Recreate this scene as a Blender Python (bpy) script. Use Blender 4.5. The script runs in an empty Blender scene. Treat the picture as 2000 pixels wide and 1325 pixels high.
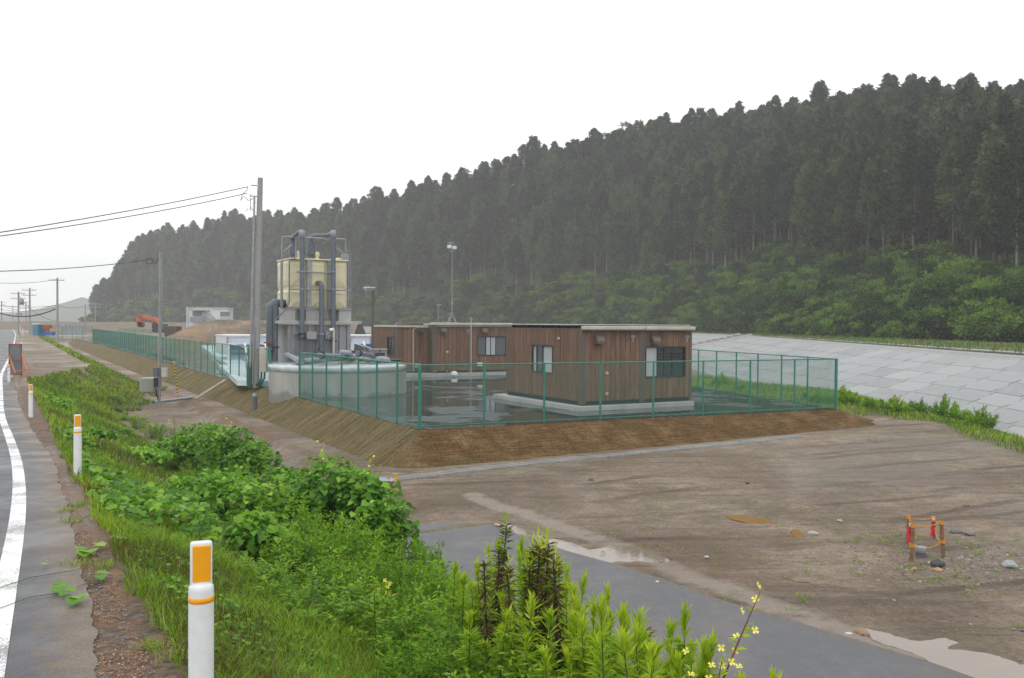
import bpy, math, random
import numpy as np
from mathutils import Matrix, Vector

# ------------------------------------------------------------------ camera, sky, sun, exposure
S = bpy.context.scene
C = S.collection
RAD = math.radians
cam_d = bpy.data.cameras.new("camera")
cam_d.lens = 31.5; cam_d.sensor_width = 36.0
cam_d.clip_start = 0.1; cam_d.clip_end = 9000
cam = bpy.data.objects.new("camera", cam_d); C.objects.link(cam); S.camera = cam
PITCH = math.atan((662.5 - 632.0) / 1750.0); ROLL = RAD(0.4)
CAMLOC = Vector((0, 0, 3.0))
fwd = Vector((0, math.cos(PITCH), -math.sin(PITCH))); rt = Vector((1, 0, 0)); up = rt.cross(fwd)
rt2 = rt * math.cos(ROLL) + up * math.sin(ROLL); up2 = up * math.cos(ROLL) - rt * math.sin(ROLL)
Rm = Matrix((rt2, up2, -fwd)).transposed().to_4x4()
cam.matrix_world = Matrix.Translation(CAMLOC) @ Rm

W = bpy.data.worlds.new("World"); S.world = W; W.use_nodes = True
nt = W.node_tree; nt.nodes.clear()
wo = nt.nodes.new("ShaderNodeOutputWorld"); bg = nt.nodes.new("ShaderNodeBackground")
sky = nt.nodes.new("ShaderNodeTexSky"); sky.sky_type = 'NISHITA'; sky.sun_disc = False
SUN_EL, SUN_ROT = RAD(58), RAD(200)
sky.sun_elevation = SUN_EL; sky.sun_rotation = SUN_ROT
hs = nt.nodes.new("ShaderNodeHueSaturation"); hs.inputs['Saturation'].default_value = 0.25
tc = nt.nodes.new("ShaderNodeTexCoord"); sx = nt.nodes.new("ShaderNodeSeparateXYZ")
mr = nt.nodes.new("ShaderNodeMapRange"); mr.inputs[1].default_value = 0.0; mr.inputs[2].default_value = 0.9
cr = nt.nodes.new("ShaderNodeMix"); cr.data_type = 'RGBA'
cr.inputs[6].default_value = (12.6, 12.8, 13.1, 1); cr.inputs[7].default_value = (15.2, 15.4, 15.6, 1)
mx = nt.nodes.new("ShaderNodeMix"); mx.data_type = 'RGBA'; mx.inputs[0].default_value = 0.92
nt.links.new(sky.outputs[0], hs.inputs['Color']); nt.links.new(tc.outputs['Generated'], sx.inputs[0])
nt.links.new(sx.outputs[2], mr.inputs[0]); nt.links.new(mr.outputs[0], cr.inputs[0])
nt.links.new(hs.outputs[0], mx.inputs[6]); nt.links.new(cr.outputs[2], mx.inputs[7])
nt.links.new(mx.outputs[2], bg.inputs['Color']); bg.inputs['Strength'].default_value = 0.1
nt.links.new(bg.outputs[0], wo.inputs['Surface'])
sun_d = bpy.data.lights.new("sun", 'SUN'); sun_d.energy = 0.6; sun_d.angle = RAD(25); sun_d.color = (1.0, 0.97, 0.93)
sun = bpy.data.objects.new("sun", sun_d); C.objects.link(sun)
sdir = Vector((math.sin(SUN_ROT) * math.cos(SUN_EL), math.cos(SUN_ROT) * math.cos(SUN_EL), math.sin(SUN_EL)))
sun.rotation_euler = sdir.to_track_quat('Z', 'Y').to_euler()
S.view_settings.view_transform = 'Standard'; S.view_settings.look = 'None'
S.view_settings.exposure = 0.0; S.view_settings.gamma = 1.0; S.view_settings.use_curve_mapping = False
S.cycles.volume_bounces = 2; S.cycles.max_bounces = 8; S.cycles.transparent_max_bounces = 8

# ------------------------------------------------------------------ helpers
rng = np.random.default_rng(7); random.seed(7)
TH = RAD(29.46); CT, ST = math.cos(TH), math.sin(TH)
def L(v, u, z=0.0): return Vector((CT * v - ST * u, ST * v + CT * u, z))   # v across the road (right), u along it
def UV(X, Y): return (-ST * X + CT * Y, CT * X + ST * Y)                    # -> (u, v)
def ray(px, py):
    d = rt2 * ((px - 1000) / 1750) - up2 * ((py - 662.5) / 1750) + fwd
    return d
def atz(px, py, z):
    d = ray(px, py); t = (z - 3.0) / d.z; return CAMLOC + d * t
def atd(px, py, Y):
    d = ray(px, py); return CAMLOC + d * (Y / d.y)
def atu(px, py, u):          # hit the vertical plane u = const, returns (v, z)
    d = ray(px, py); du = -ST * d.x + CT * d.y; p = CAMLOC + d * (u / du); return UV(p.x, p.y)[1], p.z
def atv(px, py, v):          # hit the vertical plane v = const, returns (u, z)
    d = ray(px, py); dv = CT * d.x + ST * d.y; p = CAMLOC + d * (v / dv); return UV(p.x, p.y)[0], p.z

XF = {}                      # world matrices of things and parts by name
def tag(o, label=None, cat=None, group=None, kind=None):
    if label: o['label'] = label
    if cat: o['category'] = cat
    if group: o['group'] = group
    if kind: o['kind'] = kind
    return o
def thing(name, label, cat, loc=(0, 0, 0), rz=0.0, group=None):
    o = bpy.data.objects.new(name, None); o.empty_display_size = 0.2; C.objects.link(o)
    o.location = loc; o.rotation_euler = (0, 0, rz)
    XF[o.name] = Matrix.Translation(Vector(loc)) @ Matrix.Rotation(rz, 4, 'Z')
    return tag(o, label, cat, group)
def copy_tree(o, parent=None):
    c = o.copy(); C.objects.link(c); c.parent = parent
    for ch in o.children: copy_tree(ch, c)
    return c
def link_mesh(name, me, mat, parent=None, inv=True):
    if mat is not None:
        for m in (mat if isinstance(mat, (list, tuple)) else [mat]): me.materials.append(m)
    o = bpy.data.objects.new(name, me); C.objects.link(o)
    if parent is not None:
        o.parent = parent
        M = XF[parent.name]
        if inv: me.transform(M.inverted())
        XF[o.name] = M
    else: XF[o.name] = Matrix()
    return o
def npmesh(name, V, F, col=None, smooth=False, attrs=None):
    """V (n,3); F list of arrays (m,k)"""
    if not isinstance(F, list): F = [F]
    me = bpy.data.meshes.new(name); V = np.asarray(V, np.float32)
    me.vertices.add(len(V)); me.vertices.foreach_set('co', V.ravel())
    nl = sum(f.size for f in F); nf = sum(len(f) for f in F)
    me.loops.add(nl); me.polygons.add(nf)
    me.loops.foreach_set('vertex_index', np.concatenate([f.ravel() for f in F]).astype(np.int32))
    tot = np.concatenate([np.full(len(f), f.shape[1], np.int32) for f in F]); st = np.concatenate([[0], np.cumsum(tot)[:-1]]).astype(np.int32)
    me.polygons.foreach_set('loop_start', st); me.polygons.foreach_set('loop_total', tot)
    if smooth: me.polygons.foreach_set('use_smooth', np.ones(nf, bool))
    me.update(calc_edges=True)
    if col is not None:
        a = me.color_attributes.new('Col', 'FLOAT_COLOR', 'POINT')
        c = np.ones((len(V), 4), np.float32); c[:, :col.shape[1]] = col; a.data.foreach_set('color', c.ravel())
    if attrs:
        for k, vals in attrs.items():
            a = me.attributes.new(k, 'FLOAT', 'POINT'); a.data.foreach_set('value', np.asarray(vals, np.float32).ravel())
    return me

class MB:
    """collects simple shapes; build() links them as ONE mesh object"""
    def __init__(s, M=None): s.v = []; s.f = []; s.M = M; s.sm = []
    def add(s, vs, fs, smooth=False):
        b = len(s.v)
        for p in vs:
            p = Vector(p); s.v.append(s.M @ p if s.M else p)
        for f in fs: s.f.append([b + i for i in f]); s.sm.append(smooth)
        return s
    def box(s, a, b, bev=0.0):
        x0, x1 = sorted((a[0], b[0])); y0, y1 = sorted((a[1], b[1])); z0, z1 = sorted((a[2], b[2]))
        if bev > 0:
            B = min(bev, (x1-x0)/2.01, (y1-y0)/2.01, (z1-z0)/2.01); vs = []; 
            for (x, sx_) in ((x0, 1), (x1, -1)):
                for (y, sy_) in ((y0, 1), (y1, -1)):
                    for (z, sz_) in ((z0, 1), (z1, -1)):
                        vs += [(x, y+sy_*B, z+sz_*B), (x+sx_*B, y, z+sz_*B), (x+sx_*B, y+sy_*B, z)]
            import bmesh
            bm = bmesh.new()
            for p in vs: bm.verts.new(p)
            r = bmesh.ops.convex_hull(bm, input=bm.verts)
            bm.verts.index_update(); bm.faces.ensure_lookup_table()
            fs = [[v.index for v in f.verts] for f in bm.faces]; vv = [v.co.copy() for v in bm.verts]; bm.free()
            return s.add(vv, fs)
        v = [(x0,y0,z0),(x1,y0,z0),(x1,y1,z0),(x0,y1,z0),(x0,y0,z1),(x1,y0,z1),(x1,y1,z1),(x0,y1,z1)]
        return s.add(v, [(0,3,2,1),(4,5,6,7),(0,1,5,4),(1,2,6,5),(2,3,7,6),(3,0,4,7)])
    def tube(s, pts, r, n=8, cap=True):
        pts = [Vector(p) for p in pts]; m = len(pts); rs = r if isinstance(r, (list, tuple)) else [r] * m
        vs = []; ref = None
        for i, p in enumerate(pts):
            d = (pts[min(i+1, m-1)] - pts[max(i-1, 0)])
            d = d.normalized() if d.length > 1e-9 else Vector((0,0,1))
            if ref is None: ref = d.orthogonal().normalized()
            ref = (ref - d * ref.dot(d)); ref = ref.normalized() if ref.length > 1e-6 else d.orthogonal().normalized()
            q = d.cross(ref)
            for k in range(n):
                a = 2*math.pi*k/n; vs.append(p + (ref*math.cos(a) + q*math.sin(a)) * rs[i])
        fs = []
        for i in range(m-1):
            for k in range(n):
                fs.append((i*n+k, i*n+(k+1)%n, (i+1)*n+(k+1)%n, (i+1)*n+k))
        s.add(vs, fs, n > 4)
        if cap:
            s.add(vs[:n], [tuple(reversed(range(n)))]); s.add(vs[-n:], [tuple(range(n))])
        return s
    def lathe(s, c, prof, n=24, ax=None):
        vs = []; fs = []; c = Vector(c)
        for (r, z) in prof:
            for k in range(n):
                a = 2*math.pi*k/n; vs.append(c + Vector((r*math.cos(a), r*math.sin(a), z)))
        for i in range(len(prof)-1):
            for k in range(n): fs.append((i*n+k, i*n+(k+1)%n, (i+1)*n+(k+1)%n, (i+1)*n+k))
        return s.add(vs, fs, True)
    def prism(s, poly, z0, z1):
        n = len(poly); vs = [(p[0], p[1], z0) for p in poly] + [(p[0], p[1], z1) for p in poly]
        return s.add(vs, [tuple(reversed(range(n))), tuple(range(n, 2*n))] + [(i, (i+1)%n, n+(i+1)%n, n+i) for i in range(n)])
    def build(s, name, mat, parent=None, smooth=None):
        me = bpy.data.meshes.new(name); me.from_pydata([tuple(p) for p in s.v], [], s.f)
        me.polygons.foreach_set('use_smooth', s.sm); me.update()
        import bmesh
        bm = bmesh.new(); bm.from_mesh(me); bmesh.ops.recalc_face_normals(bm, faces=bm.faces); bm.to_mesh(me); bm.free()
        return link_mesh(name, me, mat, parent)
LM = Matrix.Rotation(TH, 4, 'Z')      # local (v, u, z) -> world

# value noise (vectorised)
_tab = rng.random((256, 256)).astype(np.float64)
def vn(x, y):
    x = np.asarray(x, float); y = np.asarray(y, float)
    xi = np.floor(x).astype(int); yi = np.floor(y).astype(int); fx = x - xi; fy = y - yi
    fx = fx*fx*(3-2*fx); fy = fy*fy*(3-2*fy); g = lambda a, b: _tab[a & 255, b & 255]
    return (g(xi, yi)*(1-fx) + g(xi+1, yi)*fx)*(1-fy) + (g(xi, yi+1)*(1-fx) + g(xi+1, yi+1)*fx)*fy - 0.5
def fbm(x, y, o=4):
    r = 0; a = 1.0
    for i in range(o): r = r + a*vn(x*2**i + 17.3*i, y*2**i + 5.1*i); a *= 0.5
    return r
def sstep(a, b, x):
    t = np.clip((np.asarray(x, float) - a) / (b - a), 0, 1); return t*t*(3-2*t)

# ------------------------------------------------------------------ node material helper
class NM:
    def __init__(s, name):
        s.m = bpy.data.materials.new(name); s.m.use_nodes = True; s.t = s.m.node_tree
        s.b = s.t.nodes['Principled BSDF']; s.out = s.t.nodes['Material Output']
    def n(s, ty, **kw):
        x = s.t.nodes.new('ShaderNode' + ty)
        for k, v in kw.items():
            if k.startswith('i_'):
                key = k[2:]; key = int(key) if key.isdigit() else key.replace('_', ' ')
                x.inputs[key].default_value = v
            else: setattr(x, k, v)
        return x
    def l(s, a, b): s.t.links.new(a, b)
    def coord(s, scale=(1, 1, 1), kind='Object', rot=(0,0,0)):
        c = s.n('TexCoord'); m = s.n('Mapping'); m.inputs['Scale'].default_value = scale; m.inputs['Rotation'].default_value = rot
        s.l(c.outputs[kind], m.inputs[0]); return m.outputs[0]
    def noise(s, co, scale, detail=4, rough=0.6, dist=0.0):
        x = s.n('TexNoise'); x.inputs['Scale'].default_value = scale; x.inputs['Detail'].default_value = detail
        x.inputs['Roughness'].default_value = rough; x.inputs['Distortion'].default_value = dist
        s.l(co, x.inputs['Vector']); return x.outputs[0]
    def ramp(s, fac, stops):
        r = s.n('ValToRGB'); e = r.color_ramp.elements
        while len(e) < len(stops): e.new(0.5)
        for i, (p, c) in enumerate(stops):
            e[i].position = p; e[i].color = (*c, 1) if len(c) == 3 else c
        s.l(fac, r.inputs[0]); return r.outputs[0]
    def mix(s, fac, a, b, mode='MIX'):
        x = s.n('Mix', data_type='RGBA', blend_type=mode)
        if isinstance(fac, (int, float)): x.inputs[0].default_value = fac
        else: s.l(fac, x.inputs[0])
        for i, v in ((6, a), (7, b)):
            if isinstance(v, tuple): x.inputs[i].default_value = (*v, 1) if len(v) == 3 else v
            else: s.l(v, x.inputs[i])
        return x.outputs[2]
    def mapr(s, x, a, b, c=0.0, d=1.0):
        m = s.n('MapRange'); s.l(x, m.inputs[0])
        for i, v in enumerate((a, b, c, d)): m.inputs[1+i].default_value = v
        return m.outputs[0]
    def math(s, op, a, b=0.0):
        m = s.n('Math', operation=op)
        for i, v in ((0, a), (1, b)):
            if isinstance(v, (int, float)): m.inputs[i].default_value = v
            else: s.l(v, m.inputs[i])
        return m.outputs[0]
    def attr(s, name, out='Fac'): return s.n('Attribute', attribute_name=name).outputs[out]
    def bump(s, h, strength=0.3, dist=0.02, prev=None):
        x = s.n('Bump'); x.inputs['Strength'].default_value = strength; x.inputs['Distance'].default_value = dist
        s.l(h, x.inputs['Height'])
        if prev is not None: s.l(prev, x.inputs['Normal'])
        s.l(x.outputs[0], s.b.inputs['Normal']); return x.outputs[0]
    def set(s, col=None, rough=None, metal=None, spec=None, **kw):
        for k, v in (('Base Color', col), ('Roughness', rough), ('Metallic', metal), ('Specular IOR Level', spec)):
            if v is None: continue
            if isinstance(v, tuple): s.b.inputs[k].default_value = (*v, 1) if len(v) == 3 else v
            elif isinstance(v, (int, float)): s.b.inputs[k].default_value = v
            else: s.l(v, s.b.inputs[k])
        return s.m

def paint(name, col, rough=0.45, var=0.12, scale=3.0, metal=0.0, dirt=0.25, bumpy=0.0, streak=False):
    """painted / coated surface with uneven tone and grime"""
    N = NM(name); co = N.coord((1, 1, 0.35 if streak else 1), 'Object')
    a = N.noise(co, scale, 6, 0.65); b = N.noise(co, scale*9, 4, 0.7)
    dk = tuple(c*(1-dirt) for c in col); lt = tuple(min(1, c*(1+var)) for c in col)
    c1 = N.ramp(a, [(0.3, dk), (0.55, col), (0.75, lt)])
    c2 = N.mix(N.mapr(b, 0.35, 0.75, 0, 0.35), c1, tuple(c*0.6 for c in col))
    N.set(c2, N.mapr(b, 0.3, 0.7, max(0.05, rough-0.12), min(1, rough+0.15)), metal)
    if bumpy: N.bump(b, bumpy, 0.01)
    return N.m

def leafmat(name, c0, c1, c2, trans=0.35, rough=0.42, objvar=0.35):
    """c0 dark, c1 mid, c2 light; Col.r picks, Col.g = brownness; object random shifts"""
    N = NM(name); at = N.n('Attribute', attribute_name='Col'); sp = N.n('SeparateColor'); N.l(at.outputs['Color'], sp.inputs[0])
    oi = N.n('ObjectInfo'); f = N.math('ADD', sp.outputs[0], N.mapr(oi.outputs['Random'], 0, 1, -objvar*0.5, objvar*0.5))
    col = N.ramp(f, [(0.05, c0), (0.5, c1), (0.95, c2)])
    col = N.mix(sp.outputs[1], col, (0.10, 0.062, 0.025))
    N.set(col, rough+.08, 0.0, 0.2)
    tr = N.n('BsdfTranslucent'); N.l(N.mix(1.0, col, (1.25, 1.35, 0.5), 'MULTIPLY'), tr.inputs[0])
    ms = N.n('MixShader'); ms.inputs[0].default_value = trans
    N.l(N.b.outputs[0], ms.inputs[1]); N.l(tr.outputs[0], ms.inputs[2]); N.l(ms.outputs[0], N.out.inputs[0])
    return N.m

# ------------------------------------------------------------------ terrain functions
U_K = [-40, -6, 0, 3.7, 12.9, 23.8, 38.7, 68, 400]; Z_K = [1.75, 1.62, 1.49, 1.35, .99, .72, .56, .5, .5]
def zroad(u): return np.interp(u, U_K, Z_K)
def vshould(u): return np.interp(u, [-50, 41, 54, 400], [.74, .80, 4.3, 4.9])
def zlow(X, Y):
    return -.95 + .0226*np.clip(np.asarray(X, float)+3, 0, 20)
CORN = L(10.1, 23.1); CORNR = atz(1633, 799, 0.0)
PAD = [(CORN.x, CORN.y), (CORNR.x, CORNR.y), (CORNR.x-2.6*1.0, CORNR.y+9.66), (CORNR.x-7.8, CORNR.y+29), (-12, 100), (-62, 185), (L(10.1, 165).x, L(10.1, 165).y)]
def inpoly(X, Y, P):
    X = np.asarray(X, float); Y = np.asarray(Y, float); r = np.zeros(X.shape, bool); n = len(P)
    for i in range(n):
        x0, y0 = P[i]; x1, y1 = P[(i+1) % n]
        c = ((y0 > Y) != (y1 > Y)) & (X < (x1-x0)*(Y-y0)/((y1-y0) if y1 != y0 else 1e-9)+x0); r ^= c
    return r
DK = np.array([(19.2, -12), (23.2, 40.6), (26.0, 75), (29.0, 112), (27, 150), (14, 190), (-20, 238), (-60, 285), (-110, 345)])  # dike crest line
def dist_poly(X, Y, P):
    X = np.asarray(X, float); Y = np.asarray(Y, float); best = np.full(X.shape, 1e9); side = np.zeros(X.shape)
    for i in range(len(P)-1):
        a = P[i]; b = P[i+1]; d = b-a; t = np.clip(((X-a[0])*d[0]+(Y-a[1])*d[1])/(d@d), 0, 1)
        dx = X-(a[0]+t*d[0]); dy = Y-(a[1]+t*d[1]); q = np.hypot(dx, dy); sd = d[0]*dy-d[1]*dx
        m = q < best; best = np.where(m, q, best); side = np.where(m, np.sign(sd), side)
    return best, side      # side>0 : left of the line
def zgr(X, Y, fine=True):
    X = np.asarray(X, float); Y = np.asarray(Y, float); u, v = UV(X, Y)
    zr = zroad(u) - 0.0; vs = vshould(u); zl = zlow(X, Y)
    # eroded step beside the ramp track
    st = sstep(15, 19, u)*(1-sstep(58, 70, u)); zl = zl + st*(.10*sstep(7.75, 7.9, v+.22*vn(u*1.1, 3)) - .17*(1-sstep(7.35, 7.6, v+.25*vn(u*.7, 1))))
    zl = np.where(u > 150, zl + sstep(150, 190, u)*.9, zl)
    n = fbm(X*.5, Y*.5, 3) if fine else 0
    bank = zr - .52*(v-vs) + np.where(v > vs+.3, .16*n, .02*n)
    zz = np.maximum(bank, zl + (.025*n if fine else 0))
    zz = np.where(v <= vs, zr + np.where(v > .6, .015*n, 0), zz)
    zz = np.where(v < .30, zr - .05, zz)
    # grassy swell beside the revetment foot
    dd, sd = dist_poly(X, Y, DK); foot = dd*np.where(sd > 0, 1, -1)
    g = (1-sstep(4.2, 8.2, foot))*sstep(-2, 1, foot)*sstep(5, 14, Y)
    zz = zz + np.where(v > 4, g*.06, 0)
    w_ = 17*sstep(46, 62, Y)*(Y < 140); dip = (1-sstep(5.0+w_*.5, 7.6+w_*.5, foot))*sstep(5, 14, Y)*(v > 4)*(u < 150); zz = zz*(1-dip) + dip*np.minimum(zz, -.80)
    lotm = (v > 8.6)*(u < 22.5); zz = zz + lotm*(.022*vn(X*2.1, Y*2.1) + .02*np.abs(vn(X*.9+4, Y*2.6)))
    return zz
def ground_at(px, py):
    d = ray(px, py); t0 = 1.0; p = None
    ts = np.concatenate([np.arange(1.5, 60, .05), np.arange(60, 400, .5)])
    X = d.x*ts; Y = d.y*ts; Z = 3+d.z*ts; g = zgr(X, Y)
    k = np.argmax(Z < g); return Vector((X[k], Y[k], g[k]))
# ------------------------------------------------------------------ ground sheet
def vline(u): return sum(_vl(np.asarray(u, float)+d) for d in (-3, -2, -1, 0, 1, 2, 3))/7
def _vl(u): return np.interp(u, [-40, 0, 4.6, 6.3, 10, 12.7, 16.6, 24.5, 45, 78, 171, 400], [-.3, -.28, -.13, -.03, .08, .14, .08, -.14, -.24, .36, 1.4, 2])
def lines(segs):
    out = []
    for a, b, st in segs: out += list(np.arange(a, b, st))
    return out
gu = lines([(-10, 30, .14), (30, 62, .35), (62, 200, 2.0)]); x = 200.0; st = 4.0
while x < 1250: gu.append(x); x += st; st *= 1.35
pre = []; x = -12.0; st = 2.0
while x > -400: pre.append(x); x -= st; st *= 1.5
gu = np.array(sorted(pre + gu))
gv = lines([(-2, 14, .13), (14, 30, .26), (30, 80, 2.0)]); x = 80.0; st = 4
while x < 1000: gv.append(x); x += st; st *= 1.35
pre = []; x = -2.3; st = .6
while x > -1000: pre.append(x); x -= st; st *= 1.35
gv = np.array(sorted(pre + gv))
UU, VV = np.meshgrid(gu, gv, indexing='ij'); GX = CT*VV - ST*UU; GY = ST*VV + CT*UU
GZ = zgr(GX, GY)
nearlot = (UU < 24) & (UU > -6) & (VV > 5)
# puddle bowls
PUD = {'a': [(965,1026),(1010,1030),(1060,1050),(1115,1060),(1150,1072),(1190,1066),(1255,1066),(1290,1078),(1308,1092),(1290,1099),(1240,1097),(1195,1099),(1130,1085),(1060,1062),(1005,1042)],
       'b': [(1420,1010),(1440,1006),(1470,1009),(1495,1014),(1526,1020),(1500,1023),(1450,1021),(1428,1016)],
       'c': [(1546,1040),(1558,1035),(1570,1042),(1566,1050),(1552,1049)],
       'd': [(1690,1232),(1730,1238),(1790,1252),(1860,1246),(1872,1254),(1850,1266),(1900,1268),(1960,1285),(2010,1300),(2030,1345),(1930,1345),(1860,1318),(1790,1280),(1730,1262),(1700,1248)],
       'e': [(1530,1125),(1552,1127),(1580,1137),(1560,1138),(1536,1132)]}
PUDW = {}
for k, pl in PUD.items():
    pts = [ground_at(*p) for p in pl]; zc = min(p.z for p in pts); zc = float(np.mean([p.z for p in pts])) - .008
    ins = [(p.x, p.y) for p in pts]; PUDW[k] = (ins, zc)
    m = inpoly(GX, GY, ins); GZ = np.where(m, np.minimum(GZ, zc - .012), GZ)
    cx = np.mean([p[0] for p in ins]); cy = np.mean([p[1] for p in ins]); R_ = max(math.hypot(p[0]-cx, p[1]-cy) for p in ins)
    near = np.hypot(GX-cx, GY-cy) < R_*1.6
    wgt = np.where(near & ~m, np.clip(1.6-np.hypot(GX-cx, GY-cy)/R_, 0, .6)/.6, 0); GZ = GZ*(1-wgt) + np.maximum(np.minimum(GZ, zc+.03), zc-.004)*wgt
_toe = vshould(UU) + (zroad(UU)+.95)/.52
GZ = np.where((UU < 15.2) & (UU > -9) & (VV > _toe-.3) & (VV < 8.3), np.minimum(GZ, zlow(GX, GY)-.03), GZ)
nu_, nv_ = GX.shape
idx = np.arange(nu_*nv_).reshape(nu_, nv_)
F = np.stack([idx[:-1, :-1], idx[:-1, 1:], idx[1:, 1:], idx[1:, :-1]], -1).reshape(-1, 4)[:, ::-1]
DD, SD = dist_poly(GX, GY, DK); FOOT = DD*np.where(SD > 0, 1, -1)
zrr = zroad(UU); vss = vshould(UU)
toe = vss + (zrr + .95)/.52
grass = sstep(-.15, .35, VV - vss + .35*vn(UU*2, VV*2))*(1-sstep(-.5, .4, VV - toe + .5*vn(UU, VV)))
grass = grass*(1-.75*sstep(.05, .4, fbm(UU*.5, VV*.5, 3))*sstep(20, 26, UU))
grass = np.maximum(grass, (1-sstep(4.0, 8.6, FOOT + 1.2*vn(GX*.5, GY*.5)))*sstep(-3, 0, FOOT)*sstep(4, 12, GY))
grass = np.where(FOOT < 0, 1.0, grass)
grass = np.where((GY > 34) & (GX > 2) & (GY < 75) & (FOOT > 0), np.maximum(grass, .35), grass)
gravel = (1-sstep(.85, 1.3, VV))*sstep(.3, .5, VV)*.9
red = sstep(15, 20, UU)*np.exp(-((VV-7.75)/.22)**2) + .5*sstep(.25, .6, fbm(UU*.25, VV*.25, 3))
plat = sstep(41, 50, UU)*(VV < vss)
wet = sstep(-.1, .35, fbm(GX*.22+9, GY*.22, 4)) 
wetroad = np.exp(-((VV-9.15+.35*vn(UU*.4, 0))/.34)**2)*(UU < 18)*(UU > -8)
sand = np.maximum(wetroad, 0)
me = npmesh('ground', np.stack([GX, GY, GZ], -1).reshape(-1, 3), F, smooth=True,
            attrs={'grass': grass, 'gravel': np.maximum(gravel, plat*.12), 'red': red, 'wet': wet, 'sand': sand})

N = NM('ground_soil'); co = N.coord(kind='Object')
n1 = N.noise(co, .35, 6, .6); n2 = N.noise(co, 2.2, 6, .7); n3 = N.noise(co, 14, 5, .75); n4 = N.noise(co, 60, 3, .7)
tr_co = N.coord((.16, 1.7, 1), 'Object', (0, 0, RAD(-8))); n5 = N.noise(tr_co, 1.1, 5, .65, 1.2)
mud = N.ramp(n2, [(0.3, (.22, .16, .105)), (0.5, (.35, .267, .185)), (0.68, (.45, .355, .26))])
mud = N.mix(N.mapr(n1, .4, .62), mud, N.ramp(n3, [(.3, (.12, .080, .048)), (.7, (.26, .18, .115))]))
mud = N.mix(N.mapr(n5, .5, .64, 0, .7), mud, (.105, .070, .044))
n6 = N.noise(co, 5.5, 6, .8)
mud = N.mix(N.mapr(n6, .52, .38, 0, .7), mud, N.mix(.5, mud, (.035, .022, .014)))
mud = N.mix(N.mapr(n6, .56, .66, 0, .55), mud, (.285, .245, .205))
mud = N.mix(N.mapr(n4, .56, .72, 0, .5), mud, (.33, .28, .225))
mud = N.mix(N.mapr(n4, .42, .28, 0, .6), mud, (.065, .050, .038))
vo = N.n('TexVoronoi'); vo.inputs['Scale'].default_value = 22; N.l(co, vo.inputs['Vector'])
peb = N.mapr(vo.outputs['Distance'], .12, .02); 
pebc = N.ramp(vo.outputs['Color'], [(.2, (.10, .095, .09)), (.5, (.24, .2, .16)), (.8, (.38, .36, .33))])
mud = N.mix(N.math('MULTIPLY', peb, N.mapr(n1, .45, .6)), mud, pebc)
def arcs(cx_, cy_, per, wd, msk_sc, prev):
    gp = N.n('NewGeometry'); sb_ = N.n('VectorMath', operation='SUBTRACT'); N.l(gp.outputs['Position'], sb_.inputs[0]); sb_.inputs[1].default_value = (cx_, cy_, 0)
    ml = N.n('VectorMath', operation='MULTIPLY'); N.l(sb_.outputs[0], ml.inputs[0]); ml.inputs[1].default_value = (1, 1, 0); ln = N.n('VectorMath', operation='LENGTH'); N.l(ml.outputs[0], ln.inputs[0])
    r = N.math('ADD', ln.outputs['Value'], N.mapr(n2, .3, .7, -.08, .08)); f = N.math('ABSOLUTE', N.math('SUBTRACT', N.math('FRACT', N.math('DIVIDE', r, per)), .5))
    band = N.mapr(f, wd/per, wd/per*.55, 0, 1); m = N.mapr(N.noise(co, msk_sc, 3, .5), .50, .58); return N.math('MULTIPLY', N.math('MULTIPLY', band, m), N.mapr(n3, .35, .55, .35, 1))
n7 = N.noise(co, 17, 6, .85); mud = N.mix(N.mapr(n7, .50, .38, 0, .75), mud, (.085, .060, .042)); mud = N.mix(N.mapr(n7, .56, .66, 0, .5), mud, (.36, .30, .235))
tk1 = arcs(26, -16, 1.55, .15, .13, None); tk2 = arcs(-4, 62, 1.9, .13, .17, None); tks = N.math('MAXIMUM', tk1, tk2)
mud = N.mix(N.math('MULTIPLY', tks, .55), mud, (.135, .085, .05))
wtm = N.attr('wet')
mud = N.mix(N.math('MULTIPLY', wtm, .35), mud, (.235, .195, .155))
# olive film of small weeds
mud = N.mix(N.math('MULTIPLY', N.mapr(N.noise(co, .8, 5, .7), .50, .64), N.mapr(n3, .4, .6, .15, .75)), mud, (.11, .105, .042))
sandc = N.ramp(n3, [(.3, (.30, .245, .20)), (.7, (.40, .335, .28))])
mud = N.mix(N.mapr(N.math('MULTIPLY', N.attr('sand'), N.mapr(n2, .3, .6, .45, 1.2)), .35, .8, 0, .8), mud, sandc)
mud = N.mix(N.mapr(N.math('MULTIPLY', N.attr('red'), N.mapr(n3, .3, .6, .5, 1.1)), .25, .8, 0, .85), mud, N.ramp(n3, [(.3, (.12, .065, .035)), (.7, (.22, .125, .065))]))
grv = N.ramp(vo.outputs['Color'], [(.15, (.06, .053, .05)), (.4, (.13, .09, .065)), (.6, (.22, .12, .06)), (.85, (.19, .16, .135))])
grv = N.mix(N.mapr(n2, .45, .6, 0, .85), grv, N.ramp(n4, [(.35, (.10, .050, .022)), (.65, (.34, .17, .075))]))
gm = N.mapr(N.math('ADD', N.attr('gravel'), N.mapr(n3, .3, .7, -.25, .25)), .4, .6)
mud = N.mix(gm, mud, grv)
soil = N.ramp(n3, [(.3, (.04, .05, .014)), (.5, (.075, .09, .022)), (.7, (.14, .12, .04))])
gg = N.mapr(N.math('ADD', N.attr('grass'), N.mapr(n2, .3, .7, -.3, .3)), .35, .65)
col = N.mix(gg, mud, soil)
rgh = N.mapr(N.math('ADD', wtm, N.mapr(n2, .3, .7, -.4, .4)), .2, 1.0, .72, .34)
rgh = N.math('ADD', rgh, N.math('MULTIPLY', gg, .4))
N.set(col, rgh, 0, .45)
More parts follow.
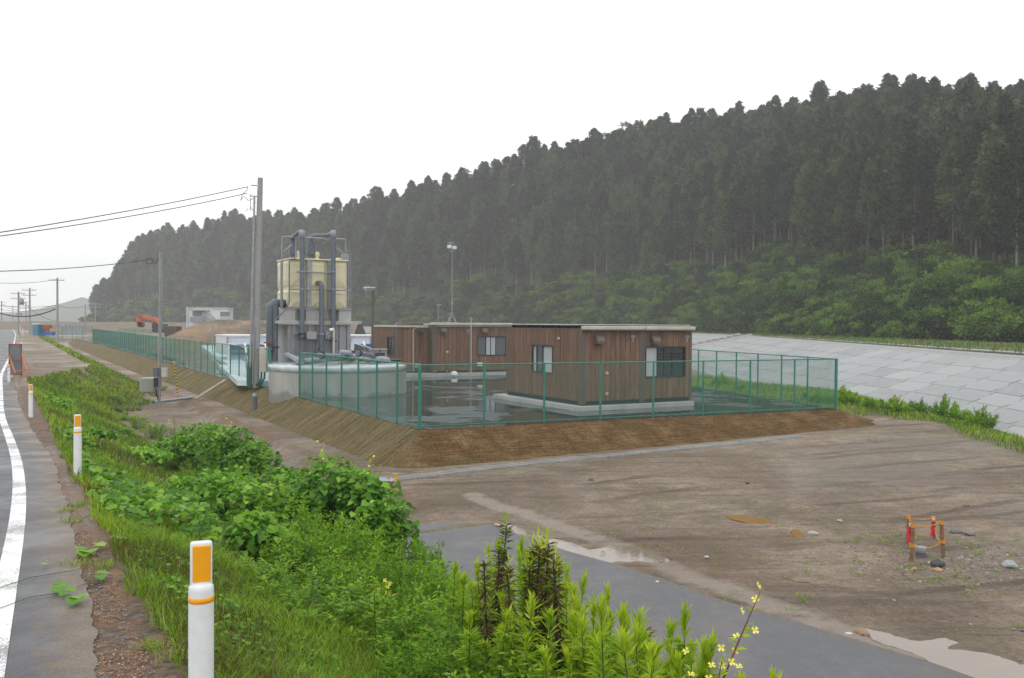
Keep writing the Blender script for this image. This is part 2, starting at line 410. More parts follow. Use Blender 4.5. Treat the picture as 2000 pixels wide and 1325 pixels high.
hgt = N.math('ADD', N.math('MULTIPLY', n3, .5), N.math('ADD', N.math('MULTIPLY', n5, 1.2), N.math('ADD', N.math('MULTIPLY', n2, 1.2), N.math('ADD', N.math('MULTIPLY', n4, .18), N.math('MULTIPLY', peb, .35)))))
hgt = N.math('ADD', hgt, N.math('MULTIPLY', n6, 1.3)); hgt = N.math('SUBTRACT', hgt, N.math('MULTIPLY', tks, .9)); N.bump(hgt, 1.0, .07)
M_ground = N.m
tag(link_mesh('ground', me, M_ground), kind='structure')

# puddles
def water(name, col, rough=.03):
    N = NM(name); co = N.coord(); n = N.noise(co, 9, 3)
    N.set(N.mix(N.noise(co, 1.5, 3), tuple(c*.85 for c in col), tuple(min(1, c*1.15) for c in col)), rough, 0, .5); N.bump(n, .04, .01); return N.m
M_pud = water('muddy_water_pale', (.21, .16, .122), .025); M_pudb = water('muddy_water_brown', (.30, .17, .05), .05)
def irr(ins, k=9, amp=.06):
    out = []; n = len(ins)
    for i in range(n):
        a = ins[i-1]; b = ins[i]; c = ins[(i+1) % n]; d = ins[(i+2) % n]
        for j in range(k):
            t = j/k
            q = [.5*((2*b[m]) + (-a[m]+c[m])*t + (2*a[m]-5*b[m]+4*c[m]-d[m])*t*t + (-a[m]+3*b[m]-3*c[m]+d[m])*t**3) for m in (0, 1)]
            out.append((q[0]+amp*vn(q[0]*5, q[1]*5)+amp*.9*vn(q[0]*13, q[1]*13), q[1]+amp*vn(q[0]*5+9, q[1]*5)+amp*.9*vn(q[0]*13, q[1]*13+5)))
    return out
for k, (ins, zc) in PUDW.items():
    pl = irr(ins); me = bpy.data.meshes.new('puddle'); me.from_pydata([(p[0], p[1], zc+.002) for p in pl], [], [list(range(len(pl)))])
    me.update(); o = link_mesh('puddle', me, M_pudb if k in 'bc' else M_pud); tag(o, kind='structure')

# ------------------------------------------------------------------ road
# slight bend of the road edge
def ribbon(us, v0, v1, z, nv=8):
    us = np.asarray(us); vv = np.linspace(0, 1, nv+1); V0 = np.broadcast_to(v0, us.shape); V1 = np.broadcast_to(v1, us.shape)
    A = V0[:, None] + (V1-V0)[:, None]*vv[None] + vline(us)[:, None]; U = np.repeat(us[:, None], nv+1, 1)
    Zz = zroad(U) + z; X = CT*A - ST*U; Y = ST*A + CT*U
    i = np.arange(X.size).reshape(X.shape); F = np.stack([i[:-1, :-1], i[:-1, 1:], i[1:, 1:], i[1:, :-1]], -1).reshape(-1, 4)
    return np.stack([X, Y, Zz], -1).reshape(-1, 3), F
us = np.concatenate([np.arange(-30, 40, .10), np.arange(40, 330, 3)])
edge = .48 + .06*vn(us*.5, 3) + .03*vn(us*6, 8) + .03*vn(us*13, 2) + .12*sstep(4.5, 2, us)
V, F = ribbon(us, -6.9, edge, .012, 60); EDGE = np.tile(np.linspace(0, 1, 61), len(us)); EDGE = np.clip(1-(1-EDGE)*7.4/.55, 0, 1)
def asphalt(name, base, wetcol, scale=1.0, sandy=0.0):
    N = NM(name); co = N.coord(); a = N.noise(co, 1.2*scale, 5, .65); b = N.noise(co, 70, 2, .8); vo = N.n('TexVoronoi'); vo.inputs['Scale'].default_value = 95; N.l(co, vo.inputs['Vector'])
    str_ = N.noise(N.coord((1, .25, 1), 'Object', (0, 0, -TH)), 2.5, 5, .7)
    c = N.mix(N.mapr(a, .3, .7), tuple(x*.72 for x in base), tuple(x*1.2 for x in base))
    c = N.mix(N.mapr(str_, .48, .65, 0, .45), c, tuple(x*1.45 for x in base))
    k7 = N.noise(co, 24, 5, .9); c = N.mix(N.mapr(k7, .48, .36, 0, .5), c, tuple(x*.4 for x in base)); c = N.mix(N.mapr(k7, .60, .70, 0, .6), c, tuple(x*2.4 for x in base))
    c = N.mix(N.mapr(vo.outputs['Distance'], .1, .5, .5, 0), c, tuple(x*2.2 for x in base))
    c = N.mix(N.mapr(b, .6, .75, 0, .7), c, tuple(x*.35 for x in base))
    if sandy: c = N.mix(N.mapr(N.noise(co, .5, 6, .75), .47, .62, 0, sandy), c, (.24, .175, .125))
    e_ = N.math('ADD', N.attr('edge'), N.mapr(N.noise(co, 7, 5, .8), .3, .7, -.3, .3)); c = N.mix(N.mapr(e_, .42, .8), c, N.mix(N.mapr(b, .4, .6), (.075, .055, .038), (.16, .115, .072)))
    N.set(c, N.mapr(a, .35, .62, .30, .6), 0, .45); N.bump(N.math('ADD', N.math('MULTIPLY', vo.outputs['Distance'], .6), b), .45, .004); return N.m
M_road = asphalt('wet_road_asphalt', (.060, .061, .066), None, 1, 0); M_acc = asphalt('wet_lane_asphalt', (.088, .090, .097), None, 1, .22)
tag(link_mesh('road', npmesh('road', V, F, smooth=True, attrs={'edge': EDGE}), M_road), kind='structure')
# edge line, worn
N = NM('road_line_paint'); co = N.coord(); nz = N.noise(co, 80, 4, .85); nb = N.noise(co, 1.3, 4, .6)
wear = N.mapr(N.math('ADD', nz, N.mapr(nb, .38, .62, -.10, .10)), .54, .585)
N.set(N.mix(wear, (.78, .78, .76), (.09, .09, .09)), .35); N.bump(nz, .3, .003); M_line = N.m
us2 = np.concatenate([np.arange(-20, 40, .25), np.arange(40, 330, 3)])
V, F = ribbon(us2, -.04, .095, .017, 3); tag(link_mesh('road_edge_line', npmesh('road_edge_line', V, F), M_line), kind='structure')
V, F = ribbon(us2, -6.35, -6.2, .017, 2); tag(link_mesh('road_edge_line', npmesh('road_edge_line', V, F), M_line), kind='structure')

# access lane at the foot of the bank
lane_px = [(905,1016),(935,1019),(975,1030),(1060,1062),(1130,1086),(1200,1105),(1300,1139),(1400,1174),(1500,1205),(1600,1234),(1700,1262),(1800,1292),(1905,1330),(2050,1385)]
lp = [ground_at(*p) for p in lane_px]
right = [(p.x, p.y) for p in lp]
uR = [UV(*p)[0] for p in right]; vR = [UV(*p)[1] for p in right]
ul = np.arange(min(uR)-3, max(uR)+.01, .2); o_ = np.argsort(uR); vr = np.interp(ul, np.array(uR)[o_], np.array(vR)[o_]) + .04*vn(ul*3, 1)
rows = 40; A = 4.2 + (vr-4.2)[:, None]*np.linspace(0, 1, rows+1)[None]; U = np.repeat(ul[:, None], rows+1, 1)
far = sstep(max(uR)-.8, max(uR), U); A = A*(1-.0*far)
X = CT*A-ST*U; Y = ST*A+CT*U; Zz = zlow(X, Y) + .022 
i = np.arange(X.size).reshape(X.shape); F = np.stack([i[:-1, :-1], i[:-1, 1:], i[1:, 1:], i[1:, :-1]], -1).reshape(-1, 4)
tag(link_mesh('access_lane', npmesh('access_lane', np.stack([X, Y, Zz], -1).reshape(-1, 3), F, smooth=True, attrs={'edge': np.tile(np.clip((np.linspace(0, 1, rows+1)-.90)/.10, 0, 1)*.62, len(ul))}), M_acc), kind='structure')
wl = []
for (du, dv, r1, r2) in [(-.3, 6.6, 1.3, .8), (-1.5, 7.6, .8, .5)]:
    pass

# ------------------------------------------------------------------ raised yard (asphalt pad) and its straw-matted embankment
N = NM('wet_yard_asphalt'); co = N.coord(); a = N.noise(co, .28, 4, .55, .6); b = N.noise(co, 60, 3, .8); c_ = N.noise(N.coord((.5, 1.3, 1), 'Object', (0, 0, RAD(-10))), 1.6, 6, .65, .8)
pudm = N.mapr(N.math('ADD', a, N.mapr(c_, .3, .7, -.12, .12)), .40, .47)
N.set(N.mix(pudm, N.mix(N.mapr(c_, .3, .7), (.045, .05, .052), (.078, .084, .086)), (.028, .031, .033)), N.mapr(pudm, 0, 1, .45, .035), 0, N.mapr(pudm, 0, 1, .10, .32))
N.bump(b, .12, .003); N.l(N.mapr(pudm, 0, 1, .2, 0), N.t.nodes['Bump'].inputs['Strength']); M_yard = N.m
mb = MB(); mb.prism(PAD, -.12, 0.0); tag(mb.build('yard_pavement', M_yard), kind='structure')

# berm: swept grid along the pad edge, rounded at corners
def berm_path():
    pts = []
    pl = [L(10.1, 165), L(10.1, 60), CORN, CORNR, Vector((PAD[2][0], PAD[2][1], 0)), Vector((PAD[3][0], PAD[3][1], 0))]
    for i in range(len(pl)-1):
        a, b = pl[i], pl[i+1]; d = (b-a); d.z = 0; Ln = d.length; d.normalize(); nrm = Vector((-d.y, d.x, 0))*-1
        stp = .16 if (i in (1, 2)) else (.3 if i == 3 else 1.2); k = max(2, int(Ln/stp))
        for j in range(k+1): pts.append((a + d*(Ln*j/k), nrm.copy(), i))
        if i < len(pl)-2:
            d2 = pl[i+2]-pl[i+1]; d2.z = 0; d2.normalize(); n2 = Vector((d2.y, -d2.x, 0))
            a0 = math.atan2(nrm.y, nrm.x); a1 = math.atan2(n2.y, n2.x)
            while a1 - a0 > math.pi: a1 -= 2*math.pi
            while a1 - a0 < -math.pi: a1 += 2*math.pi
            for j in range(1, 16): 
                t = a0 + (a1-a0)*j/16; pts.append((b.copy(), Vector((math.cos(t), math.sin(t), 0)), i + j/16))
    return pts
bp = berm_path(); R = 26; V = []; tone = []; s_acc = 0; prev = None; along = []
for (p, n, i) in bp:
    if prev is not None: s_acc += (p-prev[0]).length + (n-prev[1]).length*.8
    prev = (p, n)
    e = p + n*1.5; w = 1.45 + .05*math.sin(s_acc*.4); zl = float(zlow(e.x, e.y)) if i < 3 else -.35
    if i < 3:
        w = 1.62 if i <= 1 else 1.85
    for k in range(R+1):
        t = k/R; q = p + n*(w*t + .02); z = -.005 + (zl-.06)*t**1.0
        bumpz = 0.03*float(fbm(s_acc*.8, t*3, 3)) + (.022*math.sin(s_acc*2*math.pi/.62 + 2.2*t + 2.5*float(vn(s_acc*.3, 2))) if i <= 1.01 else .006*math.sin(t*40))
        fall = min(1, t*6)*min(1, (1-t)*8+.3)
        z += bumpz*fall + .10*math.sin(math.pi*min(1, t))*-.5*.4
        if k == 0: z = -.004
        V.append((q.x, q.y, z)); tone.append(min(1, max(0, i-1))); along.append(s_acc)
n_ = len(bp); i = np.arange(n_*(R+1)).reshape(n_, R+1); F = np.stack([i[:-1, :-1], i[1:, :-1], i[1:, 1:], i[:-1, 1:]], -1).reshape(-1, 4)
tt = np.tile(np.linspace(0, 1, R+1), n_)
me = npmesh('embankment', np.array(V), F, smooth=True, attrs={'tone': np.array(tone), 'along': np.array(along), 'down': tt})
N = NM('straw_mat_slope'); co = N.coord(); al = N.attr('along'); dn = N.attr('down'); cx = N.n('CombineXYZ'); N.l(al, cx.inputs[0]); N.l(dn, cx.inputs[1])
mp = N.n('Mapping'); mp.inputs['Scale'].default_value = (9, 1.4, 1); mp.inputs['Rotation'].default_value = (0, 0, RAD(6)); N.l(cx.outputs[0], mp.inputs[0])
st1 = N.noise(mp.outputs[0], 1.0, 5, .7, .5)
mp2 = N.n('Mapping'); mp2.inputs['Scale'].default_value = (1.2, 40, 1); N.l(cx.outputs[0], mp2.inputs[0]); st2 = N.noise(mp2.outputs[0], 1.0, 4, .7, .3)
fine = N.noise(N.coord((1, 1, 1.6)), 15, 5, .85); patch = N.noise(co, 1.3, 5, .65)
left = N.ramp(st1, [(.34, (.075, .055, .024)), (.5, (.175, .132, .066)), (.66, (.30, .24, .135))])
left = N.mix(N.mapr(patch, .48, .6, 0, .6), left, (.115, .115, .035))
frt = N.ramp(N.math('ADD', N.math('MULTIPLY', st2, .55), N.math('MULTIPLY', patch, .45)), [(.36, (.060, .028, .008)), (.5, (.150, .085, .034)), (.62, (.27, .175, .085))])
frt = N.mix(N.mapr(N.noise(co, .7, 4, .6), .53, .66, 0, .55), frt, (.085, .075, .025))
cc = N.mix(N.attr('tone'), left, frt)
cc = N.mix(N.mapr(fine, .54, .68, 0, .6), cc, (.32, .24, .13)); cc = N.mix(N.mapr(fine, .48, .36, 0, .85), cc, (.032, .022, .011))
seam = N.math('FRACT', N.math('MULTIPLY', al, .97)); cc = N.mix(N.mapr(seam, .0, .05, .5, 0), cc, (.03, .022, .012))
N.set(cc, .85, 0, .1); N.bump(N.math('ADD', N.math('MULTIPLY', st1, 1.0), N.math('ADD', N.math('MULTIPLY', st2, .5), fine)), 1.0, .05)
tag(link_mesh('embankment', me, N.m), kind='structure')

# ------------------------------------------------------------------ concrete revetment (dike)
SLOPEW, ZT, ZB = 5.3, 1.7, -.95
def dikept(s, t, off=0.0):
    """s metres along crest, t 0 crest..1 foot"""
    acc = 0
    for i in range(len(DK)-1):
        a, b = DK[i], DK[i+1]; l = np.hypot(*(b-a))
        if s <= acc+l or i == len(DK)-2:
            f = (s-acc)/l; p = a+(b-a)*f; d = (b-a)/l; break
        acc += l
    n = np.array([-d[1], d[0]])
    # smooth normal a little by blending is unnecessary for the gentle bends
    W_ = SLOPEW if t < 0 else float(np.interp(s, [50, 70, 112, 200], [5.3, 10.0, 13, 9])); q = p + n*W_*t
    nn = Vector((n[0]*(ZT-ZB), n[1]*(ZT-ZB), SLOPEW)).normalized()
    return Vector((q[0], q[1], ZT + (ZB-ZT)*t)) + nn*off
N = NM('revetment_concrete'); co = N.coord(); oi = N.n('ObjectInfo'); a = N.noise(N.coord((1, 1, .25)), 1.6, 6, .7); b = N.noise(co, 25, 4, .75)
base = N.ramp(oi.outputs['Random'], [(0, (.215, .226, .232)), (.5, (.272, .282, .287)), (1, (.335, .343, .345))])
N.set(N.mix(N.mapr(b, .35, .75, 0, .4), N.mix(N.mapr(a, .35, .7), base, N.mix(.5, base, (.34, .34, .34))), (.28, .29, .28)), .6); N.bump(b, .25, .01); M_slab = N.m
M_joint = paint('revetment_backing', (.32, .32, .31), .8, .1, 2.0, 0, .25)
M_cap = paint('revetment_cap_concrete', (.40, .405, .395), .7, .1, 1.2, 0, .2)
dl = thing('concrete_revetment', 'long pale concrete block revetment sloping up to the foot of the wooded hill', 'revetment', (DK[1][0], DK[1][1], 0))
ss = np.concatenate([np.arange(0, 190, 2.0), np.arange(190, 420, 8)]); V = []; 
for s in ss:
    for t in (0, .25, .5, .75, 1.06): V.append(dikept(s, t, .012))
n_ = len(ss); i = np.arange(n_*5).reshape(n_, 5); F = np.stack([i[:-1, :-1], i[1:, :-1], i[1:, 1:], i[:-1, 1:]], -1).reshape(-1, 4)
link_mesh('backing', npmesh('backing', np.array(V), F), M_joint, dl)
# crest cap
V = []; 
for s in ss:
    for (t, o) in ((-.30, -.05), (-.30, .07), (.045, .07), (.045, -.05)):
        p = dikept(s, t, 0); V.append((p.x, p.y, (ZT if t < 0 else p.z) + o))
i = np.arange(n_*4).reshape(n_, 4); F = np.stack([i[:-1, :-1], i[1:, :-1], i[1:, 1:], i[:-1, 1:]], -1).reshape(-1, 4)
link_mesh('crest_cap', npmesh('crest_cap', np.array(V), F), M_cap, dl)
# staggered hexagonal slabs
ROWS = 6; BW = 2.75; hex_near = []; rest = MB()
stairs = (119.0, 126.0)
def hexslab(s0, r, jit):
    hs_ = BW/2; g = .010; rh = 1.0/ROWS*.91
    t0 = .09 + r*rh; t1 = t0 + rh
    tm = (t0+t1)/2; gt = g/5.5
    P = [(s0-hs_*.80+g, t0+gt), (s0+hs_*.80-g, t0+gt), (s0+hs_*1.0-g, tm), (s0+hs_*.80-g, t1-gt), (s0-hs_*.80+g, t1-gt), (s0-hs_*1.0+g, tm)]
    sk = .18
    P = [(s + (t-tm)*5.5*sk, t) for s, t in P]
    top = [dikept(s, t, .030+jit) for s, t in P]; bot = [dikept(s, t, -.02) for s, t in P]
    return top + bot, [tuple(range(6))[::-1]] + [(i, (i+1) % 6, 6+(i+1) % 6, 6+i) for i in range(6)]
cnt = 0
for r in range(ROWS):
    k = 0; s = 30 + (r % 2)*BW*.86
    while s < 270:
        if not (stairs[0]-1.1 < s < stairs[1]+1.1):
            vs, fs = hexslab(s, r, random.uniform(-.004, .006)); p = vs[0]
            px = 1000 + 1750*p.x/p.y if p.y > 1 else 9999
            vis = p.y > 8 and px < 2150
            if vis and s < 118 and cnt < 295:
                MB().add(vs, fs).build('slab', M_slab, dl); cnt += 1
            elif vis or s < 40: rest.add(vs, fs)
        s += BW*1.72/1.0 if False else BW*.93*1.0
        k += 1
tag(rest.build('far_slabs', M_slab, dl), kind='stuff')
# stairs with two pale cheeks
stt = thing('concrete_stairway', 'concrete stairway with pale cheek walls climbing the revetment', 'stairs', tuple(dikept(stairs[0], .5)))
for s in stairs:
    V = []; w = .35
    for t in np.linspace(-.01, 1.02, 12):
        a = dikept(s-w/2, t, -.05); b = dikept(s-w/2, t, .28); c = dikept(s+w/2, t, .28); d = dikept(s+w/2, t, -.05); V += [a, b, c, d]
    i = np.arange(48).reshape(12, 4); F = np.stack([i[:-1, :-1], i[1:, :-1], i[1:, 1:], i[:-1, 1:]], -1).reshape(-1, 4)
    link_mesh('cheek_wall', npmesh('cheek_wall', np.array(V), F), M_cap, stt)
M_step = paint('stair_concrete', (.25, .25, .24), .75, .1, 2, 0, .3)
nst = 14
for k in range(nst):
    t0 = k/nst; t1 = (k+1)/nst; a0 = dikept(stairs[0]+.2, t0, 0); b0 = dikept(stairs[1]-.2, t0, 0); a1 = dikept(stairs[0]+.2, t1, 0); b1 = dikept(stairs[1]-.2, t1, 0)
    z = a0.z + .06; zb = a1.z - .15
    MB().add([(a0.x, a0.y, z), (b0.x, b0.y, z), (b1.x, b1.y, z), (a1.x, a1.y, z), (a0.x, a0.y, zb), (b0.x, b0.y, zb), (b1.x, b1.y, zb), (a1.x, a1.y, zb)],
             [(0,1,2,3),(4,7,6,5),(0,4,5,1),(1,5,6,2),(2,6,7,3),(3,7,4,0)]).build('step', M_step, stt)
# grassy crest behind the cap
V = []; SG = np.concatenate([np.arange(0, 190, 3.0), np.arange(190, 420, 10)])
for s in SG:
    for j, off in enumerate((.25, 1.5, 4, 9, 16, 40)):
        p = dikept(s, -off/SLOPEW, 0); V.append((p.x, p.y, ZT + .03 + (0, .02, .05, .1, .0, -.5)[j]))
n_ = len(SG); i = np.arange(n_*6).reshape(n_, 6); F = np.stack([i[:-1, :-1], i[:-1, 1:], i[1:, 1:], i[1:, :-1]], -1).reshape(-1, 4)
N = NM('crest_turf'); co = N.coord(); a = N.noise(co, .5, 5, .7); b = N.noise(co, 8, 4, .7)
N.set(N.mix(N.mapr(a, .5, .62), N.ramp(b, [(.3, (.025, .042, .012)), (.7, (.06, .085, .025))]), (.16, .12, .08)), .85); M_turf = N.m
tag(link_mesh('crest_ground', npmesh('crest_ground', np.array(V), F), M_turf), kind='structure')

# ------------------------------------------------------------------ wooded hill
FT = [(90, 30), (60, 52), (42, 74), (36, 110), (31, 152), (14, 198), (-20, 246), (-62, 292), (-108, 338), (-140, 350), (-160, 360), (-176, 368)]
RG = [(170, 80), (135, 105), (100, 150), (78, 172), (58, 196), (30, 222), (2, 244), (-42, 290), (-94, 346), (-132, 368), (-158, 378), (-172, 386)]
RZ = [27, 27, 30, 37, 39.5, 42, 38.5, 33, 33, 32, 27, 6]
nS = len(FT)
def cr_(P, s):
    P = np.asarray(P, float); s = np.clip(s, 0, len(P)-1-1e-6); i = np.floor(s).astype(int); t = s-i
    g = lambda k: P[np.clip(k, 0, len(P)-1)]
    t = t[..., None] if P.ndim > 1 else t
    a, b, c, d = g(i-1), g(i), g(i+1), g(i+2)
    return .5*(2*b + (-a+c)*t + (2*a-5*b+4*c-d)*t*t + (-a+3*b-3*c+d)*t**3)
def hill(s, t):
    s = np.asarray(s, float); t = np.asarray(t, float); f = cr_(FT, s); r = cr_(RG, s); rz = cr_(RZ, s)
    x = f[..., 0] + (r[..., 0]-f[..., 0])*t; y = f[..., 1] + (r[..., 1]-f[..., 1])*t
    g = np.where(t < 1, np.clip(t, 0, 1)**.92, 1-(t-1)*1.6)
    z = ZT + .0 + rz*g + 2.2*fbm(x*.035, y*.035, 3)*sstep(0, .2, t)
    return x, y, np.where(t <= 0, ZT - .1 + t*1, z)
s_ = np.linspace(0, nS-1, 220); t_ = np.concatenate([[-.05], np.linspace(0, 1.5, 50)]); SS_, TT_ = np.meshgrid(s_, t_, indexing='ij')
hx, hy, hz = hill(SS_, TT_); i = np.arange(hx.size).reshape(hx.shape); F = np.stack([i[:-1, :-1], i[:-1, 1:], i[1:, 1:], i[1:, :-1]], -1).reshape(-1, 4)
N = NM('forest_floor'); co = N.coord(); N.set(N.ramp(N.noise(co, .4, 6, .7), [(.3, (.012, .020, .007)), (.7, (.035, .06, .018))]), .95); M_floor = N.m
tag(link_mesh('hillside', npmesh('hillside', np.stack([hx, hy, hz], -1).reshape(-1, 3), F, smooth=True), M_floor), kind='structure')
# pale hills far away
def farhill(name, P, depth, col):
    V = []; m = 60
    xs = np.linspace(0, 1, m); 
    px_ = np.interp(xs, np.linspace(0, 1, len(P)), [p[0] for p in P]); tp = np.interp(xs, np.linspace(0, 1, len(P)), [p[1] for p in P])
    for k in range(m):
        for j, (dd, hf) in enumerate(((-160, 0), (-80, .55), (0, 1), (90, .4), (180, 0))):
            zt = 3 + (625-tp[k])/1750*depth + 4*float(fbm(k*.35, j*.5, 3)); V.append((px_[k]/1750*depth - depth*1000/1750, depth+dd, -2 + max(0, zt+2)*hf))
    i = np.arange(m*5).reshape(m, 5); F = np.stack([i[:-1, :-1], i[:-1, 1:], i[1:, 1:], i[1:, :-1]], -1).reshape(-1, 4)
    tag(link_mesh(name, npmesh(name, np.array(V), F, smooth=True), M_floor), kind='structure')
farhill('hills', [(-260, 618), (-60, 612), (60, 608), (110, 596), (150, 583), (200, 580), (280, 576), (420, 570), (600, 590)], 1050, None)
# low far embankment behind the yards
def lowbank(px0, px1, d0, d1, ztop, name):
    V = []; 
    for k in range(41):
        f = k/40; X0 = (px0+(px1-px0)*f-1000)/1750; D = d0+(d1-d0)*f
        for (dd, h) in ((-7, -.3), (-1.5, ztop-.2), (0, ztop), (5, ztop), (12, -.3)):
            V.append((X0*D, D+dd, h + (.25*float(fbm(k*.4, dd, 3)) if h > 0 else 0)))
    i = np.arange(41*5).reshape(41, 5); F = np.stack([i[:-1, :-1], i[:-1, 1:], i[1:, 1:], i[1:, :-1]], -1).reshape(-1, 4)
    N = NM(name+'_soil'); co = N.coord(); N.set(N.ramp(N.noise(co, .25, 6, .7), [(.3, (.11, .085, .06)), (.5, (.17, .13, .095)), (.7, (.12, .13, .06))]), .9)
    tag(link_mesh(name, npmesh(name, np.array(V), F, smooth=True), N.m), kind='structure')
lowbank(-120, 700, 240, 215, 2.6, 'far_embankment')

# ------------------------------------------------------------------ haze
mb = MB(); mb.box((-1500, -160, -4), (900, 1500, 72)); hz_ = mb.build('haze', None)
N = bpy.data.materials.new('haze'); N.use_nodes = True; t = N.node_tree; t.nodes.clear(); o = t.nodes.new('ShaderNodeOutputMaterial'); pv = t.nodes.new('ShaderNodeVolumePrincipled')
pv.inputs['Color'].default_value = (.985, .99, 1, 1); pv.inputs['Density'].default_value = .00075; pv.inputs['Anisotropy'].default_value = 0.0
t.links.new(pv.outputs[0], o.inputs['Volume']); hz_.data.materials.append(N); tag(hz_, kind='stuff')
# ------------------------------------------------------------------ foliage mesh makers
def frames(D, up=None):
    D = D/np.maximum(np.linalg.norm(D, axis=1, keepdims=True), 1e-9)
    a = np.where(np.abs(D[:, 2:3]) < .95, np.array([[0, 0, 1.]]), np.array([[1., 0, 0]])) if up is None else up
    Sd = np.cross(D, a); Sd /= np.maximum(np.linalg.norm(Sd, axis=1, keepdims=True), 1e-9); Nn = np.cross(Sd, D)
    return D, Sd, Nn
def rhomb(P, D, ln, wd, col, roll=None, fold=.25):
    """one folded 4-corner leaf per point"""
    n = len(P); D, Sd, Nn = frames(D)
    if roll is not None:
        c, s = np.cos(roll)[:, None], np.sin(roll)[:, None]; Sd, Nn = Sd*c+Nn*s, Nn*c-Sd*s
    ln = np.broadcast_to(ln, n)[:, None]; wd = np.broadcast_to(wd, n)[:, None]
    V = np.stack([P, P+D*ln*.45+Sd*wd*.5+Nn*wd*fold, P+D*ln, P+D*ln*.45-Sd*wd*.5+Nn*wd*fold], 1).reshape(-1, 3)
    F = (np.arange(n)[:, None]*4 + np.array([[0, 1, 2, 3]])); return V, F, np.repeat(col, 4, 0)
def broad(P, D, ln, wd, col, roll=None, droop=.25):
    """broad leaf: two folded halves, tip bent down"""
    n = len(P); D, Sd, Nn = frames(D)
    if roll is not None:
        c, s = np.cos(roll)[:, None], np.sin(roll)[:, None]; Sd, Nn = Sd*c+Nn*s, Nn*c-Sd*s
    ln = np.broadcast_to(ln, n)[:, None]; wd = np.broadcast_to(wd, n)[:, None]
    b = P; m = P+D*ln*.5+Nn*ln*.04; t = P+D*ln-Nn*ln*droop
    l1 = P+D*ln*.16+Sd*wd*.42+Nn*wd*.14; l2 = P+D*ln*.62+Sd*wd*.44+Nn*wd*.10-Nn*ln*droop*.3
    r1 = P+D*ln*.16-Sd*wd*.42+Nn*wd*.14; r2 = P+D*ln*.62-Sd*wd*.44+Nn*wd*.10-Nn*ln*droop*.3
    V = np.stack([b, l1, l2, t, r2, r1, m], 1).reshape(-1, 3); o = np.arange(n)[:, None]*7
    F = np.concatenate([o+np.array([[0, 1, 2, 6]]), o+np.array([[6, 2, 3, 4]])[:, [0, 1, 2, 3]], o+np.array([[0, 6, 4, 5]])])
    return V, F, np.repeat(col, 7, 0)
def blades(P, D, ln, wd, col, bend=.4):
    n = len(P); D, Sd, Nn = frames(D); ln = np.broadcast_to(ln, n)[:, None]; wd = np.broadcast_to(wd, n)[:, None]
    az = rng.random(n)*6.283; H = np.stack([np.cos(az), np.sin(az), 0*az], 1); Sd = np.stack([-np.sin(az), np.cos(az), 0*az], 1)
    m = P+D*ln*.55+H*ln*bend*.22; t = P+D*ln*.92+H*ln*bend*.8-np.array([[0, 0, 1]])*ln*bend*.25
    V = np.stack([P-Sd*wd*.5, P+Sd*wd*.5, m+Sd*wd*.4, m-Sd*wd*.4, t], 1).reshape(-1, 3); o = np.arange(n)[:, None]*5
    return V, [o+np.array([[0, 1, 2, 3]]), o+np.array([[3, 2, 4]])], np.repeat(col, 5, 0)
def rdir(n): 
    d = rng.normal(size=(n, 3)); return d/np.linalg.norm(d, axis=1, keepdims=True)
def lcol(n, m=.5, s=.2, brown=0.0, shade=None):
    c = np.zeros((n, 3)); c[:, 0] = np.clip(rng.normal(m, s, n), 0, 1) if np.isscalar(m) else np.clip(m + rng.normal(0, s, n), 0, 1)
    c[:, 1] = (rng.random(n) < brown)*.8; return c

M_cedar = leafmat('cedar_foliage', (.005, .014, .006), (.024, .050, .018), (.095, .150, .042), .15, .6, .8)
M_bush = leafmat('undergrowth_foliage', (.008, .028, .007), (.034, .088, .017), (.165, .28, .038), .28, .5, .85)
N = NM('cedar_bark'); co = N.coord((1, 1, .15)); N.set(N.ramp(N.noise(co, 9, 4, .7), [(.3, (.06, .045, .035)), (.7, (.19, .165, .14))]), .9); M_bark = N.m
N = NM('pale_bark'); co = N.coord((1, 1, .3)); N.set(N.ramp(N.noise(co, 6, 4, .7), [(.3, (.16, .14, .12)), (.7, (.34, .32, .28))]), .85); M_bark2 = N.m

M_broadl = leafmat('broadleaf_foliage', (.007, .020, .007), (.028, .062, .018), (.10, .165, .04), .18, .55, .8)
def cedar(H, Rr, base, n=2300, seed=0, taper=.75, sparse=0.0):
    rg = np.random.default_rng(seed)
    nb = 120; t = np.sort(rg.random(nb)**.85); z = base*H + (H*(1-base))*t; rad = Rr*np.clip((1-t)**taper, .05, 1)*(.65+.5*rg.random(nb))
    rad *= .55+.45*np.clip(t*6, 0, 1); az = rg.random(nb)*6.283
    tip = np.stack([np.cos(az)*rad, np.sin(az)*rad, z - rad*.10 + .25*rg.random(nb)], 1); root = np.stack([0*z, 0*z, z+rad*.15], 1)
    k = rg.integers(0, nb, n); f = rg.random(n)**.55; P = root[k] + (tip[k]-root[k])*f[:, None] + rg.normal(size=(n, 3))*np.array([.22, .22, .26])*(.6+rad[k][:, None]*.25)
    D = (tip-root)[k]; D = D/np.linalg.norm(D, axis=1, keepdims=True) + rg.normal(size=(n, 3))*.55 + np.array([0, 0, .25])
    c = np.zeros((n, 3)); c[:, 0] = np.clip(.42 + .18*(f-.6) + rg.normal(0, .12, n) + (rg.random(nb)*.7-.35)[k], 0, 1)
    V, F, cc = rhomb(P, D, .30+.30*rg.random(n), .20+.16*rg.random(n), c, rg.random(n)*6.28)
    return V, F, cc
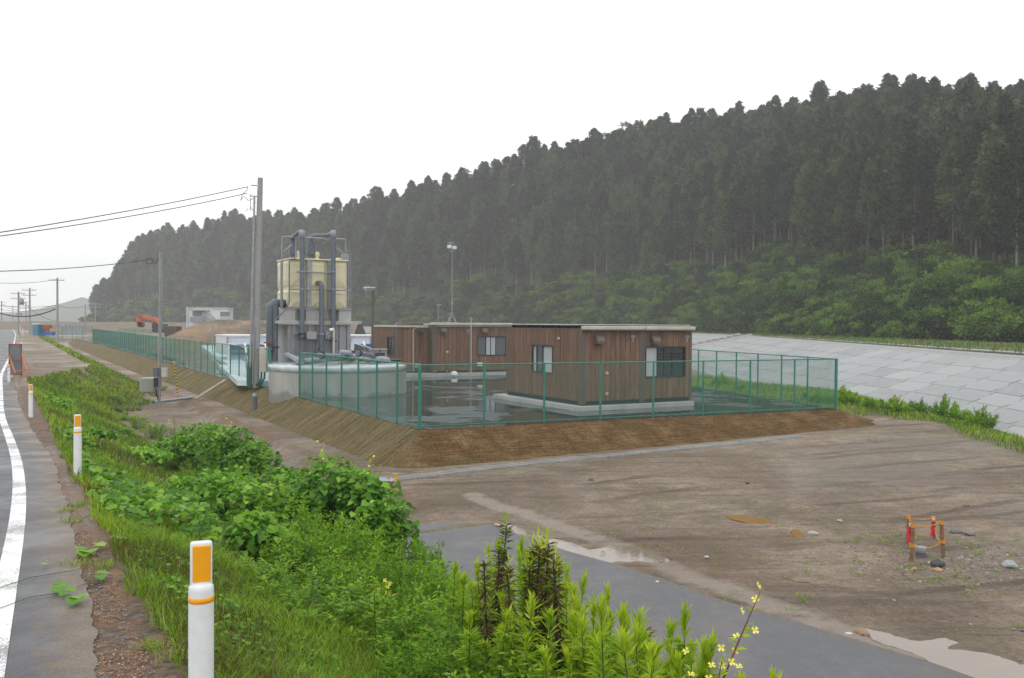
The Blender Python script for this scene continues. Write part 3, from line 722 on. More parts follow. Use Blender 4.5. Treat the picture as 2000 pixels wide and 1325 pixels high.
def blobtree(R_, Hh, n, seed, leaf=.3, lobes=9, zc=.6, ls=1.0):
    rg = np.random.default_rng(seed); cs = []; 
    for i in range(lobes):
        a = rg.random()*6.28; r = R_*.8*rg.random()**.6; cs.append((math.cos(a)*r, math.sin(a)*r, Hh*(.15+.75*rg.random()*(1-.5*r/R_)), R_*(.22+.26*rg.random())*ls))
    cs = np.array(cs); k = rg.integers(0, lobes, n); d = rg.normal(size=(n, 3)); d /= np.linalg.norm(d, axis=1, keepdims=True); d[:, 2] = np.where(rg.random(n) < .7, np.abs(d[:, 2]), d[:, 2])
    rr = cs[k, 3]*(1.25-.75*rg.random(n)**1.2)*(1+.16*np.sin(d[:, 0]*7+k)*np.cos(d[:, 1]*6)); P = cs[k, :3]+d*rr[:, None]*np.array([1, 1, .75]); P[:, 2] = np.maximum(P[:, 2], .05)
    D = d + rg.normal(size=(n, 3))*.7; c = np.zeros((n, 3)); c[:, 0] = np.clip(.45 + .18*d[:, 2] + rg.normal(0, .17, n) + (rg.random(lobes)*.5-.25)[k], 0, 1)  # leaves facing up coloured lighter, so the foliage looks lit from above
    return rhomb(P, D, leaf*(.7+.6*rg.random(n)), leaf*(.45+.4*rg.random(n)), c, rg.random(n)*6.28)
def trunkmesh(H, r0, r1=.05, seed=0, limbs=6, base=.45):
    mb = MB(); rg = random.Random(seed); pts = []; x = y = 0
    for i in range(6):
        pts.append((x, y, H*i/5*.97 - (.4 if i == 0 else 0))); x += rg.uniform(-.12, .12); y += rg.uniform(-.12, .12)
    mb.tube(pts, [r0+(r1-r0)*i/5 for i in range(6)], 6)
    for i in range(limbs):
        a = rg.random()*6.28; z = H*(base*.5 + rg.random()*.5); l = rg.uniform(.6, 1.5); mb.tube([(0, 0, z), (math.cos(a)*l, math.sin(a)*l, z+.1)], [.035, .012], 4)
    return mb

protos = []
specs = [(12.0, 2.2, .34, .42), (11.2, 2.5, .26, .34), (12.8, 2.0, .42, .50), (11.6, 2.8, .34, .30), (10.6, 2.3, .22, .40), (12.4, 2.4, .40, .38)]
for k, (H, R_, bs, tp) in enumerate(specs):
    V, F, cc = cedar(H, R_, bs, 3400, 100+k, tp)
    me = npmesh('crown', V, F, cc); me.materials.append(M_cedar)
    tb = trunkmesh(H, .15, .04, k, 7, bs)
    o = thing('cedar_tree', 'slender dark green cedar standing in the front rows of the hillside forest', 'tree', (0, 0, 0), 0, 'cedars in the front rows of the forest')
    cr = bpy.data.objects.new('crown', me); C.objects.link(cr); cr.parent = o
    tk = tb.build('trunk', M_bark if k % 3 else M_bark2, o)
    protos.append((o, cr, tk))
bprotos = []
for k, (R_, Hh, nn, lf) in enumerate([(2.6, 2.8, 2600, .30), (2.0, 2.0, 2000, .28), (3.0, 3.8, 3200, .32), (2.3, 3.0, 2400, .30)]):
    V, F, cc = blobtree(R_, Hh, nn, 300+k, lf, 22+3*k, .6, .6)
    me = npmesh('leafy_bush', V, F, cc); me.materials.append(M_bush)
    bprotos.append(me)

# candidate positions on the hill
def scatter(n, s0, s1, t0, t1, dmin, seed):
    rg = np.random.default_rng(seed); s = rg.uniform(s0, s1, n); t = rg.uniform(t0, t1, n); x, y, z = hill(s, t)
    grid = {}; keep = []
    for i in range(n):
        gx, gy = int(x[i]//dmin), int(y[i]//dmin); ok = True
        for a in (-1, 0, 1):
            for b in (-1, 0, 1):
                for j in grid.get((gx+a, gy+b), ()):
                    if (x[j]-x[i])**2+(y[j]-y[i])**2 < dmin*dmin: ok = False; break
                if not ok: break
            if not ok: break
        if ok: grid.setdefault((gx, gy), []).append(i); keep.append(i)
    k = np.array(keep); return s[k], t[k], x[k], y[k], z[k]
s, t, x, y, z = scatter(60000, .5, nS-1-.02, .16, 1.22, 2.25, 5)
edge_t = .20 + .10*vn(s*3.1, 7)
ok = (t > edge_t) & (x/np.maximum(y, 1) < .72) 
s, t, x, y, z, edge_t = s[ok], t[ok], x[ok], y[ok], z[ok], edge_t[ok]
score = (t-edge_t)*90 + np.hypot(x, y)*.32
front = np.argsort(score)
vis = (np.abs(x/y) < .60)
ind = [i for i in front if vis[i]][:292]
inds = set(ind)
rg2 = random.Random(11)
sc_ = lambda tt: rg2.uniform(.78, 1.16)
used = set(); 
for i in ind:
    k = rg2.randrange(len(protos)); o = protos[k][0]
    if k in used: o = copy_tree(o)
    used.add(k)
    px_ = 1000+1750*x[i]/y[i]; zn = 'at the left end of the hill' if px_ < 450 else 'on the slope behind the cream tank' if px_ < 760 else 'on the slope behind the far cabin' if px_ < 1000 else 'on the slope behind the near cabin' if px_ < 1350 else 'above the left half of the revetment' if px_ < 1700 else 'above the right half of the revetment'
    o['label'] = ('slender dark green cedar ' if k != 3 and k != 1 else 'broad crowned dark green cedar ')+zn
    q = sc_(0); o.location = (x[i], y[i], z[i]-.1); o.rotation_euler = (0, 0, rg2.random()*6.28); q *= 1.12; o.scale = (q*rg2.uniform(.75, 1.0), q*rg2.uniform(.75, 1.0), q*1.08)

def gn_instances(name, P, rotz, scl, idx, sets, label):
    me = bpy.data.meshes.new(name); me.vertices.add(len(P)); me.vertices.foreach_set('co', np.asarray(P, np.float32).ravel())
    for nm, ty, vals in (('rz', 'FLOAT', rotz), ('sc', 'FLOAT', scl), ('ix', 'INT', idx)):
        a = me.attributes.new(nm, ty, 'POINT'); a.data.foreach_set('value', np.asarray(vals, np.float32 if ty == 'FLOAT' else np.int32))
    o = bpy.data.objects.new(name, me); C.objects.link(o)
    ng = bpy.data.node_groups.new(name, 'GeometryNodeTree'); ng.interface.new_socket('Geometry', in_out='INPUT', socket_type='NodeSocketGeometry'); ng.interface.new_socket('Geometry', in_out='OUTPUT', socket_type='NodeSocketGeometry')
    gi = ng.nodes.new('NodeGroupInput'); go = ng.nodes.new('NodeGroupOutput'); jo = ng.nodes.new('GeometryNodeJoinGeometry')
    def at(nm, ty):
        a = ng.nodes.new('GeometryNodeInputNamedAttribute'); a.data_type = ty; a.inputs[0].default_value = nm; return a.outputs[0]
    rz = at('rz', 'FLOAT'); sc = at('sc', 'FLOAT'); ix = at('ix', 'INT'); cx = ng.nodes.new('ShaderNodeCombineXYZ'); ng.links.new(rz, cx.inputs[2])
    for objs in sets:
        for k, ob in enumerate(objs):
            oi = ng.nodes.new('GeometryNodeObjectInfo'); oi.transform_space = 'ORIGINAL'; oi.inputs[0].default_value = ob; oi.inputs['As Instance'].default_value = True
            cmp_ = ng.nodes.new('FunctionNodeCompare'); cmp_.data_type = 'INT'; cmp_.operation = 'EQUAL'; ng.links.new(ix, cmp_.inputs[2]); cmp_.inputs[3].default_value = k
            ip = ng.nodes.new('GeometryNodeInstanceOnPoints'); ng.links.new(gi.outputs[0], ip.inputs['Points']); ng.links.new(cmp_.outputs[0], ip.inputs['Selection'])
            ng.links.new(oi.outputs['Geometry'], ip.inputs['Instance']); ng.links.new(cx.outputs[0], ip.inputs['Rotation']); ng.links.new(sc, ip.inputs['Scale'])
            ng.links.new(ip.outputs[0], jo.inputs[0])
    ng.links.new(jo.outputs[0], go.inputs[0])
    md = o.modifiers.new('scatter', 'NODES'); md.node_group = ng
    tag(o, label, None, None, 'stuff'); return o
rest = [i for i in range(len(x)) if i not in inds]
bl = []
for k in range(2):
    V, F, cc = blobtree(3.0, 7.5, 2800, 350+k, .42, 20, .6, .75); V = V + np.array([0, 0, 3.0]); me = npmesh('crown', V, F, cc); me.materials.append(M_broadl)
    i = rest[k*7]; j = int(np.argmin(np.abs(x[front]/y[front]-(.30+.18*k))+score[front]*.01)); j = front[j]
    o = thing('broadleaf_tree', ['round crowned broadleaf tree at the forest edge above the stairway', 'round crowned broadleaf tree at the forest edge near the right picture side'][k], 'tree', (0, 0, 0)); cr = bpy.data.objects.new('crown', me); C.objects.link(cr); cr.parent = o; t2 = trunkmesh(7, .16, .05, 60+k, 6, .4).build('trunk', M_bark2, o)
    o.location = (x[j]+1.2, y[j]-1.0, z[j]-.3); bl.append((cr, t2))
nb_ = 900; kb = rng.choice(len(rest), nb_, False); ib = np.array(rest)[kb]
gn_instances('broadleaf_forest', np.stack([x+1.1, y+.6, z-.4], 1)[ib], rng.random(nb_)*6.28, rng.uniform(.7, 1.15, nb_), rng.integers(0, 2, nb_), [[b[0] for b in bl], [b[1] for b in bl]], 'broadleaf trees mixed into the forest')
gn_instances('forest', np.stack([x, y, z-.1], 1)[rest], rng.random(len(rest))*6.28, np.clip(rng.normal(.92, .09, len(rest)), .68, 1.12), rng.integers(0, len(protos), len(rest)),
             [[p[1] for p in protos], [p[2] for p in protos]], 'dense dark forest covering the hill behind')
# undergrowth: four bushes are things, the dense mass of them is one object
s, t, x, y, z = scatter(26000, .45, nS-1-.02, -.03, .46, 1.45, 9)
et = .26 + .14*vn(s*3.1, 7); ok = (t < et) & (x/np.maximum(y, 1) < .72); x, y, z = x[ok], y[ok], z[ok]
bo = []
pos4 = [(x[i], y[i], z[i]) for i in np.argsort(np.abs(x/y-.52)+np.hypot(x, y)*.003)[:len(bprotos)]]
for me, p in zip(bprotos, pos4):
    o = bpy.data.objects.new('leafy_bush', me); C.objects.link(o); o.location = p
    tag(o, 'bright green leafy bush at the right edge where the forest meets the revetment', 'bush', 'bushes at the forest edge'); bo.append(o)
gn_instances('undergrowth', np.stack([x, y, z-.1], 1), rng.random(len(x))*6.28, rng.uniform(.6, 1.2, len(x)), rng.integers(0, 4, len(x)), [bo], 'mass of green undergrowth along the forest foot')
# ================================================================== structures
M_green = paint('green_fence_coating', (.03, .22, .155), .4, .15, 4, 0, .25)
M_greenw = paint('green_wire_coating', (.045, .25, .18), .45, .15, 4, 0, .2)
M_gdark = paint('dark_green_plastic', (.02, .11, .08), .6, .2, 6)
M_galv = paint('galvanised_steel', (.36, .37, .38), .45, .15, 3, .5, .3)
M_conc = paint('weathered_concrete', (.33, .33, .32), .8, .15, 1.1, 0, .28, .15, True)
M_conclt = paint('pale_concrete', (.44, .44, .43), .75, .12, 1.5, 0, .25, .15, True)
M_white = paint('white_paint', (.75, .76, .77), .45, .06, 3, 0, .12)
M_cream = paint('cream_frp', (.74, .67, .45), .4, .06, 1.6, 0, .10, 0, True)
M_pvc = paint('grey_pvc_pipe', (.115, .135, .165), .35, .15, 4, 0, .2)
M_pvcl = paint('light_grey_pipe', (.30, .33, .37), .3, .15, 4, 0, .2)
M_dark = paint('dark_rubber_and_gap_shade', (.022, .023, .025), .5, .3, 5, 0, .3)
M_steelg = paint('grey_corrugated_steel', (.34, .345, .36), .45, .1, 1.8, .1, .25, 0, True)
M_orange = paint('orange_paint', (.62, .12, .03), .4, .1, 3, 0, .2)
M_rust = paint('rusty_red_steel', (.30, .085, .04), .7, .25, 9, 0, .4)
M_blue = paint('blue_paint', (.03, .12, .42), .4, .15, 3, 0, .2)
M_ltblue = paint('pale_blue_waterproofing', (.62, .76, .80), .22, .08, .7, 0, .18)
M_yel = paint('yellow_paint', (.75, .42, .03), .45, .1, 5, 0, .2)
M_reflo = paint('orange_reflector', (.95, .40, .008), .25, .1, 8, 0, .08)
M_brownf = paint('brown_steel_frame', (.125, .102, .078), .5, .12, 3, 0, .25, 0, True)
M_fascia = paint('cream_fascia', (.50, .48, .41), .4, .1, 2, 0, .2, 0)
M_rope = paint('orange_yellow_rope', (.70, .28, .03), .6, .3, 40, 0, .3)
M_red = paint('red_cloth', (.60, .025, .06), .7, .2, 8, 0, .3)
M_wood = paint('weathered_wood', (.30, .25, .19), .8, .2, 6, 0, .3, .2)
M_woodr = paint('stained_stake_wood', (.26, .14, .065), .8, .3, 12, 0, .45, .2)
def glassm(name, col, rough=.03):
    N = NM(name); N.set(col, rough, 0, .6); N.b.inputs['Coat Weight'].default_value = .6; N.b.inputs['Coat Roughness'].default_value = .02; return N.m
M_glassd = glassm('dark_window_glass', (.018, .024, .026)); M_glassl = glassm('pale_window_glass', (.42, .45, .46)); M_glassm = glassm('mid_window_glass', (.10, .12, .125))
# stained cedar boards
N = NM('stained_cedar_boards'); oi = N.n('ObjectInfo'); co = N.coord((1, 1, .12)); add = N.n('VectorMath', operation='ADD'); cmb = N.n('CombineXYZ'); N.l(N.math('MULTIPLY', oi.outputs['Random'], 37), cmb.inputs[0]); N.l(co, add.inputs[0]); N.l(cmb.outputs[0], add.inputs[1])
g1 = N.noise(add.outputs[0], 11, 6, .7, .4); g2 = N.noise(N.coord((1, 1, .6)), 1.2, 4, .6); kn = N.n('TexVoronoi'); kn.inputs['Scale'].default_value = 2.6; N.l(N.coord((1, 1, .7)), kn.inputs['Vector'])
bc = N.ramp(g1, [(.3, (.120, .070, .048)), (.5, (.178, .108, .075)), (.7, (.225, .145, .105))])
bc = N.mix(1, bc, N.ramp(oi.outputs['Random'], [(0, (.88, .87, .86)), (.5, (1.03, 1.0, .98)), (1, (1.18, 1.15, 1.12))]), 'MULTIPLY')
bc = N.mix(N.mapr(kn.outputs['Distance'], .10, .03), bc, (.028, .016, .012)); bc = N.mix(N.mapr(g2, .5, .7, 0, .35), bc, (.12, .095, .075))
N.set(bc, .65, 0, .2); N.bump(g1, .25, .01); M_board = N.m
N = NM('chequer_black_yellow'); co = N.coord(); wv = N.n('TexWave', bands_direction='Z'); wv.inputs['Scale'].default_value = 1.9; N.l(co, wv.inputs['Vector']); N.set(N.mix(N.mapr(wv.outputs[1], .45, .55), (.7, .45, .03), (.02, .02, .02)), .5); M_stripe = N.m

# ------------------------------------------------------------------ chain link fences
def chainlink(name, label, pts, h, post_r=.032, wire=.0028, pitch=.080, corner=(), group=None, rail=.021, bottom=True, spans=None):
    f = thing(name, label, 'fence', tuple(pts[0]), 0, group); P = [Vector(p) for p in pts]
    for k, p in enumerate(P):
        r = post_r*(1.35 if k in corner else 1)
        MB().tube([p+Vector((0, 0, -.15)), p+Vector((0, 0, h+.02))], r, 8).build('post', M_green, f)
    for k in range(len(P)-1):
        a, b = P[k], P[k+1]; ln = (b-a).length; d = (b-a)/ln; nr = Vector((d.y, -d.x, 0)).normalized()
        MB().tube([a+Vector((0, 0, h)), b+Vector((0, 0, h))], rail, 6, False).build('top_rail', M_green, f)
        if bottom: MB().tube([a+Vector((0, 0, .07)), b+Vector((0, 0, .07))], rail*.9, 6, False).build('bottom_rail', M_green, f)
        V = []; F = []
        z0, z1 = .06, h-.01; H = z1-z0; nn = int((ln+H)/pitch)+2
        for sgn in (1, -1):
            off = nr*(post_r*.5 + wire*sgn)
            for j in range(nn):
                x0 = j*pitch - (H if sgn > 0 else 0)     # start at z0
                xa, za, xb, zb = x0, z0, x0+sgn*H, z1
                # clip to 0..ln
                def clip(xa, za, xb, zb):
                    if max(xa, xb) <= 0 or min(xa, xb) >= ln: return None
                    def at(x): return za+(zb-za)*(x-xa)/(xb-xa)
                    A = (xa, za); B = (xb, zb)
                    if A[0] < 0: A = (0, at(0))
                    if A[0] > ln: A = (ln, at(ln))
                    if B[0] < 0: B = (0, at(0))
                    if B[0] > ln: B = (ln, at(ln))
                    return A, B
                c = clip(xa, za, xb, zb)
                if not c: continue
                A, B = c; pa = a + d*A[0] + Vector((0, 0, A[1])) + off; pb = a + d*B[0] + Vector((0, 0, B[1])) + off
                t = (pb-pa).normalized(); q = t.cross(nr); n0 = len(V)
                for p_ in (pa, pb):
                    V += [p_ + q*wire, p_ - q*wire*.5 + nr*wire*.9, p_ - q*wire*.5 - nr*wire*.9]
                F += [(n0, n0+1, n0+4, n0+3), (n0+1, n0+2, n0+5, n0+4), (n0+2, n0, n0+3, n0+5)]
        if V: link_mesh('chain_link_mesh', npmesh('chain_link_mesh', np.array([tuple(v) for v in V]), np.array(F)), M_greenw, f)
    return f
HF = 1.8
fp = [atz(px, py, 0) for px, py in ((820, 838), (925, 831), (1046, 825), (1160, 819), (1265, 813), (1367, 809), (1462, 805), (1552, 801.5), (1633, 799))]
a, b = fp[0], fp[-1]; front = [a.lerp(b, k/8) for k in range(9)]
for p in front: p.z = 0
chainlink('boundary_fence', 'green chain link fence along the front edge of the yard, above the brown embankment', front, HF, corner=(0, 8))
tank_s = atz(585, 777, 0); a = front[0]; n_ = 7
left = [a.lerp(tank_s, k/n_) for k in range(1, n_+1)]; left = [a + (left[0]-a).normalized()*.06] + left
chainlink('boundary_fence', 'green chain link fence from the front left corner back to the round concrete tank', left, HF, corner=(n_,))
rd = Vector((-.26, .966, 0)).normalized(); rp = [front[-1] + rd*(1.8*k) for k in range(0, 15)]; rp[0] = rp[0] + rd*.06
chainlink('boundary_fence', 'green chain link fence down the right side of the yard below the grey revetment', rp, HF, wire=.0026)
u0 = UV(*atz(527, 762, 0).xy)[0]; us_ = np.arange(u0, 146, 2.0)
chainlink('boundary_fence', 'long green chain link fence from the round tank left to the far yard end', [L(10.1 + (.0 if u < 60 else (u-60)*.012), u) for u in us_], HF, corner=(0, 20), wire=.0019)
ue = us_[-1]; e0 = L(10.1+(ue-60)*.012, ue); e1 = atd(103, 655, e0.y+3); e1.z = 0
chainlink('boundary_fence', 'short far green fence across the end of the yard beside the blue toilet', [e0.lerp(e1, k/4) for k in range(0, 5)], 2.1)
g0 = atd(232, 640, 150); g0.z = .2; g1 = atd(455, 640, 118); g1.z = .2
chainlink('inner_fence', 'low far green mesh fence in front of the orange excavator', [g0.lerp(g1, k/12) for k in range(13)], 1.5)

# ------------------------------------------------------------------ round concrete tank with pipework
TC = atz(661, 777, 0); TC = Vector((TC.x, TC.y, 0)); kk = Vector((TC.x, TC.y, 0)).normalized(); TCc = TC + kk*2.93; TR = 2.93
tk = thing('round_tank', 'low round pale concrete tank with wet lid, before the cream water tank', 'tank', tuple(TCc))
N = NM('tank_concrete'); co = N.coord(); a = N.noise(N.coord((1, 1, .3)), 1.3, 6, .65); b = N.noise(co, 22, 4, .7); sp = N.n('SeparateXYZ'); N.l(co, sp.inputs[0])
damp = N.mapr(N.math('ADD', sp.outputs[2], N.mapr(N.noise(co, 1.0, 4, .7), .3, .7, -.28, .28)), .0, .16, .85, 0)
N.set(N.mix(damp, N.mix(N.mapr(a, .35, .68), (.30, .30, .285), (.43, .43, .41)), (.20, .20, .185)), .75); N.bump(b, .2, .008); M_tank = N.m
MB().lathe(TCc, [(TR-.03, -.75), (TR-.03, .98)], 64).build('wall', M_tank, tk)
MB().lathe(TCc, [(TR-.04, .975), (TR, .98), (TR, 1.17), (TR-.02, 1.195), (0, 1.20)], 64).build('lid', None, tk)
N = NM('lid_wet_coating'); co = N.coord(); a = N.noise(co, .9, 5, .65); N.set(N.mix(N.mapr(a, .4, .6), (.40, .47, .49), (.55, .60, .61)), N.mapr(a, .4, .6, .08, .3)); ltop = N.m
bpy.data.objects['lid'].data.materials.append(ltop)
for k in range(14):
    an = math.pi*2*k/14; c = TCc + Vector((math.cos(an), math.sin(an), 0))*(TR-.028)
    M = Matrix.Translation(c) @ Matrix.Rotation(an, 4, 'Z'); mb = MB(M); mb.box((-.005, -.008, -.3), (.004, .008, .97)); mb.build('form_joint', M_conc, tk)
# ladder rungs
ang = math.atan2(-TCc.y+0, 0-TCc.x) 
dcam = Vector((-TCc.x, -TCc.y, 0)).normalized(); side = Vector((-dcam.y, dcam.x, 0)); 
lat = (768-661)/134.5; dr = (side*-1*0)
rtv = Vector((1, 0, 0)); rtv = (rtv - dcam*rtv.dot(dcam)).normalized(); nrm_ = (rtv*lat + dcam*math.sqrt(1-lat**2)).normalized(); tg = Vector((-nrm_.y, nrm_.x, 0))
for z in (.15, .42, .70, .92):
    c = TCc + nrm_*(TR+.0) + Vector((0, 0, z)); MB().tube([c - tg*.17 - nrm_*.03, c - tg*.17 + nrm_*.11, c + tg*.17 + nrm_*.11, c + tg*.17 - nrm_*.03], .013, 6).build('ladder_rung', M_yel, tk)
# pipes lying on the lid (each run is its own part)
def lidp(px, py, z=1.36): return atz(px, py, z)
def elbow(a, b, c, k=5):
    a, b, c = Vector(a), Vector(b), Vector(c); out = []
    for i in range(k+1):
        t = i/k; out.append(a.lerp(b, t).lerp(b.lerp(c, t), t))
    return out
def pipe(parent, pts, r, mat, name='pipe', rad=None, flanges=()):
    """polyline with rounded bends"""
    P = [Vector(p) for p in pts]; rad = rad or r*2.2; out = [P[0]]
    for i in range(1, len(P)-1):
        d1 = (P[i-1]-P[i]); d2 = (P[i+1]-P[i]); q = min(rad, d1.length*.45, d2.length*.45)
        out += elbow(P[i]+d1.normalized()*q, P[i], P[i]+d2.normalized()*q)
    out.append(P[-1]); o = MB().tube(out, r, 12).build(name, mat, parent)
    for (i, f, col) in flanges:
        a, b = P[i], P[i+1]; c = a.lerp(b, f); d = (b-a).normalized(); MB().tube([c-d*.035, c+d*.035], r*1.5, 12).build('flange', col, o)
    return o
pw = thing('lid_pipework', 'grey plastic pipes with black valves laid over the round tank lid', 'pipework', tuple(TCc + Vector((0, 0, 1.2))))
zc = 1.36
pipe(pw, [lidp(560, 692, zc+.1), lidp(583, 703, zc+.1), lidp(583, 712, 1.15)], .11, M_pvcl)
pipe(pw, [lidp(598, 712, 1.1), lidp(598, 705, zc), lidp(624, 703, zc), lidp(636, 710, 1.1)], .13, M_pvcl)
pipe(pw, [lidp(618, 694, zc+.3), lidp(660, 696, zc+.2), lidp(684, 697, zc+.1), lidp(686, 704, 1.1)], .11, M_pvc, flanges=((0, .25, M_dark), (1, .5, M_dark)))
pipe(pw, [lidp(652, 707, 1.15), lidp(656, 699, zc), lidp(680, 697, zc+.05), lidp(684, 690, zc+.3), lidp(664, 688, zc+.35)], .11, M_pvcl, flanges=((2, .5, M_dark),))
pipe(pw, [lidp(688, 706, 1.15), lidp(693, 697, zc), lidp(703, 699, zc), lidp(707, 708, 1.12)], .11, M_pvcl)
pipe(pw, [lidp(697, 690, zc+.35), lidp(737, 697, zc+.1), lidp(740, 706, 1.12)], .10, M_pvc, flanges=((0, .1, M_dark), (0, .9, M_dark)))
pipe(pw, [lidp(713, 709, 1.12), lidp(716, 702, zc), lidp(757, 702, zc), lidp(759, 711, 1.12)], .13, M_pvcl)
for px, py in ((622, 689), (693, 688), (742, 692)):
    c = lidp(px, py, zc+.3); MB().box(c-Vector((.2, .12, .07)), c+Vector((.2, .12, .07)), .02).tube([c, c+Vector((0, 0, .2))], .03, 6).build('valve', M_dark, pw)
M_tan = paint('tan_hatch', (.42, .32, .17), .5)
for px, py, w in ((617, 711, .55), (690, 709, .75)):
    c = lidp(px, py, 1.203); MB().box((c.x-w*.9, c.y-.35, 1.2), (c.x+w*.9, c.y+.35, 1.235), .01).build('hatch', M_tan, pw)
c = lidp(768, 706, 1.2); MB().box((c.x-.35, c.y-.3, 1.2), (c.x+.35, c.y+.3, 1.30), .02).build('hatch', M_dark, pw)

# ------------------------------------------------------------------ tower house with the cream tank
UF = 42.0
vL, zt_ = atu(562, 631, UF); vR, _ = atu(685, 631, UF); UB = atv(543, 640, vL)[0]
tw = thing('pump_house', 'grey ribbed steel pump house with a concrete side, carrying the cream tank', 'shed', tuple(L(vL, UF)), TH)
ztop = zt_ + .02
MB(LM).box((vL, UF+.05, 0), (vR, UB, ztop-.1)).build('wall', M_conc, tw)
vc = atu(640, 640, UF)[0]; x_ = vL; 
mbp = None; wv_ = (vR-.02-vL)/16
for k in range(16):
    x0 = vL + wv_*k; dep = .06 if k % 2 else .0
    pts = [(x0+.01, UF+.05), (x0+.01, UF-dep-.0), (x0+wv_-.01, UF-dep-.0), (x0+wv_-.01, UF+.05)]
    mb = MB(LM); mb.prism([(p[0], p[1]) for p in pts], .02, ztop-.12); mb.build('panel', M_steelg, tw)
_, z1 = atu(620, 627, UF); v0 = atu(537, 630, UF)[0]; v1 = atu(703, 630, UF)[0]
MB(LM).box((v0, UF-.25, z1-.14), (v1, UB+.2, z1), .01).build('platform', M_conclt, tw)
# supports on the platform
_, zs = atu(620, 605, UF)
for (pa, pb) in ((546, 576), (598, 626), (662, 686)):
    a_, b_ = atu(pa, 615, UF)[0], atu(pb, 615, UF)[0]; MB(LM).box((a_, UF+.0, z1), (b_, UB-.1, zs)).build('support_wall', M_conclt, tw)
MB(LM).box((vL-.1, UF-.05, zs), (vR+.02, UB-.1, zs+.07)).build('skid_frame', M_galv, tw)
for (pa, pb, ya, yb) in ((597, 617, 648, 663), (634, 648, 648, 663)):
    a_, za = atu(pa, ya, UF-.1); b_, zb = atu(pb, yb, UF-.1); MB(LM).box((a_, UF-.24, zb), (b_, UF-.06, za), .01).build('control_box', M_conclt, tw)
for k in range(5):
    v_, z_ = atu(601+k*3.4, 664, UF-.12); MB(LM).tube([(v_, UF-.12, z_), (v_, UF-.12, z_-.55)], .022, 6).build('conduit', M_galv, tw)
pipe(tw, [L(*p) for p in [(atu(573, 700, UF-.1)[0], UF-.12, .3), (atu(573, 654, UF-.1)[0], UF-.12, atu(573, 653, UF-.1)[1]), (atu(588, 652, UF-.1)[0], UF-.12, atu(588, 653, UF-.1)[1])]], .04, M_galv, 'conduit')
pipe(tw, [L(*p) for p in [(atu(570, 700, UF-.1)[0], UF-.12, .3), (atu(570, 650, UF-.1)[0], UF-.12, atu(570, 650, UF-.1)[1]), (atu(588, 650, UF-.1)[0], UF-.12, atu(588, 650, UF-.1)[1])]], .03, M_galv, 'conduit')
# the cream panel tank: rows of dished panels
ct = thing('water_tank', 'cream panelled water tank standing on top of the grey pump house', 'water tank', tuple(L(vL, UF, zs)), TH)
va, zt = atu(565, 506, UF+.1); vb, _ = atu(680, 506, UF+.1); _, zm = atu(620, 566, UF+.1); zb = zs+.09; ub = atv(557, 550, va)[0]; ub = max(ub, UF+2.2)
MB(LM).box((va+.05, UF+.15, zb), (vb-.05, ub-.05, zt-.03)).build('shell', M_cream, ct)
def dish(x0, x1, z0, z1, along='x', pos=0.0, sgn=-1, arch=True):
    """pillow panel with raised rim"""
    n = 20; V = []; F = []
    for i in range(n+1):
        for j in range(n+1):
            s, t = i/n, j/n; e = min(s, 1-s, t, 1-t); d = .07*min(1, e/.14)**.6 - .0
            if arch and t < .30 and abs(s-.5) < .30: d -= .035*(1 if (t < .27-.16*(abs(s-.5)/.30)**2*1.2) else 0)
            if .84 < t < .9 and .1 < s < .9: d += .02
            a_ = x0+(x1-x0)*s; z = z0+(z1-z0)*t
            V.append((a_, pos+sgn*d, z) if along == 'x' else (pos+sgn*d, a_, z))
    for i in range(n):
        for j in range(n): q = i*(n+1)+j; F.append((q, q+1, q+n+2, q+n+1))
    return V, F
cols = [(atu(566, 550, UF)[0], atu(599, 550, UF)[0]), (atu(608, 550, UF)[0], atu(638, 550, UF)[0]), (atu(648, 550, UF)[0], atu(679, 550, UF)[0])]
for (x0, x1) in cols:
    for (z0, z1_) in ((zb, zm-.04), (zm+.04, zt)):
        V, F = dish(x0, x1, z0, z1_, 'x', UF+.15); MB(LM).add(V, F, True).build('tank_panel', M_cream, ct)
for k in range(2):
    y0 = UF+.2+k*1.05
    for (z0, z1_) in ((zb, zm-.04), (zm+.04, zt)):
        V, F = dish(y0, y0+1.0, z0, z1_, 'y', va+.05); MB(LM).add(V, F, True).build('tank_panel', M_cream, ct)
for (pa, pb) in ((600, 607), (640, 647)):
    MB(LM).box((atu(pa, 550, UF)[0], UF-.02, zb), (atu(pb, 550, UF)[0], UF+.13, zt)).build('stiffener', M_galv, ct)
for y_ in (531, 565):
    p0, z_ = atu(580 if y_ == 531 else 566, y_, UF-.1); p1 = atu(656 if y_ == 531 else 684, y_, UF-.1)[0]; MB(LM).tube([(p0, UF-.06, z_), (p1, UF-.06, z_)], .035, 6).build('pipe_bracket', M_galv, ct)
MB(LM).box((va-.03, UF+.0, zt-.02), (vb+.03, ub+.03, zt+.05), .02).build('roof', M_cream, ct)
for (px, sc) in ((582, 1), (619, 1)):
    v_, z_ = atu(px, 506, UF+.8); MB(LM).lathe((v_, UF+.8, zt+.05), [(.11, 0), (.11, .1), (.07, .12), (.12, .2), (.14, .28), (.10, .37), (0, .41)], 14).build('vent_cap', M_cream, ct)
v_ = atu(660, 506, UF+.9)[0]; MB(LM).lathe((v_, UF+.9, zt+.05), [(.42, 0), (.42, .06), (.3, .12), (0, .16)], 20).build('manhole_cover', M_cream, ct)
v_ = atu(673, 506, UF+.5)[0]; MB(LM).box((v_-.15, UF+.3, zt+.05), (v_+.17, UF+.6, zt+.36), .02).build('junction_box', M_galv, ct)
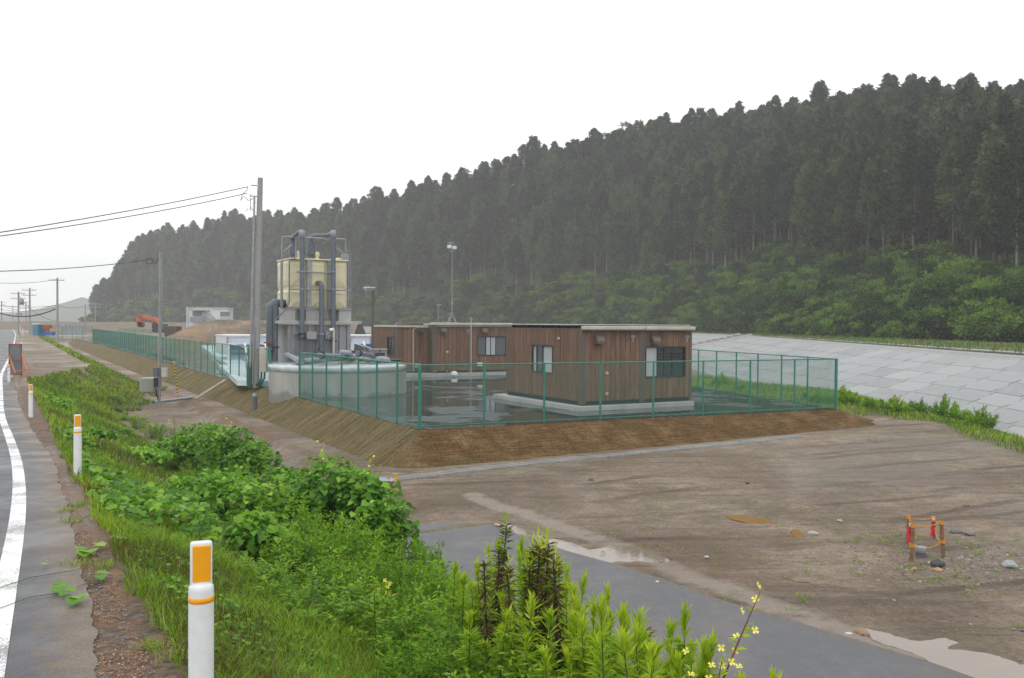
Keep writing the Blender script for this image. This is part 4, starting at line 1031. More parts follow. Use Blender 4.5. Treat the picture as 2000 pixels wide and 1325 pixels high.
# frame around
fr = thing('tank_frame', 'thin galvanised pipe support frame rising above the cream tank', 'frame', tuple(L(vL, UF, zs)), TH)
def fpt(px, py, u): v, z = atu(px, py, u); return (v, u, z)
for pts in ([fpt(551, 628, UF+.4), fpt(551, 463, UF+.4), fpt(566, 463, UF+.4)], [fpt(549, 600, UF+.2), fpt(549, 511, UF+.2)],
            [fpt(675, 503, UF+.4), fpt(675, 468, UF+.4), fpt(655, 467, UF+.4)], [fpt(566, 463, UF+.4), fpt(655, 467, UF+.4)],
            [fpt(553, 493, UF+.4), fpt(570, 478, UF+.4)], [fpt(655, 482, UF+.4), fpt(674, 499, UF+.4)], [fpt(578, 505, UF+.3), fpt(578, 455, UF+.3)]):
    for a_, b_ in zip(pts[:-1], pts[1:]): MB(LM).tube([a_, b_], .045 if pts[0][0] < -99 else .04, 6).build('frame_tube', M_galv, fr)
for pts in ([fpt(677, 488, UF), fpt(681, 494, UF), fpt(681, 603, UF)], [fpt(681, 487, UF), fpt(685, 494, UF), fpt(685, 603, UF)]):
    MB(LM).tube(pts, .022, 6).build('conduit', M_galv, fr)
mbx = [fpt(578, 506, UF-.05), fpt(566, 507, UF-.05), fpt(565, 512, UF-.05), fpt(565, 590, UF-.05), fpt(560, 602, UF-.15), fpt(543, 620, UF-.25), fpt(536, 628, UF-.3)]
MB(LM).tube(mbx, .03, 6).build('cable', M_pvc, fr)
# big grey riser pipes
rp_ = thing('riser_pipes', 'thick blue grey riser pipes bent over the top of the cream tank', 'pipework', tuple(L(vL, UF, 0)), TH)
UP = UF-.38; LP = lambda px, py, u=UP: L(*fpt(px, py, u)[:1], u, fpt(px, py, u)[2])
def P3(px, py, u=UP): v, z = atu(px, py, u); return L(v, u, z)
p1 = pipe(rp_, [P3(590, 690), P3(590, 451), P3(575, 461, UP+.9), P3(572, 464, UP+1.3), P3(572, 503, UP+1.3)], .115, M_pvc, 'riser', .22, ((0, .12, M_dark), (0, .16, M_dark)))
p2 = pipe(rp_, [P3(651, 690), P3(651, 454), P3(641, 461, UP+.9), P3(607, 461, UP+1.2), P3(607, 503, UP+1.2)], .115, M_pvc, 'riser', .22, ((0, .1, M_dark), (0, .14, M_galv)))
p3 = pipe(rp_, [P3(628, 695), P3(628, 553), P3(620, 553, UF+.1)], .115, M_pvc, 'riser', .2, ((0, .3, M_pvcl),))
for px, dy in ((572, 0), (607, 0)):
    for (ya, yb, r) in ((478, 487, .17), (487, 497, .20), (497, 505, .15)):
        a_ = P3(px, ya, UP+1.25); b_ = P3(px, yb, UP+1.25); MB().tube([a_, b_], [r, r*1.1], 12).build('coupling', M_pvc, rp_)
for px in (590, 651):
    a_ = P3(px, 454); c_ = P3(px, 462); MB().lathe(a_, [(.10, .10), (.14, .03), (.15, -.05), (.15, -.22), (.12, -.24)], 14).build('elbow_cap', M_pvcl, rp_)
    for ya, yb in ((484, 496), (530, 532), (564, 566)):
        MB().tube([P3(px, ya), P3(px, yb)], .135, 12).build('pipe_collar', M_pvcl if yb-ya < 5 else M_pvc, rp_)
# double drop pipe on the left
dp = thing('drop_pipe', 'twin blue grey drop pipe bending out of the left side of the cream tank', 'pipe', tuple(P3(530, 700)), TH)
pipe(dp, [P3(560, 593, UF+.8), P3(528, 593, UF+.4), P3(528, 672, UF+.4), P3(529, 706, UF+.4)], .20, M_pvc, 'pipe', .3, ((1, .97, M_rust), (2, .4, M_dark)))
pipe(dp, [P3(538, 596, UF+.2), P3(538, 706, UF+.2)], .12, M_pvc, 'pipe', .3, ((0, .75, M_dark),))
# striped short post and white valve stand by the pump house
st_ = thing('valve_stand', 'slim cream standpipe with a white tap and coiled hose before the pump house', 'standpipe', tuple(P3(652, 695, UF-1.2)))
pipe(st_, [P3(652, 698, UF-1.2), P3(652, 643, UF-1.2)], .06, M_fascia, 'pipe'); c = P3(650, 645, UF-1.2); MB().tube([c-Vector((.14, 0, 0)), c+Vector((.05, 0, .03))], .08, 8).build('tap', M_white, st_)
hc = P3(645, 659, UF-1.3); MB().tube([hc+Vector((math.cos(a_)*.13, 0, math.sin(a_)*.17)) for a_ in np.linspace(0, 6.28, 18)], .012, 5).build('hose', M_dark, st_)

# ------------------------------------------------------------------ brown timber clad site cabins
def boards(parent, a0, a1, z0, z1, pos, w, along='x', holes=(), gap=.016, joined=False, sgn=-1):
    """vertical boards on a wall; holes: (a,b,zlo,zhi) cut out"""
    n = max(1, round((a1-a0)/w)); w = (a1-a0)/n; J = MB(LM) if joined else None
    for k in range(n):
        x0, x1 = a0+k*w+gap/2, a0+(k+1)*w-gap/2; segs = [(x0, x1, z0, z1)]
        for (ha, hb, hl, hh) in holes:
            ns = []
            for (s0, s1, lo, hi) in segs:
                if s1 <= ha or s0 >= hb or hi <= hl or lo >= hh: ns.append((s0, s1, lo, hi)); continue
                if s0 < ha: ns.append((s0, ha, lo, hi))
                if s1 > hb: ns.append((hb, s1, lo, hi))
                c0, c1 = max(s0, ha), min(s1, hb)
                if lo < hl: ns.append((c0, c1, lo, hl))
                if hi > hh: ns.append((c0, c1, hh, hi))
            segs = ns
        th = .022 + random.uniform(0, .006)
        for (s0, s1, lo, hi) in segs:
            if s1-s0 < .02: continue
            m = J or MB(LM)
            if along == 'x': m.box((s0, pos, lo), (s1, pos+sgn*th, hi))
            else: m.box((pos, s0, lo), (pos+sgn*th, s1, hi))
            if not joined: m.build('board', M_board, parent)
    if joined: J.build('cladding', M_board, parent)
def window(parent, a, b, z0, z1, pos, along='x', panes=((0, .5, 'd'), (.5, 1, 'd')), depth=.05, sgn=-1, frame=.05, transom=None):
    def bx(m, a0, a1, l, h, d0, d1):
        if along == 'x': m.box((a0, pos+sgn*d0, l), (a1, pos+sgn*d1, h))
        else: m.box((pos+sgn*d0, a0, l), (pos+sgn*d1, a1, h))
    m = MB(LM)
    for (x0, x1, l, h) in ((a, b, z0, z0+frame), (a, b, z1-frame, z1), (a, a+frame, z0+frame, z1-frame), (b-frame, b, z0+frame, z1-frame)): bx(m, x0, x1, l, h, -.03, .045)
    f = m.build('window', M_dark if False else M_frame, parent)
    for k, (p, q, t) in enumerate(panes):
        x0 = a+frame+(b-a-2*frame)*p; x1 = a+frame+(b-a-2*frame)*q; o = .0 if k % 2 else .012
        m = MB(LM); bx(m, x0, x1, z0+frame, z1-frame, -.02-o, -.012-o); m.build('pane', {'d': M_glassd, 'l': M_glassl, 'm': M_glassm}[t], f)
        if q < .999: m = MB(LM); bx(m, x1-.015, x1+.02, z0+frame, z1-frame, -.03, .02); m.build('mullion', M_frame, f)
    if transom:
        p, q, z = transom; m = MB(LM); bx(m, a+(b-a)*p, a+(b-a)*q, z-.02, z+.02, -.012, .015); m.build('transom', M_frame, f)
    return f
M_frame = paint('dark_bronze_window_frame', (.035, .028, .025), .4, .1)
def hood(parent, v, u, z, s=.32, face='x'):
    m = MB(LM); prof = [(0, 0), (-.24, 0), (-.25, .10), (-.20, .22), (-.10, .29), (0, .31)]
    V = [(v-s/2, u+p[0], z+p[1]) for p in prof]+[(v+s/2, u+p[0], z+p[1]) for p in prof]; n = len(prof)
    m.add(V, [tuple(range(n)), tuple(range(2*n-1, n-1, -1))]+[(i, i+1, n+i+1, n+i) for i in range(1, n-1)]+[(0, 1, n+1, n)]); m.build('vent_hood', M_brownf, parent)
def cap(parent, v, u, z, r=.06):
    m = MB(LM @ Matrix.Translation((v, u, z)) @ Matrix.Rotation(RAD(90), 4, 'X')); m.lathe((0, 0, 0), [(r, -.01), (r, .03), (r*.6, .045), (r*.35, .03), (0, .03)], 14); m.build('round_cap', M_fascia, parent)
def tmark(parent, v, u, z):
    m = MB(LM); m.box((v-.10, u-.012, z-.02), (v+.10, u, z+.02)).box((v-.02, u-.012, z-.22), (v+.02, u, z-.05)).box((v-.07, u-.014, z-.075), (v+.07, u-.002, z-.05)); m.build('bracket_mark', M_galv, parent)

U1 = 25.75; V1a = atu(1137, 700, U1)[0]; V1b = atu(1350, 700, U1)[0]; U1b = 31.1; Vm = atu(1254, 700, U1)[0]
_, zr1 = atu(1240, 637.5, U1); _, zb1 = atu(1240, 783, U1)
cb = thing('site_cabin', 'near brown timber clad site cabin on a concrete plinth, right of the yard', 'cabin', tuple(L(V1a, U1)), TH)
pl_ = thing('cabin_plinth', 'low concrete plinth under the near brown cabin', 'plinth', tuple(L(V1a, U1)), TH)
MB(LM).box((V1a-.28, U1-.18, -.02), (V1b+.02, U1b+.6, .16), .015).build('kerb_block', M_conclt, pl_)
Z0, Z1 = .34, zr1-.13
MB(LM).box((V1a+.03, U1+.03, .2), (V1b-.03, U1b-.03, Z1)).build('body', M_brownf, cb)
MB(LM).box((V1a+.02, U1+.005, .18), (V1b-.02, U1b, .30)).build('floor_gap_shade', M_dark, cb)  # dark box standing in for the shaded gap between cabin and plinth
pw_ = .115
for (x0, x1) in ((V1a-.0, V1a+.13), (Vm-.13, Vm+.13), (V1b-.12, V1b)):
    MB(LM).box((x0, U1-.035, .2), (x1, U1+.04, Z1)).build('corner_post', M_brownf, cb)
MB(LM).box((V1a-.03, U1-.03, .2), (V1a+.04, U1+.14, Z1)).build('corner_post', M_brownf, cb)
MB(LM).box((V1a-.03, U1b-.14, .2), (V1a+.04, U1b, Z1)).build('corner_post', M_brownf, cb)
wa, wz1 = atu(1259, 677, U1); wb, wz0 = atu(1338, 736, U1)
boards(cb, V1a+.13, Vm-.13, .32, Z1, U1+.0, .21)
boards(cb, Vm+.13, V1b-.12, .32, Z1, U1+.0, .24, holes=((wa, wb, wz0, wz1),))
window(cb, wa, wb, wz0, wz1, U1, 'x', ((0, .30, 'l'), (.30, .47, 'd'), (.47, 1, 'd')), transom=(.3, .98, wz1-.32))
ua, z1w = atv(1040, 673, V1a); ub_, z0w = atv(1081, 731, V1a); ulo, uhi = min(ua, ub_), max(ua, ub_)
boards(cb, U1+.14, U1b-.14, .32, Z1, V1a+.0, .2, 'y', holes=((ulo, uhi, z0w, z1w),))
window(cb, ulo, uhi, z0w, z1w, V1a, 'y', ((0, .5, 'l'), (.5, .8, 'm'), (.8, 1, 'l')))
hv, hz1 = atu(1166, 672, U1); hood(cb, hv, U1-.02, hz1); hv, hz1 = atu(1275, 672, U1); hood(cb, hv, U1-.02, hz1)
for px, py in ((1184, 729), (1184, 769)): v_, z_ = atu(px, py, U1); cap(cb, v_, U1-.03, z_)
u_, z_ = atv(1093, 662, V1a); m = MB(LM @ Matrix.Translation((V1a-.03, u_, z_)) @ Matrix.Rotation(RAD(-90), 4, 'Y')); m.lathe((0, 0, 0), [(.06, -.01), (.06, .03), (0, .04)], 14); m.build('round_cap', M_fascia, cb)
for px in (1235, 1341): v_, z_ = atu(px, 657, U1); tmark(cb, v_, U1-.035, z_)
# fascia gutters, roof sheets
for (x0, x1) in ((V1a-.05, Vm-.03), (Vm+.03, V1b+.04)):
    m = MB(LM); m.box((x0, U1-.20, Z1+.0), (x1, U1+.02, Z1+.13), .02); m.build('fascia', M_fascia, cb)
    m = MB(LM); m.box((x0, U1-.205, Z1-.035), (x1, U1-.06, Z1-.003), .01); m.build('gutter', M_brownf, cb)
def corrugated(parent, x0, x1, y0, y1, z, along='y', pitch=.10, amp=.018, mat=None, slope=0.0):
    V = []; n = int((y1-y0)/pitch*4); 
    for i in range(n+1):
        y = y0+(y1-y0)*i/n; zz = z+amp*math.sin(i*math.pi/2)
        V += [(x0, y, zz), (x1, y, zz+slope)]
    F = [(2*i, 2*i+1, 2*i+3, 2*i+2) for i in range(n)]; V2 = [(a_[0], a_[1], a_[2]-.012) for a_ in V]; o_ = len(V)
    F2 = [(o_+2*i, o_+2*i+2, o_+2*i+3, o_+2*i+1) for i in range(n)] + [(2*i, 2*i+2, o_+2*i+2, o_+2*i) for i in range(n)]
    MB(LM).add(V+V2, F+F2).build('roof_sheet', mat or M_galv, parent)
corrugated(cb, V1a-.12, V1b+.02, U1+.05, U1b+.1, Z1+.17, mat=M_roofw if 'M_roofw' in globals() else M_conclt)
MB(LM).box((V1a-.02, U1+.03, Z1), (V1a+.05, U1b-.03, Z1+.04)).build('side_rail', M_brownf, cb)
for k in range(5):
    y = U1+.5+k*1.1; MB(LM).box((V1a+.02, y, Z1+.04), (V1a+.1, y+.09, Z1+.14)).build('roof_bracket', M_dark, cb)
MB(LM).box((V1a+.25, U1+.03, Z1), (V1b-.1, U1b-.1, Z1+.13)).build('roof_gap_shade', M_dark, cb)  # dark filler painting the shade in the gap under the roof sheet

# far cabin: annex + two modules
U2 = 45.7; V2b = atu(845, 680, U2)[0]; V2c = atu(918, 680, U2)[0]; V2d = atu(996, 680, U2)[0]; _, zr2 = atu(900, 630, U2)
U2a = 46.3; V2a = atu(775, 680, U2a)[0]
c2 = thing('site_cabin', 'far brown timber clad site cabin with an aerial mast, behind the wet yard', 'cabin', tuple(L(V2b, U2)), TH)
p2_ = thing('cabin_plinth', 'concrete plinth strip under the far brown cabin', 'plinth', tuple(L(V2b, U2)), TH)
MB(LM).box((V2a-.1, U2-.2, -.02), (V2d+.15, U2+5.6, .18), .015).build('kerb_block', M_conclt, p2_)
Z2 = zr2-.17
MB(LM).box((V2b+.02, U2+.03, .2), (V2d, U2+5.3, Z2)).build('body', M_brownf, c2)
MB(LM).box((V2a+.03, U2a+.03, .2), (V2b+.1, U2a+3.6, Z2-.12)).build('annex_body', M_brownf, c2)
MB(LM).box((V2b+.05, U2+.005, .19), (V2d-.05, U2+.03, .32)).build('floor_gap_shade', M_dark, c2)  # thin dark strip, painted shade of the gap below the far cabin
for (x0, x1) in ((V2b-.02, V2b+.22), (V2c-.15, V2c+.15), (V2d-.14, V2d)):
    MB(LM).box((x0, U2-.035, .2), (x1, U2+.04, Z2)).build('corner_post', M_brownf, c2)
MB(LM).box((V2b-.03, U2-.03, .2), (V2b+.02, U2a+.1, Z2)).build('corner_post', M_brownf, c2)
MB(LM).box((V2a-.02, U2a-.03, .2), (V2a+.12, U2a+.1, Z2-.12)).build('corner_post', M_brownf, c2)
w2a, w2z1 = atu(932, 657, U2); w2b, w2z0 = atu(989, 694.5, U2)
boards(c2, V2b+.22, V2c-.15, .32, Z2, U2, .24); boards(c2, V2c+.15, V2d-.14, .32, Z2, U2, .24, holes=((w2a, w2b, w2z0, w2z1),))
boards(c2, V2a+.12, V2b-.03, .32, Z2-.12, U2a, .24)
window(c2, w2a, w2b, w2z0, w2z1, U2, 'x', ((0, .28, 'm'), (.28, .45, 'l'), (.45, .64, 'l'), (.64, 1, 'm')))
ua, zz1 = atv(770, 657, V2a); ub_, zz0 = atv(757, 694, V2a); boards(c2, U2a+.1, U2a+3.5, .32, Z2-.12, V2a, .22, 'y', holes=((min(ua, ub_), max(ua, ub_), zz0, zz1),), joined=True)
window(c2, min(ua, ub_), max(ua, ub_), zz0, zz1, V2a, 'y', ((0, .5, 'm'), (.5, 1, 'd')))
for px in (864, 944): v_, z_ = atu(px, 651, U2); hood(c2, v_, U2-.02, z_, .32)
v_, z_ = atu(873, 688, U2); cap(c2, v_, U2-.03, z_, .07)
for px in (914, 991): v_, z_ = atu(px, 645, U2); tmark(c2, v_, U2-.035, z_)
for (x0, x1) in ((V2b-.15, V2c-.03), (V2c+.03, V2d+.05)): m = MB(LM); m.box((x0, U2-.2, Z2), (x1, U2+.03, Z2+.15), .02); m.build('fascia', M_fascia, c2)
MB(LM).box((V2b-.05, U2+.03, Z2), (V2d, U2+5.4, Z2+.10)).build('roof', M_conclt, c2)
MB(LM).box((V2a-.08, U2a-.12, Z2-.12), (V2b-.05, U2a+3.7, Z2-.02)).build('annex_roof', M_fascia, c2)
v_, z_ = atu(790, 628, U2a+1); MB(LM).box((v_-.3, U2a+.6, Z2-.02), (v_+1.0, U2a+1.5, Z2+.15), .02).build('roof_unit', M_brownf, c2)
# conduit and floodlight on the annex wall
pipe(c2, [L(*p) for p in [(atu(806, 718, U2a)[0], U2a-.06, .3), (atu(806, 641, U2a)[0], U2a-.06, atu(806, 641, U2a)[1]), (atu(838, 640, U2a)[0], U2a-.06, atu(838, 640, U2a)[1]), (atu(846, 637, U2)[0], U2-.10, Z2-.05), (V2d, U2-.08, Z2-.05)]], .032, M_fascia, 'conduit', .2)
v_, z_ = atu(819, 650, U2a); MB(LM).box((v_-.14, U2a-.28, z_-.10), (v_+.14, U2a-.12, z_+.12), .03).build('floodlight', M_dark, c2)
MB(LM).tube([(v_, U2a-.12, z_), (v_, U2a, z_)], .03, 6).build('lamp_arm', M_dark, c2)
v_, z_ = atu(812, 714, U2a); MB(LM).box((v_-.12, U2a-.2, z_-.12), (v_+.25, U2a-.04, z_+.10), .02).build('meter_box', M_conclt, c2)
v_, z_ = atu(935, 712, U2); MB(LM).box((v_-.15, U2-.22, z_-.1), (v_+.15, U2-.05, z_+.1), .02).build('meter_box', M_white, c2)
v_ = atu(921, 650, U2-.5)[0]; stp = thing('slim_pole', 'slim white pole with a round top standing against the far cabin', 'pole', tuple(L(v_, U2-.45, 0)), TH)
MB(LM).tube([(v_, U2-.45, 0), (v_, U2-.45, atu(921, 624, U2-.45)[1])], .03, 8).build('shaft', M_fascia, stp); MB(LM).lathe((v_, U2-.45, atu(921, 624, U2-.45)[1]), [(.05, 0), (.06, .05), (0, .1)], 10).build('finial', M_fascia, stp)
for k, px in enumerate((828, 851, 873, 887)):
    v_, _ = atu(px, 730, U2-.6); g = thing('hydrant_tap', ['small upright tap pipe by the annex corner', 'thin grey tap pipe before the far cabin', 'short dark standpipe before the far cabin', 'white domed cover on the wet yard before the far cabin'][k], 'tap', tuple(L(v_, U2-.6, 0)))
    MB(LM).tube([(v_, U2-.6, 0), (v_, U2-.6, .45 if k < 3 else .12)], .025, 6).build('pipe', M_galv, g)
    if k == 3: MB(LM).lathe((v_, U2-.6, .1), [(.2, 0), (.2, .12), (.12, .2), (0, .22)], 12).build('dome', M_white, g)
    else: MB(LM).box((v_-.05, U2-.64, .42), (v_+.05, U2-.56, .5)).build('tap_head', M_dark, g)

# aerial mast on the far cabin roof
am = thing('aerial_mast', 'thin grey aerial mast with antennas and tripod on the far cabin roof', 'mast', tuple(L(*fpt(883, 629, U2+1.5)[:1], U2+1.5, Z2+.1)), TH)
UA = U2+1.5; A3 = lambda px, py, u=UA: P3(px, py, u)
b = A3(883, 628); t_ = A3(883, 488); mt = MB().tube([A3(883, 612), t_], .028, 6).build('mast_tube', M_galv, am)
for dx, dy in ((-.28, -.2), (.28, -.2), (-.18, .3), (.22, .3)):
    p = L(*UV(*b.xy)[::-1]); MB().tube([Vector((b.x+dx, b.y+dy, Z2+.1)), A3(883, 612)], .022, 5).build('tripod_leg', M_galv, am)
MB().tube([b+Vector((-.18, -.12, .22)), b+Vector((.18, -.12, .22))], .015, 5).build('cross_brace', M_galv, am)
c = A3(883, 594); MB().lathe(c-Vector((0, 0, .07)), [(0, 0), (.06, .03), (.06, .1), (0, .14)], 8).build('clamp', M_galv, am)
for (x0, x1, y) in ((875, 888, 474), (875, 888, 477), (876, 888, 491), (876, 888, 481)): MB().tube([A3(x0, y), A3(x1, y)], .02, 5).build('antenna_rod', M_galv, am)
for px, py in ((877, 482), (887, 484)): c = A3(px, py); MB().box(c-Vector((.1, .08, .1)), c+Vector((.14, .08, .09)), .02).build('antenna_box', M_white, am)
MB().tube([A3(883, 495), A3(881, 474)], .02, 5).build('antenna_boom', M_galv, am)
for px, py in ((846, 627), (868, 627)): MB().tube([A3(882, 495), A3(px, py, UA+1)], .008, 4).build('guy_wire', M_dark, am)
s2 = thing('aerial_stub', 'short stub mast with a flat bar beside the taller aerial mast', 'mast', tuple(A3(856, 627)), TH)
MB().tube([A3(856, 628), A3(856, 597)], .022, 5).build('mast_tube', M_galv, s2); MB().tube([A3(853, 596), A3(861, 596)], .035, 5).build('bar', M_galv, s2)

# yard lamp
UY = 47.0; v_, zl_ = atu(728, 568, UY); yl = thing('yard_lamp', 'dark lamp post with a shoebox light head behind the round tank', 'street lamp', tuple(L(v_, UY, 0)), TH)
MB(LM).tube([(v_, UY, 0), (v_, UY, zl_)], [.085, .065], 10).build('post', M_brownf, yl); v0_, z0_ = atu(712, 564, UY)
MB(LM).box((v0_, UY-.3, z0_-.06), (v_+.1, UY+.3, z0_+.1), .06).build('lamp_head', M_pvcl, yl); MB(LM).box((v0_+.05, UY-.2, z0_-.09), (v_-.05, UY+.2, z0_-.055)).build('lens', M_white, yl)
gb = thing('kiosk_box', 'small grey electrical kiosk behind the round tank near the lamp post', 'kiosk', tuple(L(*fpt(745, 690, 45.5)[:1], 45.5, 0)), TH)
v0_, z0_ = atu(728, 684, 45.5); v1_, _ = atu(756, 684, 45.5); MB(LM).box((v0_, 45.5, 0), (v1_, 46.0, z0_), .01).build('cabinet', M_conc, gb); MB(LM).box((v0_-.04, 45.45, z0_), (v1_+.04, 46.05, z0_+.05)).build('lid', M_conclt, gb)

# ------------------------------------------------------------------ treatment basins: pale blue decks and white steel tanks with blue frames
def deck(name, label, px, z, th=.25, mat=M_ltblue):
    o = thing(name, label, 'deck', tuple(atz(*px[0], z)))
    P = [atz(*p, z) for p in px]; MB().prism([(p.x, p.y) for p in P], z-th, z).build('slab', mat, o); return o
deck('basin_deck', 'pale blue coated concrete deck nearest the left fence', [(389, 673.5), (446, 673), (530, 721), (530, 745), (463, 743), (427, 713), (446, 712.5)], .28)
deck('basin_deck', 'narrow pale blue deck strip beyond the widest deck', [(434, 679), (444, 677), (524, 702), (524, 712), (490, 700)], .55)
rl = thing('deck_edge_wall', 'low grey wall between the pale blue decks', 'wall', tuple(atz(420, 676, .5)))
P = [atz(*p, .45) for p in ((418, 674), (430, 674), (526, 716), (526, 722))]; MB().prism([(p.x, p.y) for p in P], 0, .42).build('coping', M_conc, rl)
UT = 66.0
def steeltank(px0, px1, label):
    v0_, z0_ = atu(px0, 657.5, UT); v1_, _ = atu(px1, 657.5, UT); o = thing('steel_tank', label, 'tank', tuple(L(v0_, UT, 0)), TH)
    MB(LM).box((v0_, UT, .6), (v1_, UT+4, z0_)).build('shell', M_white, o); n = max(1, round((v1_-v0_)/1.9)); w = (v1_-v0_)/n
    MB(LM).box((v0_-.05, UT-.12, z0_), (v1_+.05, UT+4.1, z0_+.1)).build('rim', M_white, o)
    zl2 = atu(600, 671, UT)[1]; 
    MB(LM).box((v0_, UT-.5, zl2-.34), (v1_, UT-.02, zl2-.06)).build('base_frame', M_blue, o); MB(LM).box((v0_, UT-.3, 0), (v1_, UT-.02, zl2-.38)).build('base_wall', M_conclt, o); MB(LM).box((v0_, UT-.46, zl2-.75), (v1_, UT-.31, zl2-.62)).build('base_frame', M_blue, o)
    for k in range(n+1):
        x = v0_+w*k; MB(LM).box((x-.06, UT-.1, zl2), (x+.06, UT-.01, z0_)).build('rib', M_galv, o)
        MB(LM).box((x-.12, UT-.62, 0), (x+.12, UT-.5, zl2+.05)).build('leg', M_white, o)
    for k in range(n):
        x = v0_+w*k; MB(LM).tube([(x+.1, UT-.7, zl2), (x+w-.1, UT-.9, zl2-.45)], .035, 6).build('brace', M_white, o); MB(LM).box((x+.25, UT-.56, zl2-.4), (x+w-.25, UT-.505, zl2-.2)).build('slot', M_glassm, o)
    return o
steeltank(444, 556, 'white steel basin tank with blue frame left of the pump house'); steeltank(684, 764, 'white steel basin tank with blue frame between pump house and far cabin')
for i, (px, y0, y1) in enumerate(((479, 671, 690), (519, 671, 686), (711, 668, 676), (752, 668, 684))):
    pa = atd(px-1, y0, 52); pb = atd(px+2, y1, 51); s_ = thing('white_prop', ['white slanted prop left of the utility pole base', 'white slanted prop right of the utility pole', 'white slanted prop right of the pump house', 'white slanted prop beside the far cabin window'][i], 'prop', tuple(pb))
    MB().tube([pa, pb], .06, 6).build('tube', M_white, s_); MB().tube([pb, Vector((pb.x, pb.y, 0))], .04, 6).build('foot', M_galv, s_)

# ------------------------------------------------------------------ poles and wires
def up_(px0, py0, px1, py1, Y): return atd(px0, py0, Y), atd(px1, py1, Y)
top, bot = up_(507, 347, 498, 757, 40.7); bot.z = 0; bot.x, bot.y = atz(498, 757, 0).xy; top.y = bot.y
cpole = thing('utility_pole', 'tall slightly leaning concrete utility pole with climbing pegs beside the round tank', 'utility pole', tuple(bot))
MB().tube([bot, top], [.19, .115], 14).build('shaft', M_conc, cpole)
pa = atd(497, 385, bot.y-.2); pb = atd(488, 752, bot.y-.2); MB().tube([pa, pb], [.045, .055], 8).build('riser_conduit', M_galv, cpole)
pc = atd(493.5, 500, bot.y-.25); MB().tube([atd(496, 640, bot.y-.25), atd(493, 752, bot.y-.25)], .03, 8).build('riser_conduit', M_galv, cpole)
for k in range(11):
    f = .18+.07*k; c = bot.lerp(top, f); s = 1 if k % 2 else -1; MB().tube([c, c+Vector((s*.32, 0, .02))], .011, 5).build('step_peg', M_galv, cpole)
for f in (.93, .80, .62, .40, .36): c = bot.lerp(top, f); r = .19+(.115-.19)*f; MB().tube([c-Vector((0, 0, .03)), c+Vector((0, 0, .03))], r+.012, 14).build('band', M_galv, cpole)
for k, (px, py) in enumerate(((502, 363), (502, 384))):
    c = atd(px, py, bot.y-.1); MB().tube([c, c+Vector((-.28, 0, .02))], .02, 6).build('wire_clamp', M_dark, cpole)
def cord(pl): return MB().tube([atd(a_, b_, bot.y-.1) for a_, b_ in pl], .014, 5)
cord([(484, 365), (482, 372), (477, 377), (473, 380), (471, 386), (470, 393), (473, 388), (476, 383), (481, 388), (485, 392), (490, 391), (496, 387)]).build('slack_cable', M_dark, cpole)
cord([(488, 378), (490, 386), (489, 398), (489, 412), (484, 407), (481, 413)]).build('slack_cable', M_dark, cpole)
cord([(489, 404), (494, 412), (497, 411)]).build('slack_cable', M_dark, cpole)
v0_, z0_ = atu(509, 680, 33.8+2.2); bx0 = atd(507, 678, bot.y-.7); bx1 = atd(523, 727, bot.y-.5)
eb = thing('switch_box', 'beige grey electrical cabinet fixed beside the utility pole foot', 'electrical box', tuple(bx1)); MB().box((bx0.x, bot.y-.75, bx1.z), (bx1.x, bot.y-.45, bx0.z), .02).build('cabinet', M_fascia, eb)
for px in (511, 517): a_ = atd(px, 727, bot.y-.6); MB().tube([a_, a_+Vector((-.05, .1, -.3)), Vector((a_.x-.35, bot.y-.2, .12))], .045, 8).build('hose', M_green, eb)
MB().tube([Vector((bot.x+.12, bot.y-.1, bx0.z-.1)), Vector((bx0.x+.02, bot.y-.6, bx0.z-.1))], .03, 6).build('arm', M_galv, eb)
gd = thing('cable_guard', 'rolled green plastic guard around the utility pole foot', 'guard', tuple(bot)); MB().lathe(bot+Vector((-.18, -.1, 0)), [(.15, 0), (.18, .3), (.17, .7), (.14, 1.15)], 14).build('sleeve', M_gdark, gd)
def wire(label, pts, r=.012, sag=0.0, n=24):
    a_, b_ = Vector(pts[0]), Vector(pts[1]); P = []
    for i in range(n+1):
        t = i/n; p = a_.lerp(b_, t); p.z -= sag*4*t*(1-t); P.append(p)
    o = MB().tube(P, r, 5).build('power_line', M_dark); tag(o, label, 'wire'); return o
wire('upper overhead wire leading left from the tall concrete pole', (atd(484, 365, 40.6), atd(-160, 478, 26)), .017, .12)
wire('lower overhead wire leading left from the tall concrete pole', (atd(482, 378, 40.6), atd(-160, 482, 26)), .016, .15)
# thin steel pole with meter boxes
b = atz(311, 790, -.9); sp_ = thing('service_pole', 'thin steel service pole with meter boxes at the foot of the embankment', 'pole', (b.x, b.y, -.95))
t_ = atd(312.5, 492, b.y); MB().tube([Vector((b.x, b.y, -1.0)), t_], [.065, .045], 10).build('shaft', M_galv, sp_)
MB().tube([atd(315.5, 505, b.y-.1), atd(315, 760, b.y-.1)], .03, 8).build('conduit', M_galv, sp_)
cl = atd(292, 510, b.y); MB().tube([cl+Vector((math.cos(a_)*.17, 0, math.sin(a_)*.14)) for a_ in np.linspace(0, 12.5, 34)], .014, 5).build('cable_coil', M_dark, sp_)
MB().tube([atd(286, 508, b.y), atd(299, 507, b.y), atd(304, 516, b.y), atd(308, 503, b.y)], .014, 5).build('slack_cable', M_dark, sp_)
MB().tube([atd(298, 515, b.y), atd(306, 513, b.y), atd(311, 508, b.y)], .012, 5).build('slack_cable', M_dark, sp_)
def bxpx(parent, px0, py0, px1, py1, Y, dep, mat, name='box', bev=.01):
    a_ = atd(px0, py0, Y-dep); c_ = atd(px1, py1, Y-dep); return MB().box((a_.x, Y-dep, c_.z), (c_.x, Y, a_.z), bev).build(name, mat, parent)
